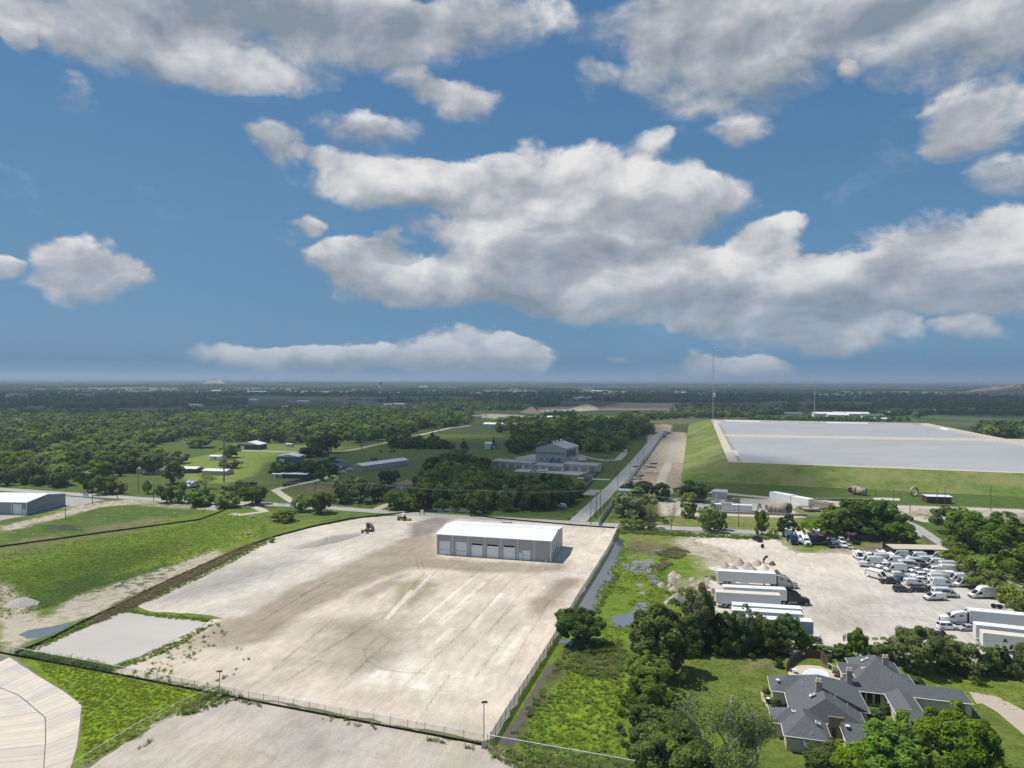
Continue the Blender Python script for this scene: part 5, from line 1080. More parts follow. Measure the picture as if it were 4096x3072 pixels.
for u, v, hd, pm, k in ((1388,1885,170,PW,'suv'),(1402,1882,170,PW,'sedan'),(1368,1893,170,PW,'sedan'),(1345,1900,150,PBLK,'suv'),(1358,1880,160,PSIL,'suv'),(1372,1876,170,PBLK,'sedan'),(1355,1870,170,PW,'hatch'),(1338,1888,120,PBLK,'pickup')):
    place(k, 'car', ['white suv nearest the long pale shed','white sedan under the shed awning','white sedan lying between wrecks by the long shed','black suv at the near corner of the farm wrecks','silver suv in the farm wreck cluster','black sedan behind the silver suv by the shed','white hatchback left of the shed awning','black pickup at the lane end by the grey gravel'][i], 'car', u, v, hd, pm, 'cars beside the long pale shed'); i += 1
def machine_grader():
    t = thing('motor_grader', 'yellow motor grader at the end of the gravel windrow', 'grader', G(1472,2126), math.radians(-100))
    fr = obj('frame', MB().side([(-3.6, .9), (.2, .9), (3.6, 1.1), (3.7, 1.5), (3.0, 1.75), (.6, 1.5), (-3.6, 1.7)], -.25, .25), PYEL, t); obj('engine_cover', MB().box((-2.5, 0, 1.75), (2.6, 1.3, 1.1), 0, .92), PYEL, t)
    cb = obj('cab', MB().box((-.6, 0, 2.3), (1.5, 1.5, 1.9), 0, .9), GLASS, t); obj('cab_roof', MB().box((-.6, 0, 3.32), (1.9, 1.8, .16)), PYEL, cb); obj('blade', MB().box((1.0, 0, .5), (.15, 3.6, .65), .4), DARK, t); obj('front_axle', MB().box((3.2, 0, .75), (.3, 2.0, .3)), PYEL, t)
    for x, r in ((3.2, .68), (-1.5, .68), (-3.0, .68)):
        for s in (-1, 1):
            a, b = wheel_mb(x, s*1.1, r, .42, s); w = obj('wheel', a, RUBBER, t); obj('rim', b, RIM, w)
machine_grader()
def machine_roller():
    t = thing('tractor_loader', 'yellow tractor with white sunshade at the far end of the yard', 'tractor', G(1610,2081), math.radians(170))
    obj('engine_cover', MB().box((1.2, 0, 1.3), (1.9, .95, .9), 0, .9), PYEL, t); obj('platform', MB().box((-.4, 0, .95), (2.2, 1.2, .35)), DARK, t); seat = obj('seat', MB().box((-.6, 0, 1.45), (.5, .5, .7)), DARK, t)
    rp = obj('canopy_post', MB().box((-1.0, 0, 2.0), (.1, 1.0, 1.8)), DARK, t); obj('canopy', MB().box((-.5, 0, 2.95), (1.7, 1.5, .14), 0, .85), WHITE, t); obj('box_scraper', MB().box((-2.9, 0, .5), (1.6, 2.1, .8), 0, .8), PYEL, t)
    for x, r in ((1.6, .5), (-.8, .78)):
        for s in (-1, 1):
            a, b = wheel_mb(x, s*.95, r, .4, s); w = obj('wheel', a, RUBBER, t); obj('rim', b, PYEL, w)
machine_roller()
def person(u, v):
    t = thing('person', 'person in pale shirt and dark trousers walking on the gravel by the hedge', 'person', G(u, v), .6); vs = [(0, 0, .95), (0, 0, 1.2), (0, 0, 1.45), (.01, 0, 1.56), (.02, 0, 1.70), (.09, .10, .93), (.20, .10, .50), (.10, .10, .07), (.24, .11, .04), (-.02, -.10, .93), (-.02, -.11, .50), (-.22, -.11, .09), (-.10, -.12, .04), (0, .2, 1.42), (-.1, .25, 1.15), (.05, .26, .93), (0, -.2, 1.42), (.1, -.25, 1.15), (.24, -.26, .95)]
    ed = [(0, 1), (1, 2), (2, 3), (3, 4), (0, 5), (5, 6), (6, 7), (7, 8), (0, 9), (9, 10), (10, 11), (11, 12), (2, 13), (13, 14), (14, 15), (2, 16), (16, 17), (17, 18)]
    rad = [.16, .15, .17, .06, .11, .10, .07, .05, .04, .10, .07, .05, .04, .07, .05, .04, .07, .05, .04]
    me = bpy.data.meshes.new('body'); me.from_pydata(vs, ed, []); me.skin_vertices if False else None
    o = link('body', me, t); md = o.modifiers.new('Skin', 'SKIN')
    for i, sv in enumerate(me.skin_vertices[0].data if me.skin_vertices else []): sv.radius = (rad[i], rad[i]); sv.use_root = i == 0
    o.modifiers.new('Subdivision', 'SUBSURF').levels = 1; o.modifiers['Subdivision'].render_levels = 1
    m = bpy.data.materials.new('clothed_body'); m.use_nodes = True; n = NT(m.node_tree); z = n.sep(n.node('ShaderNodeTexCoord').outputs['Object'])[2]
    c = n.mix(n.m('GREATER_THAN', z, .98), (.045, .05, .06), n.mix(n.m('GREATER_THAN', z, 1.52), (.42, .46, .52), (.33, .2, .14))); n.put(m.node_tree.nodes['Principled BSDF'].inputs['Base Color'], c); me.materials.append(m)
    obj('hair', MB().lathe([(.05, -.02), (.10, .03), (.09, .10), (.03, .14)], 8, (.015, 0, 1.70)), DARK, t)
person(3280, 2572)
# ------------------------------------------------------------------ the big house in the lower right
def hip(mb, a0, a1, b0, b1, ez, rz, axis='a', h0=True, h1=True, off=.5, run=None):
    """hip or gable roof in house axes; axis is the ridge direction, h0/h1 say which ends are hipped"""
    if axis == 'a':
        m = b0+(b1-b0)*off; r = run or (b1-b0)/2; x0, x1 = (a0+r if h0 else a0), (a1-r if h1 else a1)
        if x0 > x1: x0 = x1 = (x0+x1)/2
        V = [(a0, b0, ez), (a1, b0, ez), (a1, b1, ez), (a0, b1, ez), (x0, m, rz), (x1, m, rz)]; Fs = [(0, 1, 5, 4), (2, 3, 4, 5), (3, 0, 4), (1, 2, 5), (3, 2, 1, 0)]
    else:
        m = a0+(a1-a0)*off; r = run or (a1-a0)/2; y0, y1 = (b0+r if h0 else b0), (b1-r if h1 else b1)
        if y0 > y1: y0 = y1 = (y0+y1)/2
        V = [(a0, b0, ez), (a1, b0, ez), (a1, b1, ez), (a0, b1, ez), (m, y0, rz), (m, y1, rz)]; Fs = [(1, 2, 5, 4), (3, 0, 4, 5), (0, 1, 4), (2, 3, 5), (3, 2, 1, 0)]
    return mb.add(V, Fs)
def big_house():
    o = AB(20, 130); t = thing('house', 'large pale brick house with dark grey hip roofs, chimneys and skylights at lower right', 'house', o, AX)
    L = lambda a, b, z=0.0: (a-20, b-130, z)
    blocks = [(12.6,21,134,140.5,2.6,4.6,'a',1,0,.5,None),(15,28.4,129.6,141.5,2.6,6.0,'b',0,1,.43,6),(15.0,26.8,123.6,131,2.62,6.0,'b',1,0,.48,2.0),(13.1,20.4,117.6,127.5,2.6,4.7,'b',1,1,.5,None),(11.6,17.5,121.6,127.3,2.58,4.2,'a',1,0,.5,None),
              (22.4,31.6,118.0,124.6,2.6,4.35,'a',0,1,.5,None),(26,46.9,138.5,143.4,2.5,3.95,'a',0,1,.5,1.6),(32.6,37.4,130,138.9,2.55,3.75,'b',0,0,.5,None),(32.7,39.4,126.6,132,2.55,4.1,'a',0,1,.5,None),
              (28.9,38,143.7,154.2,2.6,5.5,'b',1,1,.5,None),(33,39.3,142.6,149,2.4,3.9,'a',0,1,.5,None),(26.8,31.5,146,151,2.5,3.7,'a',0,0,.5,None)]
    WIN = [(1,0)]
    for k, (a0, a1, b0, b1, ez, rz, ax, h0, h1, off, run) in enumerate(blocks):
        mb = MB(); hip(mb, a0-20, a1-20, b0-130, b1-130, ez, rz, ax, h0, h1, off, run)
        r = obj('roof', mb, ROOFD, t)
        i = .45; wl = MB().box(((a0+a1)/2-20, (b0+b1)/2-130, ez/2-.02), (a1-a0-2*i, b1-b0-2*i, ez-.04)); obj('wall', wl, CREAM, t)
        fas = MB().tube([L(a0, b0, ez-.02), L(a1, b0, ez-.02), L(a1, b1, ez-.02), L(a0, b1, ez-.02), L(a0, b0, ez-.02)], .07, 4); obj('gutter', fas, WHITE, r)
        if not h0 and ax == 'a': obj('gable_end', MB().add([L(a0+.03, b0+.2, ez), L(a0+.03, b1-.2, ez), L(a0+.03, (b0+b1)/2, rz-.12), L(a0+.2, b0+.2, ez), L(a0+.2, b1-.2, ez), L(a0+.2, (b0+b1)/2, rz-.12)], [(2, 1, 0), (3, 4, 5)]), CREAM, t)
    obj('court_wall', MB().box(L(21.9, 123.5, 2.0), (2.4, .25, 4.0)), mat('tan_brick', (.33,.25,.165), .9, .12, 3), t)
    for a, b, z0, z1, w in ((20.1,129.3,4.6,7.3,.95),(27.0,139.9,2.6,5.7,.95),(34.8,147.3,3.6,6.1,.95)):
        c = obj('chimney', MB().box(L(a, b, (z0+z1)/2), (w, w*.8, z1-z0)).box(L(a, b, z1-.05), (w*1.15, w*.95, .14)), BRICK, t)
        for s in (-.27, .27): obj('chimney_pot', MB().lathe([(.16, 0), (.22, .2), (.2, .45), (.14, .5)], 8, L(a+s, b, z1)), CREAM, c)
    def sky(a, b, z, ta, tb, w=.7, d=1.0):
        f = obj('skylight', MB().sheet([L(a-w/2, b-d/2, z-ta*w/2-tb*d/2), L(a+w/2, b-d/2, z+ta*w/2-tb*d/2), L(a+w/2, b+d/2, z+ta*w/2+tb*d/2), L(a-w/2, b+d/2, z-ta*w/2+tb*d/2)], .16), WHITE, t)
        obj('pane', MB().sheet([L(a-w*.36, b-d*.36, z+.17-ta*w*.36-tb*d*.36), L(a+w*.36, b-d*.36, z+.17+ta*w*.36-tb*d*.36), L(a+w*.36, b+d*.36, z+.17+ta*w*.36+tb*d*.36), L(a-w*.36, b+d*.36, z+.17-ta*w*.36+tb*d*.36)], .03), PANE, f)
    sky(18.9,128.0,5.25,.60,0,.9,.7); sky(15.3,123.6,4.05,.0,.3,.6,.6); sky(18.6,120.6,3.95,-.35,.2,.7,.7); sky(31.6,149.3,4.45,.6,0,1.2,.8); sky(30.8,146.6,3.75,.4,0,.6,.6)
    for a, b, z in ((14.0,135.8,3.3),(23.0,120.3,3.5)):
        d = obj('satellite_dish', MB().lathe([(.02, -.08), (.36, .02), (.38, .05), (.02, .0)], 12, L(a, b, z+.75)), TRIM, t); d.rotation_euler = (0, 0, 0); obj('dish_mount', MB().tube([L(a, b, z), L(a, b, z+.7)], .04, 5), DARK, d)
    for a, b, z in ((17.9,133.0,5.0),(22.6,128.5,5.25),(24.3,127.2,4.5),(26.0,125.0,3.2),(17.4,118.3,3.1),(30.4,150.4,3.9),(35.2,145.0,3.6)): obj('vent_pipe', MB().tube([L(a, b, z-.3), L(a, b, z+.4)], .06, 6), TRIM, t)
    for a, b, w, h in ((27.6,138.9,.8,1.7),(29.0,138.9,.9,1.9),(31.6,138.9,.9,1.9),(30.3,138.9,.9,1.9),(21.6,123.35,.6,1.9)):
        w_ = obj('window', MB().box(L(a, b, .3+h/2), (w, .08, h)), GLASS, t); obj('mullion', MB().box(L(a, b-.05, .3+h/2), (w, .04, .05)), DARK, w_)
    obj('trim_post', MB().box(L(22.5, 118.4, 1.3), (.3, .3, 2.6)), WHITE, t); obj('trim_post', MB().box(L(32.8, 127.0, 1.3), (.3, .3, 2.6)), WHITE, t); obj('porch_column', MB().box(L(46.3, 139.2, 1.2), (.9, .6, 2.45)), CREAM, t)
    for a0, a1, b, n in ((13.6,20,118.0,3),): obj('wall_seam', MB().box(L(16.5, 118.02, 1.3), (.08, .05, 2.5)), BRICK, t)
    ac = thing('air_conditioner', 'dark air conditioning unit with white top beside the house corner', 'air conditioner', AB(12.3, 134.7), AX); obj('case', MB().box((0, 0, .42), (.85, .85, .84)), DARK, ac); obj('fan_grille', MB().lathe([(.36, .84), (.36, .9)], 12), WHITE, ac)
big_house()
def pool():
    deck = flat('pool_deck', [(3152,2684),(3160,2672),(3200,2662),(3235,2661),(3280,2665),(3310,2678),(3350,2690),(3420,2715),(3400,2740),(3160,2740),(3155,2710)], .05, mat('deck_concrete', (.52,.44,.33), .9, .08, .8), 1.0, .03)
    pp = pxpoly([(3210,2700),(3212,2692),(3225,2682),(3245,2676),(3290,2680),(3310,2692),(3322,2720),(3318,2735),(3205,2735),(3215,2712)])
    t = thing('swimming_pool', 'drained white swimming pool behind the house', 'swimming pool', sum(pp, Vector())/len(pp)); c = t.location.copy(); q = [p-c for p in pp]
    q = q if sum((q[i-1].x*q[i].y-q[i].x*q[i-1].y) for i in range(len(q))) > 0 else q[::-1]; n = len(q); inn = [p*.82 for p in q]
    obj('coping', MB().add([(p.x, p.y, .12) for p in q]+[(p.x, p.y, .12) for p in inn]+[(p.x, p.y, .05) for p in q], [(i, (i+1) % n, n+(i+1) % n, n+i) for i in range(n)]+[(2*n+i, 2*n+(i+1) % n, (i+1) % n, i) for i in range(n)]), WHITE, t)
    obj('basin', MB().add([(p.x, p.y, .11) for p in inn]+[(p.x*.8, p.y*.8, .075) for p in inn], [(i, (i+1) % n, n+(i+1) % n, n+i) for i in range(n)]+[tuple(range(n, 2*n))]), mat('pool_plaster', (.60,.64,.66), .7, .05, 1), t); obj('drain', MB().lathe([(.18, .08), (.18, .09)], 8), DARK, t)
    board_fence('brown board fence curving round the pool deck', [(3148,2686),(3158,2668),(3175,2650),(3212,2630),(3245,2632),(3282,2638),(3312,2672)], 1.8, WOODF, 1.9)
    fence('pool_railing', 'white railing beside the pool deck', [(3312,2674),(3350,2690),(3385,2705),(3400,2712)], 1.2, 1.1, None, post=WHITE, rail=WHITE)
    tk = G(3184,2640); a, b = G(3149,2623), G(3221,2628); t = thing('gas_tank', 'white propane tank behind the pool fence', 'tank', (a+b)/2, math.atan2((b-a).y, (b-a).x)); h = (b-a).length/2
    obj('tank_body', MB().lathe([(.10, -h), (.40, -h+.18), (.52, -h+.5), (.52, h-.5), (.40, h-.18), (.10, h)], 14, (0, 0, .85), 'x'), WHITE, t, True); obj('valve_cover', MB().lathe([(.18, 1.32), (.16, 1.55)], 8), WHITE, t)
    for s in (-1, 1): obj('support', MB().box((s*h*.55, 0, .22), (.25, .8, .44)), CONC, t)
    def table(u, v, lb, r=.55):
        t = thing('patio_table', lb, 'table', G(u, v)); obj('table_top', MB().lathe([(r, .70), (r, .75)], 12), DARK if 'dark' in lb else TRIM, t)
        for k in range(4): obj('leg', MB().tube([(.35*math.cos(k*1.57), .35*math.sin(k*1.57), 0), (.2*math.cos(k*1.57), .2*math.sin(k*1.57), .7)], .03, 4), DARK, t)
    table(3178, 2692, 'small pale round table on the pool deck'); table(3344, 2705, 'dark oval patio table right of the pool', .8)
    for u, v, lb in ((3358,2700,'dark patio chair beyond the oval table'),(3362,2710,'dark patio chair right of the oval table')):
        t = thing('patio_chair', lb, 'chair', G(u, v), .5); obj('seat', MB().box((0, 0, .42), (.5, .5, .05)), DARK, t); obj('backrest', MB().box((-.24, 0, .7), (.05, .5, .5)), DARK, t)
        for x in (-.2, .2):
            for y in (-.2, .2): obj('leg', MB().box((x, y, .2), (.04, .04, .4)), DARK, t)
    t = thing('basketball_hoop', 'blue basketball backboard on a pole in front of the house', 'hoop', G(3222,3062)); obj('pole', MB().tube([(0, 0, 0), (0, 0, 3.3)], .06, 6), DARK, t); bd = obj('backboard', MB().box((-.1, 0, 3.3), (.06, 1.1, .7)), paint_mat('sky_blue', (.10,.22,.42)), t); obj('hoop', MB().lathe([(.2, 0), (.22, .03)], 10, (-.35, 0, 3.05)), DARK, bd)
    t = thing('garden_statue', 'pale garden statue on the lawn left of the house', 'statue', G(2928,2812)); obj('figure', MB().lathe([(.30, 0), (.26, .3), (.16, .7), (.24, 1.05), (.12, 1.25), (.14, 1.4), (.05, 1.55)], 10), CREAM, t, True); obj('plinth', MB().box((0, 0, .1), (.9, .9, .2)), CREAM, t)
pool()

# ------------------------------------------------------------------ pump station, storage units, carport
BEIGE = mat('beige_metal', (.60,.565,.51), .6, .06, .5); BEIGED = mat('beige_band', (.38,.34,.29), .6, .06, .5); PALEB = mat('pale_blue_glazing', (.34,.42,.47), .3, .06, 1); BROOF = mat('beige_roof', (.44,.42,.40), .55, .06, .4); DUCT = mat('blue_duct', (.06,.22,.46), .4, .08, 2)
def pump_station():
    p = G(2143,1853); q = G(2264,1860); ang = math.atan2((q-p).y, (q-p).x); L = (q-p).length; D = 27.0; He, Hr = 11.5, 14.6
    t = thing('pump_station', 'tall beige metal pump station with ridge vents and two blue ducts', 'building', p, ang)
    obj('wall', MB().add([(0, 0, 0), (L, 0, 0), (L, 0, He), (L/2, 0, Hr), (0, 0, He), (0, D, 0), (L, D, 0), (L, D, He), (L/2, D, Hr), (0, D, He)], [(0, 1, 2, 3, 4), (9, 8, 7, 6, 5), (1, 6, 7, 2), (5, 0, 4, 9)]), BEIGE, t)
    obj('wall_band', MB().box((L/2, -.06, 7.6), (L-.1, .12, 1.8)), BEIGED, t); obj('base_band', MB().box((L/2, -.06, .9), (L-.1, .12, 1.6)), BEIGED, t)
    obj('roof_slope', MB().sheet([(-.4, -.4, He-.1), (L/2, -.4, Hr+.08), (L/2, D+.4, Hr+.08), (-.4, D+.4, He-.1)][::-1], .12), BROOF, t); obj('roof_slope', MB().sheet([(L+.4, -.4, He-.1), (L/2, -.4, Hr+.08), (L/2, D+.4, Hr+.08), (L+.4, D+.4, He-.1)], .12), BROOF, t)
    for y in (6, 13, 21): v = obj('roof_vent', MB().box((L/2, y, Hr+.5), (1.1, 1.1, 1.2)), TRIM, t); obj('vent_cap', MB().box((L/2, y, Hr+1.25), (1.5, 1.5, .3), 0, .4), TRIM, v)
    for i in range(4): obj('high_window', MB().box((L*(.14+.24*i), -.14, 7.6), (2.0, .1, 1.5)), PALEB, t)
    for i in range(4): w = obj('intake_window', MB().box((L*(.20+.19*i), -.10, 3.6), (2.0, .16, 2.4)), PALEB, t); obj('window_frame', MB().box((L*(.20+.19*i), -.1, 4.9), (2.2, .2, .14)), TRIM, w)
    for x in (L*.54, L*.76): obj('duct', MB().tube([(x, -.1, 3.9), (x-.1, -1.2, 3.9), (x-.5, -2.2, 3.2), (x-.9, -2.6, 1.8), (x-1.1, -2.7, 0)], .85, 10), DUCT, t, True)
    for y in (3, 8, 13, 18): g = obj('side_glazing', MB().box((L+.05, y, 6.6), (.1, 3.6, 7.0)), GLASS, t); obj('glazing_bar', MB().box((L+.12, y+2.2, 6.6), (.12, .25, 7.2)), BEIGE, g)
    obj('lean_to', MB().side([(L, 0), (L+4.5, 0), (L+4.5, 4.2), (L, 5.4)], 1, 12), BEIGE, t); obj('lean_to_roof', MB().sheet([(L, .6, 5.5), (L+4.9, .6, 4.2), (L+4.9, 12.4, 4.2), (L, 12.4, 5.5)], .12), BROOF, t)
pump_station()
def storage_units(u0, v0, u1, v1, h, n, label, seedn):
    p, q = G(u0, v0), G(u1, v1); ang = math.atan2((q-p).y, (q-p).x); L = (q-p).length; D = 9.0; t = thing('storage_unit_block', label, 'storage building', p, ang)
    obj('wall', MB().box((L/2, D/2, h/2), (L, D, h)), BEIGE, t); obj('roof', MB().sheet([(-.3, -.5, h+.05), (L+.3, -.5, h+.05), (L+.3, D+.3, h+.7), (-.3, D+.3, h+.7)], .1), mat('tan_roof', (.36,.33,.29), .6, .06, .5), t)
    for i in range(n):
        d = obj('roll_up_door', MB().box((L*(i+.5)/n, -.05, h*.40), (L/n*.58, .1, h*.74)), BEIGED, t); obj('door_frame', MB().box((L*(i+.5)/n, -.08, h*.80), (L/n*.66, .12, .18)), TRIM, d); obj('downspout', MB().box((L*i/n+.15, -.08, h/2), (.16, .16, h)), TRIM, t)
        if i % 2: obj('entry_door', MB().box((L*(i+.98)/n, -.06, 1.1), (.9, .1, 2.1)), WHITE, t)
storage_units(1968,1866,2124,1878,3.9,5,'left row of beige storage units with roll-up doors',1); storage_units(2127,1877,2250,1886,3.1,4,'lower middle row of beige storage units below the blue ducts',2); storage_units(2252,1882,2386,1891,4.3,4,'right row of beige storage units nearest the side road',3)
t = thing('boat_on_trailer', 'white motorboat on a trailer before the storage units', 'boat', G(2172,1888), .1); obj('hull', MB().side([(-3, .7), (2.2, .6), (3.4, 1.5), (-3, 1.5)], -1.0, 1.0), WHITE, t); obj('windscreen', MB().box((.3, 0, 1.75), (.1, 1.5, .5)), GLASS, t); obj('trailer_frame', MB().box((0, 0, .5), (6, .6, .15)), DARK, t)
t = thing('boat', 'small white boat hull propped behind the old trucks', 'boat', G(3298,2160), -1.2); obj('hull', MB().side([(-2, .6), (1.6, .5), (2.6, 1.3), (-2, 1.3)], -.9, .9), WHITE, t); obj('deck', MB().box((-.2, 0, 1.33), (3.2, 1.3, .06)), TRIM, t)
t = thing('boat', 'white boat hull lying among wrecks in the van rows', 'boat', G(3200+1400/2.469,2150+375/2.469), -.1); obj('hull', MB().side([(-3, .5), (2.2, .5), (3.6, 1.4), (-3, 1.5)], -1.1, 1.1), WHITE, t); obj('cockpit', MB().box((-.6, 0, 1.52), (2.6, 1.5, .08)), PTAN, t)
def carport():
    p, q = G(3570,2228), G(3790,2232); ang = math.atan2((q-p).y, (q-p).x); L = (q-p).length; t = thing('carport', 'long low carport with pale flat roof behind the back van row', 'carport', p, ang)
    obj('roof', MB().sheet([(0, -1, 2.9), (L, -1, 2.9), (L, 5, 3.1), (0, 5, 3.1)], .15), mat('dusty_roof', (.50,.45,.37), .8, .08, .5), t); obj('rear_wall', MB().box((L/2, 5, 1.5), (L, .15, 2.9)), DARK, t); obj('side_wall', MB().box((.1, 2, 1.5), (.15, 6, 2.8)), DARK, t)
    for i in range(7): obj('post', MB().box((L*i/6*.98+.1, -.8, 1.45), (.14, .14, 2.9)), DARK, t)
carport()
def building(name, label, u, v, L, D, h, rh, ang, wall, roof, cat='house', doors=1, wins=2, hipped=False, ridge='x', group=None, chim=False):
    t = thing(name, label, cat, G(u, v), ang, group); o = .35
    obj('wall', MB().box((L/2, D/2, h/2), (L, D, h)), wall, t); mb = MB()
    if hipped: hip(mb, -o, L+o, -o, D+o, h, h+rh, 'a' if ridge == 'x' else 'b')
    elif ridge == 'x': mb.add([(-o, -o, h), (L+o, -o, h), (L+o, D+o, h), (-o, D+o, h), (-o, D/2, h+rh), (L+o, D/2, h+rh)], [(0, 1, 5, 4), (2, 3, 4, 5), (3, 0, 4), (1, 2, 5), (3, 2, 1, 0)])
    else: mb.add([(-o, -o, h), (L+o, -o, h), (L+o, D+o, h), (-o, D+o, h), (L/2, -o, h+rh), (L/2, D+o, h+rh)], [(1, 2, 5, 4), (3, 0, 4, 5), (0, 1, 4), (2, 3, 5), (3, 2, 1, 0)])
    obj('roof', mb, roof, t)
    for i in range(doors): obj('door', MB().box((L*(.25+.5*i/max(1, doors)), -.04, min(h*.4, 1.5)), (min(3.4, L*.2) if h > 3.2 else 1.0, .08, min(h*.8, 3.0))), WHITE, t)
    for i in range(wins):
        w = obj('window', MB().box((L*(.55+.4*i/max(1, wins)), -.04, h*.55), (1.2, .08, 1.1)), GLASS, t); obj('window_frame', MB().box((L*(.55+.4*i/max(1, wins)), -.06, h*.55+.62), (1.4, .1, .1)), WHITE, w)
    if chim: obj('chimney', MB().box((L*.7, D*.6, h+rh), (.9, .7, 2.0)), BRICK, t)
    return t
BLUEW = mat('blue_metal_wall', (.13,.19,.24), .5, .06, .5); DKW = mat('dark_board_wall', (.085,.08,.075), .8, .1, 1); PALEW = mat('pale_plaster', (.46,.44,.41), .8, .1, .6); TANR = mat('tan_shingle', (.24,.18,.13), .9, .15, 1.5); GRR = mat('grey_shingle', (.12,.12,.125), .9, .15, 1.5); WSH = mat('white_shed_roof', (.70,.70,.69), .5, .06, .4); RUST = mat('rusty_sheet', (.16,.10,.065), .8, .2, 1)
building('barn','blue metal barn with white roof and roll-up door in the left farm plot',1105,1852,16,12,4.6,1.6,AX+.25,BLUEW,WSH,'barn',1,1,ridge='y')
building('farmhouse','grey-roofed farmhouse with white gable beside the long shed',1293,1868,15,9,2.9,2.2,AX+.2,PALEW,GRR,'house',1,2,ridge='y')
building('long_shed','long pale shed with white roof and awning by the wrecked cars',1412,1882,9,42,3.6,1.4,AX-.35,PALEW,WSH,'shed',0,0,ridge='y')
building('dark_barn','dark timber barn with a pale pitched roof at the meadow edge',948,1797,20,13,4.2,2.4,AX+.1,DKW,WSH,'barn',1,3,ridge='y'); building('field_shelter','white-roofed open shelter in the green farm plot',808,1927-28,16,9,2.6,.9,AX+.1,PALEW,WSH,'shelter',0,0)
building('field_shelter','white-roofed dark stable at the left of the farm plot',725,1892,10,8,2.8,1.0,AX+.15,DKW,WSH,'stable',1,0); building('white_shed','small white shed in the upper farm plot',836,1841,9,6,3.0,.7,AX+.05,WHITE,WSH,'shed',0,1); building('lean_shed','open dark shed with a white edge beside the caravan',1118,1912,17,6,2.6,.4,AX+.12,DKW,WSH,'shed',0,0)
building('caravan','old white caravan beside the open dark shed',1088,1913,6,3,2.6,.3,AX+.12,PALEW,WSH,'caravan',1,1); building('garden_shed','small grey shed on the meadow below the wood',1142,1788,6,4,2.6,.6,AX,GALV,GALV,'shed',1,0); building('rusty_shed','rusty low shed beside the dark oak near the meadow lane',1260,1826,9,6,3.4,.5,AX+.1,RUST,RUST,'shed',0,0)
building('white_shed','white shed right of the dark conifers on the pasture',1939,1796,9,6,5.0,.8,AX+.1,WHITE,WSH,'shed',1,0); building('cottage','brown-roofed cottage hidden in the roadside wood',1585,1960,12,8,3,2.0,AX,PALEW,TANR,'house',1,2,True); building('ranch_house','dark-roofed ranch house under the trees behind the pump station',2090,1790,26,11,3,2.2,AX,BRICK,GRR,'house',1,3,hipped=True)
building('site_hut','brown site hut with pale roof at the foot of the dam',3708,2013,11,6,3.4,.4,AX+.1,mat('brown_hut', (.085,.06,.045), .8, .1, 1),WSH,'hut',0,0); building('farm_house','grey house with white chimney in the left wood',740,1742,20,12,4.4,3.5,AX+.2,PALEW,GRR,'house',1,3,chim=True); building('wood_house','tall white-gabled house half buried in the left wood',305,1790,12,10,6,4,AX-.3,PALEW,GRR,'house',1,2,ridge='y',chim=True)
building('wood_house','tan-roofed house in the left wood below the yellow tree',395,1833,18,9,3,2.4,AX+.2,PALEW,TANR,'house',1,2); building('wood_house','low pale house with tan roof behind the roadside trees',545,1895,20,10,3,1.6,AX+.15,PALEW,TANR,'house',1,2); building('street_house','grey house behind the roadside oaks at left',320,1915,10,8,3.4,2.4,AX,PALEW,GRR,'house',1,2)
building('yard_office','white-fronted low office beneath the oaks above the junction',2475,1985,8,6,3,.6,AX,WHITE,GALV,'office',1,1); building('pipe_shed','grey shed behind the dark oak in the pipe yard',2850,1995,7,8,3.6,.8,AX,GALV,GALV,'shed',1,0)
for u, v, L, lb in ((2886,2042,13.5,'white storage container at the rear edge of the pipe yard road'),(2845,2040,9,'weathered grey container left of the white one')):
    t = thing('container', lb, 'container', G(u, v), AX+.06); obj('box', MB().box((L/2, 1.3, 1.45), (L, 2.5, 2.6)), WHITE if 'white storage' in lb else PALEW, t); obj('roof', MB().box((L/2, 1.3, 2.78), (L+.1, 2.6, .08)), WHITE, t)
    for i in range(6): obj('rib', MB().box((L*(i+.5)/6, .03, 1.45), (.2, .06, 2.3)), TRIM, t)
def pipe(label, u, v, r, L, ang, up=False, m=None, name='concrete_pipe'):
    n = 16; a = MB(); V = []; 
    for x in (0, L):
        for rr in (r, r*.84): V += [(x, rr*math.cos(2*math.pi*k/n), r+rr*math.sin(2*math.pi*k/n)) for k in range(n)]
    Fs = [(k, (k+1) % n, n+(k+1) % n, n+k) for k in range(n)]+[(3*n+k, 3*n+(k+1) % n, 2*n+(k+1) % n, 2*n+k) for k in range(n)]+[(k, 2*n+k, 2*n+(k+1) % n, (k+1) % n) for k in range(n)]+[(n+(k+1) % n, 3*n+(k+1) % n, 3*n+k, n+k) for k in range(n)]
    o = obj(name, a.add(V, Fs), m or mat('weathered_pipe', (.36,.31,.25), .9, .15, .8), None, True); o.location = G(u, v); o.rotation_euler = (0, 0, ang); return tag(o, label, 'pipe', 'large concrete pipes')
pipe('huge pale pipe section opening toward the camera at the end of the white duct',3110,2050,2.6,6,math.radians(-58)); pipe('rusty brown pipe ring left of the pale pipe mouth',3066,2050,1.9,3.2,.0); pipe('middle rusty pipe ring beside the pale pipe mouth',3085,2052,1.9,3.2,0); pipe('right rusty pipe ring in front of the pale pipe mouth',3101,2054,1.9,3.4,0)
t = thing('pipe_duct', 'long white boxed duct leading up to the pale pipe in the pipe yard', 'duct', G(3088,2000), math.radians(-62)); obj('duct_section', MB().box((6.5, 0, 2.2), (12.5, 4.4, 4.2)), WHITE, t); obj('duct_section', MB().box((18, 0, 2.1), (10, 4.2, 4.0)), WHITE, t); obj('collar', MB().box((12.8, 0, 2.2), (.3, 4.6, 4.4)), TRIM, t)
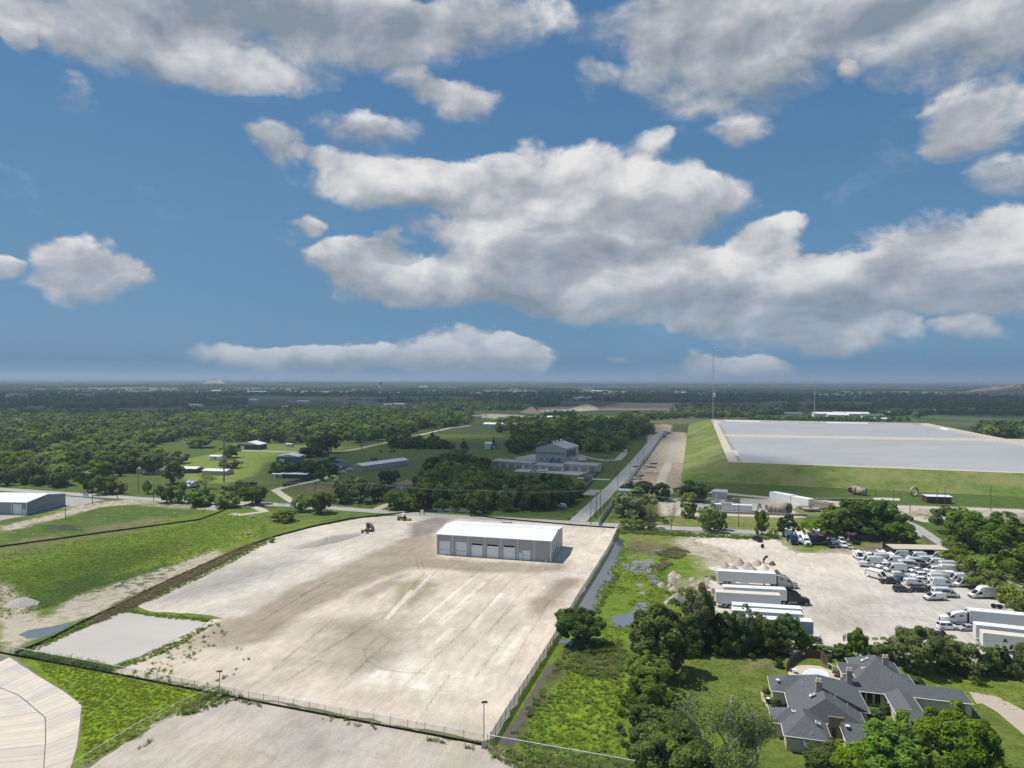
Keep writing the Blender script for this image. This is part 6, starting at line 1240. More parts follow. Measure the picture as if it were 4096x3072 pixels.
pipe('pale pipe on end at the left of the dam-foot cluster',3403,1978,2.0,4,.6); pipe('pale pipe in the middle of the dam-foot cluster',3414,1971,1.9,4,-.9); pipe('pale pipe at the right of the dam-foot cluster',3428,1979,2.0,4.5,-.7); pipe('lone pale pipe arch right of the dam-foot lamp',3652,1983,2.4,1.2,-1.3)
BEAM = mat('concrete_beam', (.34,.29,.23), .9, .15, .8)
for i, (u, v, L, a) in enumerate(((3190,2032,26,.02),(3195,2037,26,.02),(3265,2000,28,.0),(3232,2006,9,-1.0),(3248,2012,9,-1.0),(3262,2008,9,-1.0))):
    o = obj('concrete_beam', MB().box((L/2, 0, .5), (L, .9, .9)), BEAM, loc=G(u, v), rz=a+AX*.2); tag(o, ['long concrete beam lying nearest the tub pair','second long concrete beam just behind the first','long dark beam at the back of the beam yard','left slanted beam in the pipe yard grass','middle slanted beam in the pipe yard grass','right slanted beam in the pipe yard grass'][i], 'beam', 'beams in the pipe yard')
for u, lb in ((3231,'left upturned concrete tub below the beams'),(3257,'right upturned concrete tub below the beams')):
    o = obj('concrete_tub', MB().lathe([(2.0, .1), (2.6, 1.2), (2.3, 1.5)], 12), BEAM, loc=G(u, 2044)); tag(o, lb, 'tub', 'concrete tubs')
o = obj('retaining_kerb', MB().box((0, 0, .5), (48, .8, 1.0)), BEAM, loc=G(3000,2057), rz=AX+.1); tag(o, 'long low concrete kerb wall along the pipe yard road', 'wall')
for i, (u, v) in enumerate(((2545,1868),(2560,1862),(2576,1872),(2590,1869),(2560,1888),(2590,1890),(2615,1856),(2600,1885),(2618,1892),(2560,1935-30),(2585,1896),(2630,1780),(2612,1870))):
    o = obj('precast_slab', MB().box((0, 0, .3), (4.5, 2.6, .6)), CONC if i % 3 else DARK, loc=G(u, v), rz=AX+.1); tag(o, 'flat precast slab lying on the construction strip', 'slab', 'precast slabs on the construction strip')
for u, v, lb in ((2652,1748,'excavator-coloured heap of black pipe on the strip'),): heap('pipe_heap', 'dark heap on the construction strip beside the parked pickup', [(u-14,v+3),(u-6,v-5),(u+10,v-5),(u+16,v+3)], 1.6, DARK, 'heap', seedn=9)
for u, v, hd, lb, r in ((3050,2192,0.5,'lone black tyre standing on the pale gravel',.75),(3059+420,2148,.2,'black tyre by the old truck line',.5)):
    a, b = wheel_mb(0, 0, r, .4, 1); t = thing('tyre', lb, 'tyre', G(u, v), hd); obj('tread', a, RUBBER, t); obj('hub', b, DARK, t)
t = thing('scrap_axle', 'scrap axle with two tyres dumped beside the bushes at right', 'scrap', G(3988,2432), -.5); obj('axle', MB().box((0, 0, .5), (2.6, .2, .2)), RIM, t); obj('frame_piece', MB().box((.3, .9, .7), (3.2, .9, .5)), TRIM, t)
for x in (-.8, .5):
    a, b = wheel_mb(x, -.6, .62, .35, 1); w = obj('tyre', a, RUBBER, t); obj('rim', b, DARK, w)
t = thing('well_ring', 'concrete manhole ring in the meadow near the field lane', 'manhole', G(1010,2070)); obj('ring', MB().lathe([(1.0, 0), (1.0, .7), (.7, .7), (.7, .3)], 14), CONC, t); t = thing('well_ring', 'concrete manhole ring lower in the meadow', 'manhole', G(990,2138)); obj('ring', MB().lathe([(.9, 0), (.9, .6), (.65, .6), (.65, .3)], 14), CONC, t)
for u0, v0, u1, v1, lb in ((1115,2018,1180,2020,'near guard rail along the road by the farm lane'),(1215,2022,1378,2030,'far guard rail continuing past the bright bush'),(1235,2031,1262,2033,'short guard rail below the bright bush')):
    p, q = G(u0, v0), G(u1, v1); L = (q-p).length; t = thing('guard_rail', lb, 'guard rail', p, math.atan2((q-p).y, (q-p).x)); obj('beam', MB().box((L/2, 0, .65), (L, .1, .35)), GALV, t)
    for i in range(int(L/3)+1): obj('post', MB().box((i*3, .1, .4), (.14, .14, .8)), WOODP, t)
p = G(1290,2050); fence('culvert_rail', 'square pipe rail round the culvert by the road', [(1285,2052),(1330,2054),(1330,2047),(1290,2045)], 3, 1.1, None, rail=POSTM)
t = thing('sign_board', 'small black framed sign board at the far corner of the dirt yard', 'sign', G(1688,2058), AX); obj('panel', MB().box((0, 0, 1.5), (1.6, .08, 1.2)), WHITE, t); 
for x in (-.95, .95): obj('post', MB().box((x, .05, 1.2), (.35, .12, 2.4)), DARK, t)
t = thing('sign_board', 'small rusty road sign facing the junction', 'sign', G(2277,2090), AX); obj('panel', MB().box((0, 0, 1.6), (1.3, .05, .8)), RUST, t); obj('post', MB().box((-.5, 0, .7), (.07, .07, 1.4)), POSTM, t); obj('post', MB().box((.5, 0, .7), (.07, .07, 1.4)), POSTM, t)
t = thing('sign_board', 'white sign panel beside the main road at left', 'sign', G(343,1987), AX); obj('panel', MB().box((0, 0, 1.3), (3.0, .08, 1.6)), TRIM, t); obj('post', MB().box((-1.4, .06, 1.0), (.12, .12, 2.0)), POSTM, t); obj('post', MB().box((1.4, .06, 1.0), (.12, .12, 2.0)), POSTM, t)
p, q = G(1730,2040), G(1930,2052); t = thing('low_wall', 'low white wall along the road in front of the wood', 'wall', p, math.atan2((q-p).y, (q-p).x)); L = (q-p).length
for i in range(8): obj('wall_panel', MB().box((L*(i+.5)/8, 0, .55), (L/8-.1, .15, 1.1)), WHITE if i % 3 else PALEW, t)
p, q = G(1130,1950), G(1280,1912); board_fence('dark board fence along the farm lane below the oaks', [(1130,1948),(1200,1932),(1270,1912)], 2.2, mat('charcoal_boards', (.07,.072,.075), .9, .15, 2), 4.0)
# cows on the pasture
def cow(u, v, hd, label):
    t = thing('cow', label, 'cow', G(u, v), hd, 'black cattle on the pasture'); vs = [(-.9, 0, 1.2), (-.3, 0, 1.22), (.35, 0, 1.22), (.75, 0, 1.25), (1.05, 0, .9), (1.3, 0, .35), (1.42, 0, .15)]; ed = [(i, i+1) for i in range(6)]; rad = [.34, .42, .42, .34, .22, .17, .11]
    for x, y in ((-.8, .22), (-.8, -.22), (.6, .22), (.6, -.22)):
        k = len(vs); vs += [(x, y, .85), (x+(-.1 if x < 0 else .03), y, .45), (x, y, .04)]; ed += [(0 if x < 0 else 2, k), (k, k+1), (k+1, k+2)]; rad += [.17, .09, .07]
    k = len(vs); vs += [(-1.2, 0, 1.25), (-1.28, 0, .7)]; ed += [(0, k), (k, k+1)]; rad += [.05, .03]
    me = bpy.data.meshes.new('body'); me.from_pydata(vs, ed, []); o = link('body', me, t); o.modifiers.new('Skin', 'SKIN')
    for i, sv in enumerate(me.skin_vertices[0].data): sv.radius = (rad[i], rad[i]); sv.use_root = i == 1
    me.materials.append(mat('black_hide', (.014,.012,.011), .8, .2, 3)); obj('ears', MB().box((1.1, 0, .95), (.08, .6, .1)), mat('black_hide', (0,)*3), t)
cow(1523,1810,.3,'black cow grazing at the left of the pasture'); cow(1563,1810,1.4,'black cow seen end on in the middle of the pasture'); cow(1576,1808,2.9,'black cow standing side on at the right of the group')
# gravel mounds at the edge of the marsh
ML = ['tall pale gravel mound at the top of the marsh heaps','small mound left of the tall pale one','rounded mound right of the small one','low flat mound in the upper heap group','leftmost mound by the flood water','grey mound beside the leftmost one','wide front mound of the heap group','mound right of the green shrub','mound above the right heap pair','small mound low in the middle of the heaps','broad mound at the right of the heaps','mound in the right heap pair','second mound of the right heap pair','little mound near the trailer wheels','mound touching the trailer tail']
MP = [(2694,2300,24,14),(2683,2315,18,9),(2716,2310,16,12),(2685,2327,22,12),(2646,2342,20,13),(2680,2343,13,12),(2695,2362,24,16),(2770,2318,17,11),(2805,2335,20,14),(2745,2356,11,8),(2778,2345,20,12),(2820,2348,18,12),(2790,2360,18,11),(2830,2318,14,8),(2850,2372,14,18)]
for i, (u, v, r, hh) in enumerate(MP): heap('gravel_mound', ML[i], [(u-r,v),(u-r*.6,v-r*.35),(u,v-r*.45),(u+r*.6,v-r*.35),(u+r,v),(u+r*.6,v+r*.35),(u,v+r*.4),(u-r*.6,v+r*.35)], hh*.085, PILEG if i % 2 else PILET, 'mound', 'gravel mounds beside the marsh', 40+i)
heap('gravel_mound', 'long gravel mound just above the big tree', [(2653,2412),(2690,2395),(2740,2398),(2760,2412),(2720,2420),(2670,2420)], 2.4, PILEG, 'mound', 'gravel mounds beside the marsh', 60)
for i, (u, v, r, hh, m) in enumerate(((2900,2268,22,14,PILET),(2955,2255,28,18,PILET),(2990,2268,26,14,PILEG),(2930,2278,26,12,PILEG),(3030,2258,22,14,PILET),(3055,2275,24,16,mat('white_limestone', (.58,.55,.50), .95, .12, 1)),(3090,2258,16,10,mat('dark_mulch', (.10,.075,.05), .95, .3, 2)),(3105,2296,20,12,MATS['dark_mulch']),(3010,2282,20,12,PILEG))):
    heap('gravel_mound', ['leftmost mound behind the silver rig','tallest tan mound behind the silver rig','grey mound behind the trailer middle','low mound just above the trailer roof','tan mound below the bent plastic pipe','white limestone mound behind the silver rig','dark mulch mound beside the bent pipe','dark mulch mound above the silver cab','small grey mound beside the white one'][i], [(u-r,v),(u-r*.6,v-r*.4),(u,v-r*.5),(u+r*.6,v-r*.4),(u+r,v),(u+r*.5,v+r*.4),(u-r*.5,v+r*.4)], hh*.10, m, 'mound', 'mounds behind the silver rig', 70+i)
o = obj('bent_pipe', MB().tube([(-.9, 0, .2), (-.8, 0, 1.1), (-.2, 0, 1.9), (.6, 0, 2.1)], .4, 8), DARK, None, True, G(3063,2252), .3); tag(o, 'bent black plastic pipe standing on the mounds', 'pipe')

# ------------------------------------------------------------------ towers and far buildings
def radio_tower():
    b = crest(2852,1725); b = G(2852, 1716, DAMC); t = thing('radio_tower', 'tall thin lattice radio tower with dishes beyond the dam corner', 'tower', b); H = CAMZ-DAMC+b.y*(1519-1384)/FPX; r = .75; ST = mat('tower_steel', (.46,.46,.47), .6, .1, 1)
    L3 = [(r*math.cos(a), r*math.sin(a)) for a in (.5, 2.6, 4.7)]
    for x, y in L3: obj('mast_leg', MB().tube([(x, y, 0), (x*.7, y*.7, H)], .10, 4), ST, t)
    n = 26
    for i in range(n):
        z0, z1 = H*i/n, H*(i+1)/n; mb = MB()
        k = i % 3; obj('brace', mb.tube([(L3[k][0], L3[k][1], z0), (L3[(k+1) % 3][0], L3[(k+1) % 3][1], z1)], .06, 3), ST, t)
    for z, s in ((H*.98, .9), (H*.70, .8), (H*.60, .8), (H*.42, 1.6), (H*.40, 1.3), (H*.86, .8)):
        d = obj('dish', MB().lathe([(.1, -.3), (s*.8, 0), (s, .25), (s*.2, .0)], 12, (.9, -1.0, z), 'y'), TRIM, t); obj('dish_bracket', MB().box((.4, -.4, z), (.9, .2, .2)), ST, d)
    obj('antenna', MB().tube([(0, 0, H), (0, 0, H+4)], .06, 4), ST, t)
radio_tower()
def mono(u, v, h, lb):
    t = thing('cell_tower', lb, 'tower', G(u, v)); obj('pole', MB().tube([(0, 0, 0), (0, 0, h)], [.75, .4], 8), GALV, t); pf = obj('platform', MB().lathe([(1.2, h-2), (1.2, h-1.7)], 6), GALV, t)
    for k in range(6): obj('antenna_panel', MB().box((1.5*math.cos(k*1.05), 1.5*math.sin(k*1.05), h-1.2), (.35, .35, 2.6)), WHITE, pf)
mono(3258,1673,60,'grey monopole cell tower beyond the reservoir')
t = thing('water_tower', 'pale pedestal water tower rising above the far woods', 'water tower', G(1521,1562)); obj('pedestal', MB().lathe([(9, 0), (6.5, 6), (6.5, 34)], 16), PALEW, t, True); obj('tank', MB().lathe([(6.5, 34), (10, 37), (10, 45), (7, 48), (1, 49)], 16), PALEW, t, True)
FW = mat('far_white_wall', (.60,.60,.58), .7, .06, .2)
fl = [(1430,1615,90,25,7,'long white warehouse in the far left woods'),(1020,1575,80,30,8,'wide white industrial roof near the left horizon'),(1010,1607,24,14,5,'white barn on the far left clearing'),(770,1625,45,12,4,'pale long barn in the dark left woods'),(600,1603,34,10,4,'low white roof deep in the left woods'),(1170,1609,36,12,5,'white roof right of the far left clearing'),(1210,1612,36,12,5,'second white roof right of the far left clearing'),(1140,1632,20,9,3,'small pale shed in the far left clearing'),(1545,1625,20,12,4,'pale house above the middle wood'),(1590,1625,26,14,5,'tan house above the middle wood'),(1825,1640,30,10,4,'white shed left of the truck depot'),(1730,1618,20,9,4,'small white roof beyond the middle wood'),
      (2290,1590,50,14,5,'white roofs of the far mobile homes, left block'),(2320,1597,50,14,5,'white roofs of the far mobile homes, middle block'),(2350,1593,46,14,5,'white roofs of the far mobile homes, right block'),(2330,1560,110,40,9,'large pale plant in the far centre'),(2390,1570,60,20,7,'second pale plant right of the far large one'),(2430,1600,24,10,4,'small white roof among far trees'),(2560,1597,26,10,4,'white roof in the dark centre-right woods'),(2600,1597,26,10,4,'white roof just right of its twin in the dark woods'),
      (3155,1668,26,14,6,'white storage building left of the monopole'),(3280,1672,34,16,7,'white tank building right of the monopole'),(3330,1677,30,16,7,'front white tank building behind the reservoir'),(3350,1671,30,16,7,'rear white tank building behind the reservoir'),(3410,1676,34,16,8,'tall white tank building behind the reservoir'),(3470,1680,30,14,7,'white tank building near the water edge trees'),(3500,1685,20,10,4,'small white tent by the reservoir corner'),(3550,1662,20,10,5,'white hut beyond the reservoir'),(3680,1648,18,8,4,'small white hut in the right far woods'),(3715,1648,16,8,4,'second small white hut in the right far woods'),(3830,1648,44,16,7,'grey-roofed depot in the right far woods'),(4090,1744,26,10,4,'white trailer home at the right edge'),
      (1690,1552,60,20,7,'tiny pale roof near the centre-left horizon'),(2720,1575,40,14,6,'tiny pale roof far centre-right'),(330,1590,60,30,9,'green-roofed hall in the left woods'),(60,1592,70,34,11,'large green-roofed hall at the far left'),(240,1627,22,10,4,'white shed at the far left woods edge'),(860,1568,40,14,6,'tiny white roof near the left horizon'),(2200,1682,18,9,5,'shed behind the quarry road'),(1955,1712,34,12,5,'white-roofed ranch left of the oak wood'),(2030,1712,34,12,5,'long pale ranch house above the oak wood')]
for i, (u, v, L, D, h, lb) in enumerate(fl):
    building('far_building', lb, u-L*20/max(30, CAMZ*FPX/(v-1517)/60), v, L, D, h, h*.35, AX+((i*37) % 10-5)*.05, FW if i % 4 else PALEW, (mat('green_hall_roof', (.11,.17,.15), .5, .05, .3) if 'green' in lb else (WSH if i % 5 else GRR)), 'building', 1, 2, group='far buildings')
for i, (u, v) in enumerate(((1880,1664),(1905,1666),(2010,1670),(2060,1672),(2090,1670))): place('white_trailer','semi_trailer',['far parked trailer at the left of the truck depot','second far parked trailer in the truck depot','third far trailer in the middle of the depot','fourth far trailer toward the right of the depot','last far trailer at the right of the depot'][i],'trailer',u,v+8,[5,170,20,-10,5][i],group='trailers in the far truck depot')
for i, (pg, h, m, lb) in enumerate((([(2270,1638),(2330,1625),(2390,1626),(2400,1640),(2320,1645)], 8, PILET, 'tan quarry spoil mound in the far centre'), ([(2080,1652),(2110,1640),(2150,1642),(2160,1655)], 9, mat('dark_spoil', (.16,.13,.10), .95, .2, .1), 'dark spoil mound left of the quarry road'), ([(2230,1655),(2260,1645),(2280,1655)], 6, PILET, 'small tan mound beside the quarry road'), ([(800,1540),(850,1528),(890,1529),(910,1541)], 60, PILET, 'pale quarry hill on the left horizon'), ([(3780,1580),(3900,1560),(4096,1558),(4400,1566),(4400,1590),(4000,1592)], 42, mat('landfill_cover', (.33,.27,.19), .95, .2, .02), 'broad tan landfill hill at the right horizon'))):
    heap('spoil_hill', lb, pg, h, m, 'hill', None, 90+i)
# ------------------------------------------------------------------ trees
L_OAK = leafmat('oak_leaf', (.122,.200,.052), .5, .3); L_ELM = leafmat('elm_leaf', (.182,.292,.058), .5, .28); L_LIME = leafmat('lime_leaf', (.255,.360,.060), .5, .25); L_DARK = leafmat('cedar_leaf', (.080,.126,.050)); L_OLIVE = leafmat('olive_leaf', (.205,.272,.102), .5, .25); L_RED = leafmat('bronze_leaf', (.16,.115,.066)); L_GRASS = leafmat('grass_blade', (.265,.365,.045), .4, .2, .02); L_REED = leafmat('dry_reed', (.27,.235,.145), .3, .25, .015); L_DGRASS = leafmat('rank_weed', (.180,.285,.058), .4, .2, .02)
def crown_mesh(sd, n, size, shape, clumps, cr, flat=1.0, up=.25, mats=None):
    """leaves sit on the outsides of many small clumps that fill the crown; heights 0..10, widths about 9"""
    R = np.random.default_rng(sd); C = []
    f1, f2, f3, f4 = R.uniform(0, 6.28, 4)
    while len(C) < clumps:
        p = R.uniform(-1, 1, 3); r = np.linalg.norm(p)
        if r > 1 or (r < .45 and R.random() < .8): continue
        az, ev = math.atan2(p[1], p[0]), math.asin(p[2]/max(r, 1e-6))
        x, y, z = p*(1+.24*math.sin(3*az+f1)*math.cos(2*ev+f2)+.16*math.sin(5*az+f3)+.12*math.sin(4*ev+f4))
        if shape == 'oak': q = (x*4.1, y*4.1, 5.4+z*3.9)
        elif shape == 'tall': q = (x*3.5*(1-.25*z), y*3.5*(1-.25*z), 5.2+z*4.2)
        elif shape == 'bush': q = (x*4.1, y*4.1, 4.3+z*4.3)
        elif shape == 'cone': k = (1-(z+1)/2)*.95+.08; q = (x*4*k, y*4*k, 4.9+z*4.6)
        else: q = (x*4.2, y*4.2, 6.3+z*2.9)
        C.append(q)
    C = np.array(C); k = R.integers(0, clumps, n); rc = cr*R.uniform(.7, 1.25, clumps)
    d = R.normal(size=(n, 3)); d /= np.linalg.norm(d, axis=1)[:, None]
    ctr = np.array([0, 0, 5.2]); outw = C-ctr; outw /= np.linalg.norm(outw, axis=1)[:, None]+1e-6
    flip = (d*outw[k]).sum(1) < -.25; d[flip] *= -1
    pos = C[k]+d*(rc[k]*R.uniform(.72, 1.1, n))[:, None]*np.array([1, 1, flat])
    nr = d+outw[k]*.35+R.normal(size=(n, 3))*.42+np.array([0, 0, up]); nr /= np.linalg.norm(nr, axis=1)[:, None]
    a = np.cross(nr, R.normal(size=(n, 3))); a /= np.linalg.norm(a, axis=1)[:, None]; b = np.cross(nr, a); s = size*R.uniform(.6, 1.35, n)[:, None]
    V = np.stack([pos-a*s*.8, pos-b*s*.42+nr*s*.08, pos+a*s*.8, pos+b*s*.42+nr*s*.08], 1).reshape(-1, 3)
    return V, C
def quadmesh(name, V):
    me = bpy.data.meshes.new(name); n = len(V)//4; me.vertices.add(len(V)); me.vertices.foreach_set('co', V.astype(np.float32).ravel()); me.loops.add(4*n); me.loops.foreach_set('vertex_index', np.arange(4*n, dtype=np.int32)); me.polygons.add(n); me.polygons.foreach_set('loop_start', np.arange(0, 4*n, 4, dtype=np.int32)); me.update(calc_edges=True); return me
def trunk_mb(sd, C, limbs, r=.30, fork=1.8, lean=.3, seg=6):
    rr = random.Random(sd); mb = MB(); top = Vector((rr.uniform(-lean, lean), rr.uniform(-lean, lean), fork+1.6))
    mb.tube([(0, 0, -.3), (rr.uniform(-.1, .1), rr.uniform(-.1, .1), fork*.55), top*.8, top], [r*1.25, r, r*.85, r*.6], seg)
    idx = list(range(len(C))); rr.shuffle(idx)
    for i in idx[:limbs]:
        c = Vector(C[i].tolist()); s = top*rr.uniform(.55, .95); m = s.lerp(c, .5)+Vector((rr.uniform(-.4, .4), rr.uniform(-.4, .4), rr.uniform(.1, .6)))
        mb.tube([s, m, c], [r*.45, r*.26, r*.08], max(3, seg-1), False)
    return mb
TP = {}
def proto(key, sd, n, size, shape, clumps, cr, limbs=7, r=.3, fork=1.8, flat=1.0, seg=6):
    V, C = crown_mesh(sd, n, size, shape, clumps, cr, flat); TP[key] = (quadmesh('crown', V), trunk_mb(sd, C, limbs, r, fork, seg=seg).mesh('trunk'))
for i in range(3):
    proto(f'oak_n{i}', 10+i, 15000, .30, 'oak', 95, .92, 14); proto(f'elm_n{i}', 20+i, 15000, .30, 'tall', 95, .80, 14, flat=1.2); proto(f'bush_n{i}', 30+i, 12000, .30, 'bush', 85, .92, 8, .18, 1.0)
    proto(f'oak_m{i}', 40+i, 2400, .66, 'oak', 46, 1.15, 7, seg=5); proto(f'elm_m{i}', 50+i, 2200, .62, 'tall', 42, 1.05, 7, seg=5); proto(f'bush_m{i}', 60+i, 1800, .66, 'bush', 40, 1.2, 4, .18, 1.0, seg=5)
    proto(f'oak_f{i}', 70+i, 380, 1.35, 'oak', 20, 1.4, 3, seg=4); proto(f'elm_f{i}', 80+i, 340, 1.3, 'tall', 18, 1.3, 3, seg=4)
proto('cone_m0', 90, 2200, .55, 'cone', 60, .8, 3, .2, 1.2); proto('cone_m1', 91, 2200, .55, 'cone', 60, .8, 3, .2, 1.2); 
def gnarled(sd, levels=4, r=.34):
    """a forking skeleton of bare limbs"""
    rr = random.Random(sd); mb = MB(); tips = []
    def grow(p, d, L, rad, k):
        q = p+d*L*.5+Vector((rr.uniform(-1, 1), rr.uniform(-1, 1), rr.uniform(-.3, .6)))*L*.12; e = p+d*L; mb.tube([p, q, e], [rad, rad*.82, rad*.62], 5 if k > 2 else 3, False)
        if k == 0: tips.append(e); return
        for _ in range(3 if k > 1 else 4):
            nd = (d+Vector((rr.uniform(-1, 1), rr.uniform(-1, 1), rr.uniform(-.35, .55)))*.85).normalized(); grow(e if _ else q, nd, L*rr.uniform(.58, .82), rad*.58, k-1)
    for _ in range(3): grow(Vector((rr.uniform(-.3, .3), rr.uniform(-.3, .3), 0)), Vector((rr.uniform(-.35, .35), rr.uniform(-.35, .35), 1)).normalized(), 2.9, r, levels)
    zm = max(t.z for t in tips); wm = max(max(abs(t.x), abs(t.y)) for t in tips); mb.v = [(x*4.6/wm, y*4.6/wm, z*9.8/zm) for x, y, z in mb.v]; return mb, np.array([(t.x*4.6/wm, t.y*4.6/wm, t.z*9.8/zm) for t in tips])
def sparse(key, sd, n, size, r=.30):
    mb, tips = gnarled(sd, 4, r); R = np.random.default_rng(sd); pick = tips[R.integers(0, len(tips), max(1, n//40))]; k = R.integers(0, len(pick), n); pos = pick[k]+R.normal(size=(n, 3))*.42; nr = R.normal(size=(n, 3))+np.array([0, 0, .6]); nr /= np.linalg.norm(nr, axis=1)[:, None]; a = np.cross(nr, R.normal(size=(n, 3))); a /= np.linalg.norm(a, axis=1)[:, None]; b = np.cross(nr, a); s_ = size*R.uniform(.6, 1.3, n)[:, None]
    TP[key] = (quadmesh('crown', np.stack([pos-a*s_*.8, pos-b*s_*.45, pos+a*s_*.8, pos+b*s_*.45], 1).reshape(-1, 3)), mb.mesh('trunk'))
sparse('sparse_n0', 95, 3800, .17, .20); sparse('sparse_n1', 97, 5200, .17, .20); sparse('bare_m0', 96, 40, .2, .16)

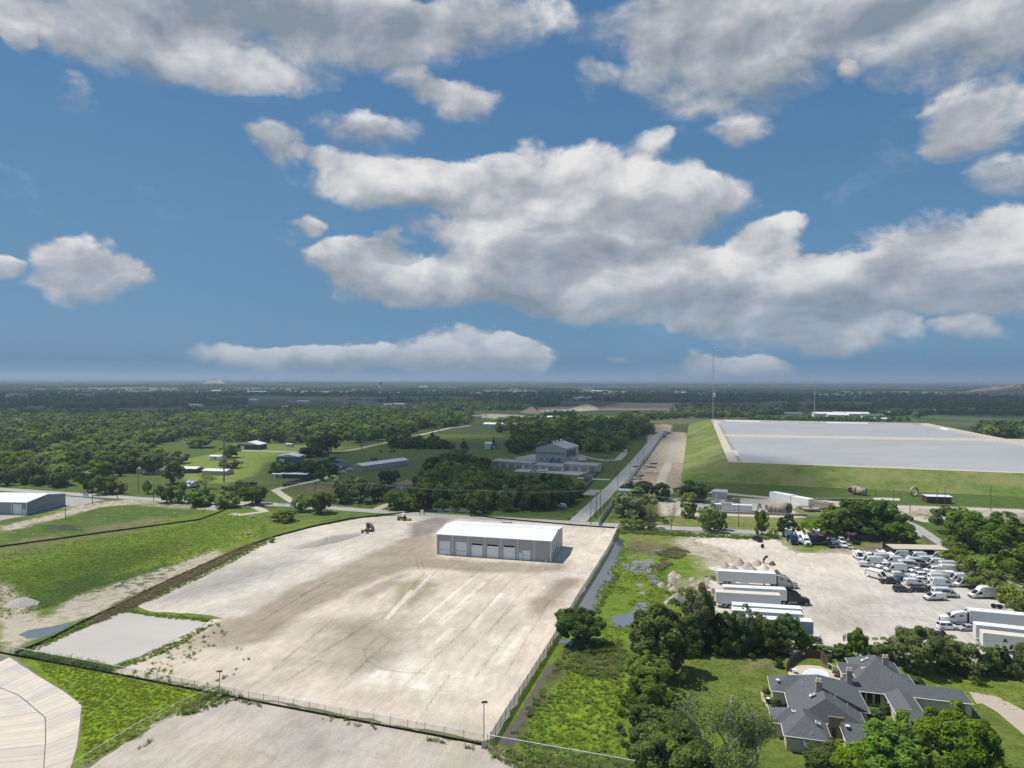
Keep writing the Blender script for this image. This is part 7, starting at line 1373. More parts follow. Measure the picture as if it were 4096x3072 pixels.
NT_ = [0]
def tree(u, vb, vt, w, key, leaf, label, group=None, bark=None, name='tree', pos=None, hh=None, ww=None):
    p = pos if pos is not None else G(u, vb); d = p.y
    h = hh or (vb-vt)*d/FPX; wd = ww or w*d/FPX; rr = random.Random(NT_[0]*7+3); NT_[0] += 1
    t = thing(name, label, 'tree' if name in ('tree', 'oak_tree', 'conifer', 'bare_tree') else 'shrub', p, rr.uniform(0, 6.28), group); t.scale = (wd/9.3, wd/9.3*rr.uniform(.93, 1.07), h/10.0)
    k = key if key in TP else key+str(rr.randrange(3)); obj('trunk', TP[k][1], bark or BARK, t); obj('crown', TP[k][0], leaf, t); return t
near = [  # u, base v, top v, width px, kind, leaf, label
 (2315,2578,2436,195,'oak_n',L_OAK,'round dark tree standing by the flooded ditch right of the yard fence'),(2645,2690,2428,310,'elm_n',L_ELM,'biggest leafy tree at the left corner of the house lawn'),
 (2590,2775,2612,190,'oak_n',L_ELM,'leafy tree just below the biggest lawn tree'),(2590,2850,2690,225,'bush_n',L_ELM,'rounded tree at the left edge of the lawn, third from the top'),(2580,3000,2800,220,'bush_n',L_OLIVE,'scrubby tree at the meadow edge above the half-bare tree'),(2700,3020,2830,210,'bush_n',L_ELM,'dense shrub between meadow and half-bare tree'),
 (2640,3110,2890,280,'bush_n',L_OLIVE,'olive bush at the bottom edge beside the meadow fence end'),(2860,3160,2770,430,'sparse_n0',L_OLIVE,'large half-bare gnarled tree at the bottom of the lawn'),(3010,3140,2830,260,'sparse_n1',L_OLIVE,'second half-bare tree beside the house front'),(2760,3170,2960,260,'bush_n',L_ELM,'green undergrowth tree at the bottom edge below the gnarled tree'),
 (2800,2590,2350,180,'elm_n',L_OLIVE,'feathery pale tree left of the trailers'),(2740,2606,2440,160,'bush_n',L_OAK,'dark tree behind the biggest lawn tree'),(2895,2607,2430,140,'bush_n',L_OAK,'dark tree in the lawn hedge row left of the trailers, tall'),(2975,2606,2425,135,'bush_n',L_OAK,'dark tree in the lawn hedge row before the round-roofed trailer'),(3052,2606,2440,125,'bush_n',L_ELM,'light tree in the lawn hedge row before the bluish trailer'),(3145,2606,2440,135,'bush_n',L_OAK,'dark tree at the right end of the trailer row'),
 (2860,2610,2530,110,'bush_n',L_OAK,'low dark bush under the lawn hedge row, left'),(2935,2612,2535,110,'bush_n',L_OAK,'low dark bush under the lawn hedge row, middle'),(3010,2612,2540,110,'bush_n',L_OAK,'low dark bush under the lawn hedge row, right of middle'),(3095,2612,2535,110,'bush_n',L_OAK,'low dark bush under the lawn hedge row, right'),(3300,2622,2580,110,'bush_n',L_OAK,'low hedge shrub behind the propane tank'),(3222,2612,2520,75,'bush_n',L_ELM,'small tree left of the walking person'),(3365,2632,2578,100,'bush_n',L_OAK,'low shrub behind the back roof of the house'),(3432,2634,2512,100,'elm_n',L_ELM,'slim tree rising behind the back roof'),(3530,2640,2556,140,'bush_n',L_ELM,'shrub beside the back chimney'),(3672,2680,2508,195,'oak_n',L_OLIVE,'broad tree in front of the black semi tractor'),(3860,2692,2556,205,'bush_n',L_OLIVE,'broad bush in front of the ribbed trailer'),(3985,2698,2584,100,'bush_n',L_ELM,'bush below the ribbed trailer wheels'),(4020,2702,2575,80,'cone_m',L_DARK,'small dark conifer below the ribbed trailer'),(4090,2712,2548,120,'bush_n',L_OLIVE,'bush at the right frame edge below the trailers'),
 (3805,3130,2815,350,'oak_n',L_LIME,'big bright green tree in front of the house at right'),(3570,3170,2900,370,'elm_n',L_ELM,'leafy tree in front of the middle of the house'),(3310,3130,2955,190,'bush_n',L_ELM,'leafy bush in front of the left house wing'),(3430,3170,2950,220,'bush_n',L_LIME,'bright bush between the two front house trees'),(3985,3160,3040,200,'bush_n',L_LIME,'bright bush at the bottom right corner'),
 (3812,2212,2155,80,'bush_m',L_LIME,'first bright bush at the top of the van lot hedge'),(3835,2262,2185,110,'bush_m',L_LIME,'second bush of the van lot hedge'),(3885,2305,2222,130,'bush_m',L_LIME,'third bush of the van lot hedge above the box truck'),(3968,2375,2270,150,'bush_m',L_LIME,'fourth bush of the van lot hedge beside the box truck'),(4045,2425,2325,130,'bush_m',L_LIME,'fifth bush of the van lot hedge by the dumped axle'),(4100,2470,2365,110,'bush_m',L_LIME,'last bush of the van lot hedge at the frame edge'),
 (3790,2130,2022,140,'oak_m',L_ELM,'leftmost tree of the east wood beyond the road'),(3860,2165,2030,150,'oak_m',L_ELM,'second tree of the east wood'),(3850,2200,2085,120,'bush_m',L_ELM,'front tree of the east wood along the road'),(3930,2200,2055,160,'oak_m',L_ELM,'third tree of the east wood, tall'),(4000,2190,2040,160,'elm_m',L_OAK,'dark tree at the back of the east wood'),(4000,2255,2105,170,'oak_m',L_ELM,'fourth tree of the east wood behind the pole'),(4080,2250,2080,170,'oak_m',L_OAK,'fifth tree of the east wood at the frame edge'),(4075,2320,2180,170,'bush_m',L_ELM,'lowest tree of the east wood beside the east road'),
 (3435,2135,1985,190,'oak_m',L_OAK,'big spreading tree behind the old trucks'),(3530,2140,1990,140,'oak_m',L_ELM,'tree right of the big spreading one behind the old trucks'),(3350,2142,2020,120,'oak_m',L_ELM,'tree left of the big spreading one behind the old trucks'),(3310,2138,2045,90,'elm_m',L_ELM,'slim tree above the dark board fence'),(3590,2145,2040,100,'oak_m',L_ELM,'tree at the east end of the old truck hedge'),(3608,2182,2082,125,'oak_m',L_OAK,'small round tree inside the fenced yard by the east road'),(3250,2145,2080,90,'bush_m',L_LIME,'bright bush right of the old white tractors'),(3470,2150,2070,160,'bush_m',L_OAK,'dark understorey bush behind the old truck fence'),
 (3048,2140,2020,66,'elm_m',L_LIME,'tall bright roadside tree left of the old trucks'),(3095,2152,2110,42,'bush_m',L_LIME,'small bush below the tall bright roadside tree'),(3150,2142,2050,80,'bush_m',L_DARK,'dark ivy-covered tree at the left end of the old trucks'),
 (2832,2124,2012,105,'elm_m',L_ELM,'roadside tree above the pale gravel field'),(2885,2120,2045,55,'elm_m',L_ELM,'slim roadside tree beside it on the right'),(2758,2072,1970,80,'elm_m',L_LIME,'loose bright tree right of the bare tree'),(2684,2120,2000,72,'bare_m0',L_OLIVE,'bare leafless tree beside the main road'),(2608,2112,2030,66,'sparse_n1',L_OLIVE,'small twisted tree before the big willow'),(2533,2078,1955,188,'oak_m',L_OLIVE,'big grey-green willow beside the junction fence'),(2570,1992,1922,110,'oak_m',L_DARK,'dark live oak left of the construction track end'),(2645,2002,1928,70,'oak_m',L_DARK,'dark live oak right of the construction track end'),(2510,1975,1935,60,'oak_m',L_DARK,'small dark oak by the white-fronted office'),(2775,2002,1926,145,'oak_m',L_DARK,'broad dark live oak in the pipe yard'),(2530,2115,2070,100,'bush_m',L_ELM,'roadside shrub at the corner of the ditch'),(2590,2120,2085,60,'bush_m',L_ELM,'small roadside shrub right of the ditch corner'),(2945,1970+40,1990,30,'bush_m',L_ELM,'tiny shrub beside the slate sedan'),(3215,2012,1985,36,'bush_m',L_ELM,'shrub between the slanted beams'),
 (1285,2052,1965,90,'oak_m',L_ELM,'round green tree on the near side of the main road'),(1205,2045,1975,75,'bush_m',L_LIME,'bright yellow-green bush before the guard rail'),(1138,2085,2038,95,'bush_m',L_ELM,'rounded bush in the meadow below the field lane'),(1085,2170,2145,28,'bush_m',L_LIME,'tiny bush beside the black silt fence'),
 (1362,2010,1905,95,'elm_m',L_OLIVE,'pale tree at the left of the roadside grove'),(1400,2000,1905,80,'elm_m',L_OLIVE,'slanted pale tree in the roadside grove'),(1441,2010,1905,100,'elm_m',L_OLIVE,'round pale tree in the middle of the roadside grove'),(1515,2002,1925,95,'oak_m',L_OAK,'dark tree at the right of the roadside grove'),(1558,1945,1878,85,'oak_m',L_DARK,'dark round tree above the cottage'),(1580,2036,1960,90,'oak_m',L_OAK,'dark tree beside the wood lane'),(1640,2040,1985,80,'bush_m',L_ELM,'bush right of the wood lane'),(1770,2040,1990,70,'bush_m',L_OAK,'bush behind the low white wall, left'),(1830,2045,1975,60,'elm_m',L_OAK,'tree behind the middle of the low white wall'),(1900,2050,1960,90,'oak_m',L_OAK,'tree behind the right end of the low white wall'),
 (665,2010,1935,80,'oak_m',L_ELM,'roadside tree left of the semi tractors'),(720,2012,1930,60,'elm_m',L_ELM,'slim roadside tree before the semi tractors'),(808,2022,1950,105,'bush_m',L_OAK,'dark roadside bush right of the semi tractors'),(912,2028,1958,95,'bush_m',L_ELM,'roadside bush left of the field lane'),(1010,2018,1945,105,'oak_m',L_ELM,'tree at the field lane corner'),(690,1935,1840,105,'elm_m',L_OLIVE,'big pale tree beside the dark stable'),(820,1955,1890,80,'sparse_n0',L_LIME,'thin tree in front of the white-roofed shelter'),(915,1872,1830,90,'bush_m',L_LIME,'bright tree in the middle of the green farm plot'),(590,1975,1918,42,'elm_m',L_ELM,'small tree by the driveway mouth'),(350,1968,1882,66,'oak_m',L_OAK,'dark roadside oak at left'),(420,1975,1895,100,'oak_m',L_ELM,'larger roadside oak right of the dark one'),(450,1972,1925,44,'elm_m',L_LIME,'small bright tree before the larger roadside oak'),(490,1975,1925,40,'elm_m',L_RED,'bronze-leaved tree by the driveway'),(355,1790+20,1735,85,'oak_m',L_LIME,'bright yellow-green tree in the left wood by the tall house'),(490,1800,1775,100,'bush_m',L_RED,'bronze hedge in the left wood'),(800,1790,1742,105,'oak_m',L_LIME,'bright tree at the top of the farm plots'),(920,1830,1775,75,'oak_m',L_LIME,'bright round tree beside the dark timber barn'),
 (1265,1815,1740,80,'oak_m',L_OAK,'big oak left of the meadow lane pair'),(1325,1810,1735,75,'oak_m',L_OAK,'big oak right of the meadow lane pair'),(1240,1828,1785,90,'oak_m',L_DARK,'dark oak beside the rusty shed'),(1335,1862,1828,60,'oak_m',L_DARK,'dark tree behind the grey-roofed farmhouse'),(1330,1910,1853,50,'oak_m',L_DARK,'dark tree before the farmhouse'),(1282,1925,1878,42,'oak_m',L_OAK,'small dark tree at the farm lane fence'),(1500,1860,1828,30,'oak_m',L_OAK,'lone small tree right of the long pale shed'),(1165,1905,1850,95,'oak_m',L_DARK,'dark oak before the blue barn, left'),(1225,1905,1845,85,'oak_m',L_DARK,'dark oak before the blue barn, right'),(1110,1905,1870,60,'oak_m',L_OAK,'oak left of the open dark shed'),
 (1730,1762,1725,40,'cone_m',L_DARK,'dark conifer at the left end of the pasture hedge'),(1855,1798,1760,58,'cone_m',L_DARK,'dark conifer clump at the right of the pasture hedge'),(1975,1796,1755,40,'cone_m',L_DARK,'conifer beside the white pasture shed'),(2075,1800,1770,25,'oak_m',L_OAK,'small tree left of the ranch house'),(2115,1800,1765,32,'oak_m',L_OAK,'small tree before the ranch house')]
rr_ = random.Random(12)
for (u, vb, vt, w, k, lf, lb) in near:
    tree(u, vb, vt, w, k+str(rr_.randrange(2)) if k == 'cone_m' else k, lf, lb, name='shrub' if 'bush' in k and ('bush' in lb or 'shrub' in lb or 'hedge' in lb) else ('conifer' if 'cone' in k else ('bare_tree' if 'bare' in k else 'tree')), bark=BARKP if 'bare' in k or 'sparse' in k else None)
for i, (u, v, h, w) in enumerate(((3065,2770,1.6,1.9),(3100,2815,1.0,3.0),(3115,2670,2.0,2.0),(3560,2800,1.5,1.8),(3575,2850,2.0,2.4),(3540,2852,1.8,2.2),(3500,2865,1.2,3.0),(3655,2735,1.6,3.6),(3415,2705,1.4,1.6))):
    tree(u, v, 0, 0, 'bush_n', L_LIME if i == 0 else L_OAK, ['bright clipped hedge at the house corner','low clipped hedge below the house corner','small dark shrub left of the pool fence','clipped shrub by the courtyard wall','round clipped shrub in the courtyard, right','round clipped shrub in the courtyard, left','low dark shrub row in the courtyard','dark clipped shrub at the end of the back roof','shrub beside the middle chimney'][i], 'clipped house shrubs', name='shrub', hh=h, ww=w)

# ------------------------------------------------------------------ woods: the largest 300 trees are things, the rest one object
def scatter(px, sp, sd, dens=None):
    poly = pxpoly(px); R = np.random.default_rng(sd); x0, x1 = min(p.x for p in poly), max(p.x for p in poly); y0, y1 = min(p.y for p in poly), max(p.y for p in poly)
    gx, gy = np.meshgrid(np.arange(x0, x1, sp), np.arange(y0, y1, sp)); gx = (gx+R.uniform(-.42, .42, gx.shape)*sp).ravel(); gy = (gy+R.uniform(-.42, .42, gy.shape)*sp).ravel()
    k = inpoly(gx, gy, [(p.x, p.y) for p in poly]); return np.stack([gx[k], gy[k]], -1)
LEAF3 = [L_OAK, L_ELM, L_OLIVE]
WOODS = [  # outline, spacing, height, label, mix of leaves
 ([(1650,1985),(1700,1920),(1720,1870),(1800,1848),(1955,1866),(1965,1905),(2005,1962),(2150,1970),(2305,1962),(2330,1995),(2290,2025),(2220,2042),(2100,2050),(1950,2040),(1760,2030),(1690,2030)], 7.2, 9.6, 'dark tree in the roadside wood by the junction', (0,0,0,1,2)),
 ([(2060,1818),(2140,1800),(2300,1796),(2330,1806),(2420,1815),(2470,1812),(2520,1765),(2600,1732),(2590,1702),(2400,1690),(2200,1690),(2090,1715),(2050,1770)], 9.5, 11, 'dark oak in the wood behind the pump station', (0,0,0,1)),
 ([(-250,1945),(240,1950),(330,1925),(560,1905),(640,1885),(600,1830),(560,1800),(700,1765),(640,1740),(-250,1740)], 9.5, 11.5, 'green tree in the dense wood at the left', (0,1,1,2)),
 ([(560,1800),(700,1762),(760,1748),(930,1770),(1000,1772),(1100,1775),(1240,1778),(1400,1780),(1500,1770),(1600,1745),(1750,1718),(1900,1690),(1880,1676),(1500,1672),(1100,1670),(600,1668),(-300,1668),(-300,1745),(640,1742)], 11.0, 11.5, 'green tree in the long wood above the meadows', (0,1,1,2)),
 ([(1556,1762),(1620,1762),(1800,1790),(1830,1800),(1700,1797),(1560,1796)], 7.0, 7.5, 'dark tree in the pasture hedge', (0,)), ([(880,2000),(1000,2000),(1080,2010),(1060,1985),(960,1960),(880,1975)], 7.0, 7.0, 'tree in the thicket left of the farm lane', (0,1)),
 ([(1090,1895),(1300,1880),(1290,1905),(1110,1912)], 8.0, 8.0, 'dark tree sheltering the open farm shed', (0,)), ([(2000,1740),(2080,1700),(2200,1688),(2100,1680),(1980,1700)], 9, 9, 'tree beside the far ranch houses', (0,1)), ([(2480,1690),(2760,1672),(3000,1672),(3000,1666),(2700,1664),(2480,1672)], 10, 10, 'tree in the hedge beyond the construction strip', (0,1)), ([(3900,1745),(4300,1760),(4300,1720),(3920,1715)], 9, 12, 'dark tree at the right edge beyond the reservoir', (0,)), ([(3000,1684),(3640,1690),(3640,1682),(3000,1676)], 9, 7, 'tree between the reservoir and the white tanks', (0,1)),
 ([(680,1890),(730,1850),(640,1830),(560,1850),(600,1895)], 8.5, 10, 'tree at the corner of the left farm plot', (0,1,2))]
cand = []
for wi, (pg, sp, h, lb, mix) in enumerate(WOODS):
    for x, y in scatter(pg, sp, 100+wi):
        if wi in (2, 3) and vnoise(np.array([x+40.]), np.array([y*.6]), 34.)[0] > .80: continue
        cand.append((h/y, float(x), float(y), wi))
cand.sort(reverse=True); R6 = random.Random(77); NIND = max(0, 298-len(near)); rest = []
for i, (s, x, y, wi) in enumerate(cand):
    pg, sp, h, lb, mix = WOODS[wi]; li = R6.choice(mix); hh = h*R6.uniform(.50, 1.22); ww = hh*R6.uniform(.75, 1.30); sh = R6.choice(('oak', 'oak', 'elm'))
    if i < NIND:
        lf = LEAF3[li] if R6.random() > .16 else L_LIME; q = pxpoly(pg); mx, my = sum(p.x for p in q)/len(q), sum(p.y for p in q)/len(q); sx = (max(p.x for p in q)-min(p.x for p in q))/6; e = x-mx*y/my
        tone = {L_OAK: 'dark green', L_ELM: 'mid-green', L_OLIVE: 'grey-green', L_LIME: 'bright yellow-green'}[lf]; siz = 'tall' if hh > h*1.0 else ('short' if hh < h*.72 else 'medium')
        spot = ('left' if e < -sx else 'right' if e > sx else 'middle')+(' front' if y < my else ' back'); own = f"{siz} {tone} tree at the {spot} of {lb.split(' in ', 1)[1] if ' in ' in lb else 'the trees '+lb.split('tree ', 1)[1]}"
        tree(0, 0, 0, 0, sh+('_m' if y < 620 else '_f'), lf, own, lb.replace('tree in', 'trees of').replace('oak in', 'oaks of'), pos=Vector((x, y, 0)), hh=hh, ww=ww)
    else: rest.append((x, y, 0.0, ww, hh, (0 if sh == 'oak' else 3)+R6.randrange(3)+6*(li if R6.random() > .17 else 3)))
# far trees over the plain
R7 = np.random.default_rng(5)
def far_points(n, d0, d1, sp):
    d = np.exp(R7.uniform(math.log(d0), math.log(d1), n)); a = R7.uniform(-.72, .72, n); return d*np.sin(a), d*np.cos(a)
rimp = [(p.x, p.y) for p in offs(rim, 45)]; clear = [pxpoly(p) for p in ([(2350,1646),(2720,1646),(2700,1612),(2480,1612)], [(2150,1655),(2360,1640),(2350,1620),(2160,1628)], [(1880,1690),(2180,1695),(2180,1650),(1900,1650)], [(2300,1690),(2990,1680),(2990,1655),(2300,1662)], [(3620,1720),(4400,1720),(4400,1664),(3700,1660)], [(960,1645),(1400,1640),(1400,1602),(1000,1600)], [(3000,1690),(3660,1700),(3660,1664),(3000,1664)], [(2620,1800),(4400,1900),(4400,1690),(2700,1690)], [(1420,1640),(1680,1640),(1680,1615),(1420,1615)])]
px_, py_ = far_points(26000, 820, 5200, 0); fx = fbm(px_, py_, 420, 4); keep = ~((fx > .58) | (inpoly(px_, py_, rimp)) | (fx < .36))
for c in clear: keep &= ~inpoly(px_, py_, [(p.x, p.y) for p in c])
for wd in WOODS: keep &= ~inpoly(px_, py_, [(p.x, p.y) for p in pxpoly(wd[0])])
keep &= ~((py_ < 1050) & (np.abs(px_) < 420)); keep &= (py_ > 900)
for x, y in zip(px_[keep], py_[keep]):
    h = R7.uniform(7, 12.5); rest.append((x, y, zground(x, y), h*R7.uniform(.9, 1.35), h, int(R7.integers(0, 6))+6*int(R7.choice((0, 0, 1, 2)))))
for x, y in zip(*far_points(5200, 4800, 30000, 0)):
    h = R7.uniform(9, 14); rest.append((x, y, zground(x, y), R7.uniform(60, 200)*(1+y/15000), h, int(R7.integers(0, 6))+6*int(R7.choice((0, 2)))))
def instancer(name, protos, pts, label, cat):
    """one object: points that carry size, turn and kind, each replaced by a shared mesh"""
    c = bpy.data.collections.new(name+'_kinds')
    for i, (me, ) in enumerate(protos): o = bpy.data.objects.new(f'{name}_kind_{i:02d}', me); c.objects.link(o)
    P = np.array(pts, float); me = bpy.data.meshes.new(name); me.vertices.add(len(P)); me.vertices.foreach_set('co', P[:, :3].astype(np.float32).ravel())
    s = me.attributes.new('sc', 'FLOAT_VECTOR', 'POINT'); s.data.foreach_set('vector', np.stack([P[:, 3], P[:, 3], P[:, 4]], -1).astype(np.float32).ravel())
    k = me.attributes.new('kd', 'INT', 'POINT'); k.data.foreach_set('value', P[:, 5].astype(np.int32)); me.update()
    o = link(name, me); g = bpy.data.node_groups.new(name+'_nodes', 'GeometryNodeTree'); g.interface.new_socket('Geometry', in_out='INPUT', socket_type='NodeSocketGeometry'); g.interface.new_socket('Geometry', in_out='OUTPUT', socket_type='NodeSocketGeometry')
    N = g.nodes; gi = N.new('NodeGroupInput'); go = N.new('NodeGroupOutput'); ip = N.new('GeometryNodeInstanceOnPoints'); ci = N.new('GeometryNodeCollectionInfo'); ci.inputs[0].default_value = c; ci.inputs['Separate Children'].default_value = True; ci.inputs['Reset Children'].default_value = True
    a1 = N.new('GeometryNodeInputNamedAttribute'); a1.data_type = 'FLOAT_VECTOR'; a1.inputs[0].default_value = 'sc'; a2 = N.new('GeometryNodeInputNamedAttribute'); a2.data_type = 'INT'; a2.inputs[0].default_value = 'kd'
    rv = N.new('FunctionNodeRandomValue'); rv.data_type = 'FLOAT_VECTOR'; rv.inputs[0].default_value = (0, 0, 0); rv.inputs[1].default_value = (0, 0, 6.283)
    ip.inputs['Pick Instance'].default_value = True; l = g.links.new; l(gi.outputs[0], ip.inputs['Points']); l(ci.outputs[0], ip.inputs['Instance']); l(a1.outputs[0], ip.inputs['Scale']); l(a2.outputs[0], ip.inputs['Instance Index']); l(rv.outputs[0], ip.inputs['Rotation']); l(ip.outputs[0], go.inputs[0])
    o.modifiers.new('scatter', 'NODES').node_group = g; o['label'] = label; o['category'] = cat; return stuff(o)
def joined(crown, trunk, leaf):
    V = np.zeros(len(crown.vertices)*3, np.float32); crown.vertices.foreach_get('co', V); V = V.reshape(-1, 3); n = len(V)
    me = bpy.data.meshes.new('far_tree_kind'); tv = [tuple(v.co) for v in trunk.vertices]; tf = [tuple(i+n for i in p.vertices) for p in trunk.polygons]
    me.from_pydata([tuple(v) for v in V.tolist()]+tv, [], [(4*i, 4*i+1, 4*i+2, 4*i+3) for i in range(n//4)]+tf); me.materials.append(leaf); me.materials.append(BARK)
    me.polygons.foreach_set('material_index', [0]*(n//4)+[1]*len(tf)); me.update(); return me
fk = []
for lf in (L_OAK, L_ELM, L_OLIVE, L_LIME):
    for key in ('oak_f0', 'oak_f1', 'oak_f2', 'elm_f0', 'elm_f1', 'elm_f2'): fk.append((joined(TP[key][0], TP[key][1], lf),))
instancer('distant_woodland', fk, [(x, y, z, w/9.3, h/10, k) for x, y, z, w, h, k in rest], 'distant woodland spreading to the horizon', 'woodland')

# ------------------------------------------------------------------ grass, reeds and weeds
def tuft(sd, n, h, sp, w, leaf):
    R = np.random.default_rng(sd); V = []
    for i in range(n):
        a = R.uniform(0, 6.28); r = sp*math.sqrt(R.random()); b = np.array([r*math.cos(a), r*math.sin(a), 0]); ln = h*R.uniform(.5, 1.1); t = R.uniform(0, 6.28); d = np.array([math.cos(t), math.sin(t), 0]); s = np.array([-math.sin(t), math.cos(t), 0])*w
        tip = b+d*ln*R.uniform(.5, 1.1)+np.array([0, 0, ln*R.uniform(.55, .9)]); mid = b+d*ln*.22+np.array([0, 0, ln*.5]); V += [b-s, b+s, mid+s*.9, mid-s*.9, mid-s*.9, mid+s*.9, tip+s*.15, tip-s*.15]
    me = quadmesh('tuft', np.array(V)); me.materials.append(leaf); return me
tk = [(tuft(1, 16, .42, .38, .035, L_GRASS),), (tuft(2, 16, .5, .4, .035, L_GRASS),), (tuft(3, 18, .65, .42, .05, L_DGRASS),), (tuft(4, 18, .75, .42, .05, L_DGRASS),), (tuft(5, 14, .95, .35, .03, L_REED),), (tuft(6, 14, .8, .4, .03, L_REED),)]
gp = []; R8 = np.random.default_rng(9)
def sow(px, dens, kinds, smin, smax, patch=.0, avoid=()):
    poly = pxpoly(px); x0, x1 = min(p.x for p in poly), max(p.x for p in poly); y0, y1 = min(p.y for p in poly), max(p.y for p in poly); n = int((x1-x0)*(y1-y0)*dens); x = R8.uniform(x0, x1, n); y = R8.uniform(y0, y1, n)
    k = inpoly(x, y, [(p.x, p.y) for p in poly])
    if patch: k &= fbm(x, y, 9, 3) > patch
    for a in avoid: k &= ~inpoly(x, y, [(p.x, p.y) for p in pxpoly(a)])
    for xx, yy in zip(x[k], y[k]): s = R8.uniform(smin, smax); gp.append((xx, yy, .0, s, s*R8.uniform(.8, 1.25), R8.choice(kinds)))
MARSHW = [[(2480,2255),(2540,2245),(2610,2235),(2625,2270),(2600,2300),(2560,2295),(2500,2280)], [(2300,2440),(2340,2360),(2390,2280),(2440,2200),(2468,2140),(2490,2165),(2450,2240),(2425,2310),(2375,2380),(2350,2445)]]
sow([(2060,2990),(2140,2860),(2260,2700),(2330,2640),(2480,2640),(2520,2800),(2480,3000),(2520,3072),(2200,3072)], 2.6, (0,1,0,1,2), .5, 1.1); sow([(2250,2680),(2300,2600),(2480,2560),(2520,2640),(2460,2720),(2330,2700)], 3.0, (2,3,0,4), .7, 1.5)
sow([(2360,2450),(2400,2340),(2450,2260),(2490,2180),(2660,2240),(2700,2330),(2640,2420),(2480,2560),(2330,2560)], 2.4, (0,0,1,2), .35, .85, .42, MARSHW[1:]); sow([(2385,2440),(2420,2380),(2460,2290),(2480,2300),(2420,2400),(2390,2470)], 2.5, (3,2,0), .7, 1.3); sow([(2560,2230),(2700,2190),(2760,2210),(2640,2290)], 3, (4,5,2), .8, 1.4, .45)
sow([(140,2645),(870,2752),(720,2850),(340,3060),(330,2830)], 4, (0,0,1), .45, .9); sow([(870,2760),(980,2790),(760,2860),(450,3072),(330,3072),(720,2850)], 2.2, (0,2,5,3), .6, 1.5, .5)
sow([(60,2620),(260,2520),(500,2410),(900,2230),(1060,2160),(1070,2175),(880,2275),(620,2400),(480,2440),(300,2530),(110,2620)], 3.5, (2,0,0), .5, 1.1); sow([(420,2450),(560,2375),(700,2310),(900,2220),(1020,2170),(1030,2180),(880,2260),(640,2380),(430,2480),(330,2510)], 3.5, (4,5,5), .7, 1.3)
sow([(505,2430),(600,2455),(840,2475),(850,2490),(620,2470),(500,2445)], 4, (2,0,0), .5, 1.1); sow([(455,2668),(560,2630),(700,2565),(850,2495),(870,2490),(720,2580),(590,2640),(480,2680)], 4, (2,0,0), .5, 1.1); sow([(110,2610),(220,2628),(360,2650),(455,2668),(440,2685),(200,2640),(90,2620)], 6, (2,3,0), .8, 1.5)
sow([(0,2480),(0,2215),(350,2160),(700,2110),(920,2050),(1060,2085),(1070,2130),(700,2265),(440,2355),(200,2430)], .9, (0,1,0), .45, .95); sow([(1950,2990),(2540,3100),(2540,3130),(2200,3130),(1960,3030)], 3.5, (0,2,5,3), .6, 1.4); sow([(950,2795),(1930,2990),(1920,3005),(960,2812)], 1.3, (2,5,0), .6, 1.3, .5); sow([(870,2480),(1000,2640),(900,2740),(700,2760),(520,2700),(700,2590)], .35, (2,0), .6, 1.2, .5)
sow([(2690,2640),(3130,2640),(3050,2860),(2720,2860)], 1.2, (0,1), .3, .6); sow([(3560,2670),(4096,2715),(4150,2900),(3960,2790),(3700,2760)], 1.0, (0,1), .3, .55); sow([(2030,2960),(2180,2730),(2260,2590),(2280,2600),(2220,2720),(2120,2880)], 1.5, (2,3,4), .6, 1.3, .45); sow([(2640,2330),(2880,2300),(2880,2390),(2700,2430)], 1.2, (0,2,5), .7, 1.5, .45); sow([(2480,2120),(3080,2150),(3080,2162),(2480,2135)], 2.0, (2,3,0), .8, 1.6)
instancer('grass_tufts', tk, gp, 'tufts of grass, reeds and weeds over the meadows and ditch banks', 'grass')
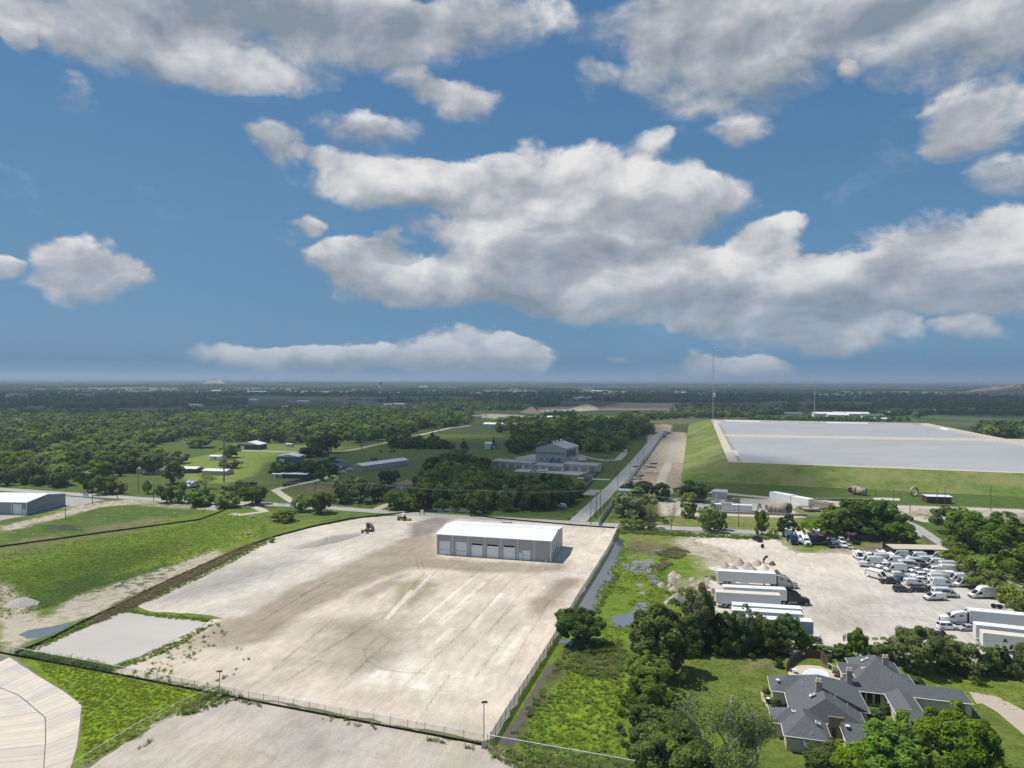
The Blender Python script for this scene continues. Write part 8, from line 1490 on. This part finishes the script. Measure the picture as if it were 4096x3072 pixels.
# ------------------------------------------------------------------ drifting clouds above the frame whose shadows lie on the land, and the haze
CLM = bpy.data.materials.new('cloud_vapour'); CLM.use_nodes = True; _t = NT(CLM.node_tree); CLM.node_tree.nodes.clear(); _o = _t.node('ShaderNodeOutputMaterial'); _v = _t.node('ShaderNodeVolumePrincipled'); _v.inputs['Color'].default_value = (.92, .93, .95, 1); _v.inputs['Density'].default_value = .0115; _t.l.new(_v.outputs[0], _o.inputs['Volume'])
def cloud(px, res, soft, T, H=3000.0, sd=0):
    """a closed puff whose thickness follows an outline on the ground, carried up along the sunbeams"""
    poly = pxpoly(px); sh = SUNV*(H/SUNV.z); x0, x1 = min(p.x for p in poly)-soft, max(p.x for p in poly)+soft; y0, y1 = min(p.y for p in poly)-soft, max(p.y for p in poly)+soft
    xs = np.arange(x0, x1+res, res); ys = np.arange(y0, y1+res, res); XX, YY = np.meshgrid(xs, ys); d = polydist(XX, YY, [(p.x, p.y) for p in poly])+(fbm(XX+sd*91, YY, soft*2.2, 4)-.5)*soft*1.6
    w = np.clip(.5-d/(2*soft), 0, 1); w = w*w*(3-2*w); th = T*w*(.7+.6*fbm(XX, YY+sd*33, soft*1.5, 4)); th[0] = th[-1] = 0; th[:, 0] = th[:, -1] = 0
    ny, nx = th.shape; top = np.stack([XX+sh.x, YY+sh.y, H+.75*th+.5], -1).reshape(-1, 3); bot = np.stack([XX+sh.x, YY+sh.y, H-.25*th-.5], -1).reshape(-1, 3); n = nx*ny
    use = np.zeros((ny-1, nx-1), bool); m = th > .5; use |= m[:-1, :-1] | m[1:, :-1] | m[:-1, 1:] | m[1:, 1:]; Fs = []; U = use
    for j, i in zip(*np.where(U)):
        a = j*nx+i; b, c, e = a+1, a+nx+1, a+nx; Fs += [(a, b, c, e), (n+e, n+c, n+b, n+a)]
        if i == 0 or not U[j, i-1]: Fs.append((a, e, n+e, n+a))
        if i == nx-2 or not U[j, i+1]: Fs.append((c, b, n+b, n+c))
        if j == 0 or not U[j-1, i]: Fs.append((b, a, n+a, n+b))
        if j == ny-2 or not U[j+1, i]: Fs.append((e, c, n+c, n+e))
    me = bpy.data.meshes.new('cloud'); me.from_pydata(np.concatenate([top, bot]).tolist(), [], Fs); bm_used = None; me.validate(); me.materials.append(CLM); struct(link('cloud', me))
cloud([(-700,1674),(400,1674),(900,1662),(1250,1652),(1420,1628),(1900,1614),(2150,1634),(2700,1632),(3000,1652),(3700,1658),(4700,1692),(4700,1580),(-700,1572)], 60, 110, 135, sd=1)
cloud([(1090,1835),(1500,1772),(2000,1748),(2560,1690),(2620,1735),(2500,1850),(2390,1925),(2350,2000),(2150,2050),(1750,2040),(1500,1975),(1330,1955),(1180,1930)], 12, 26, 115, sd=2)
cloud([(2560,1975),(2740,1885),(3000,1872),(3150,1925),(3000,1985),(2700,1995)], 8, 18, 110, sd=3)
cloud([(-100,2420),(250,2300),(520,2215),(700,2180),(560,2270),(300,2390),(0,2460)], 6, 14, 55, sd=4)
hz = bpy.data.materials.new('haze_air'); hz.use_nodes = True; _t = NT(hz.node_tree); hz.node_tree.nodes.clear(); _o = _t.node('ShaderNodeOutputMaterial'); _v = _t.node('ShaderNodeVolumePrincipled'); _v.inputs['Color'].default_value = (.60, .77, .97, 1); _v.inputs['Density'].default_value = 0.00013; _v.inputs['Anisotropy'].default_value = .2; _t.l.new(_v.outputs[0], _o.inputs['Volume'])
stuff(obj('haze', MB().box((0, 5000, 55), (100000, 130000, 170)), hz))
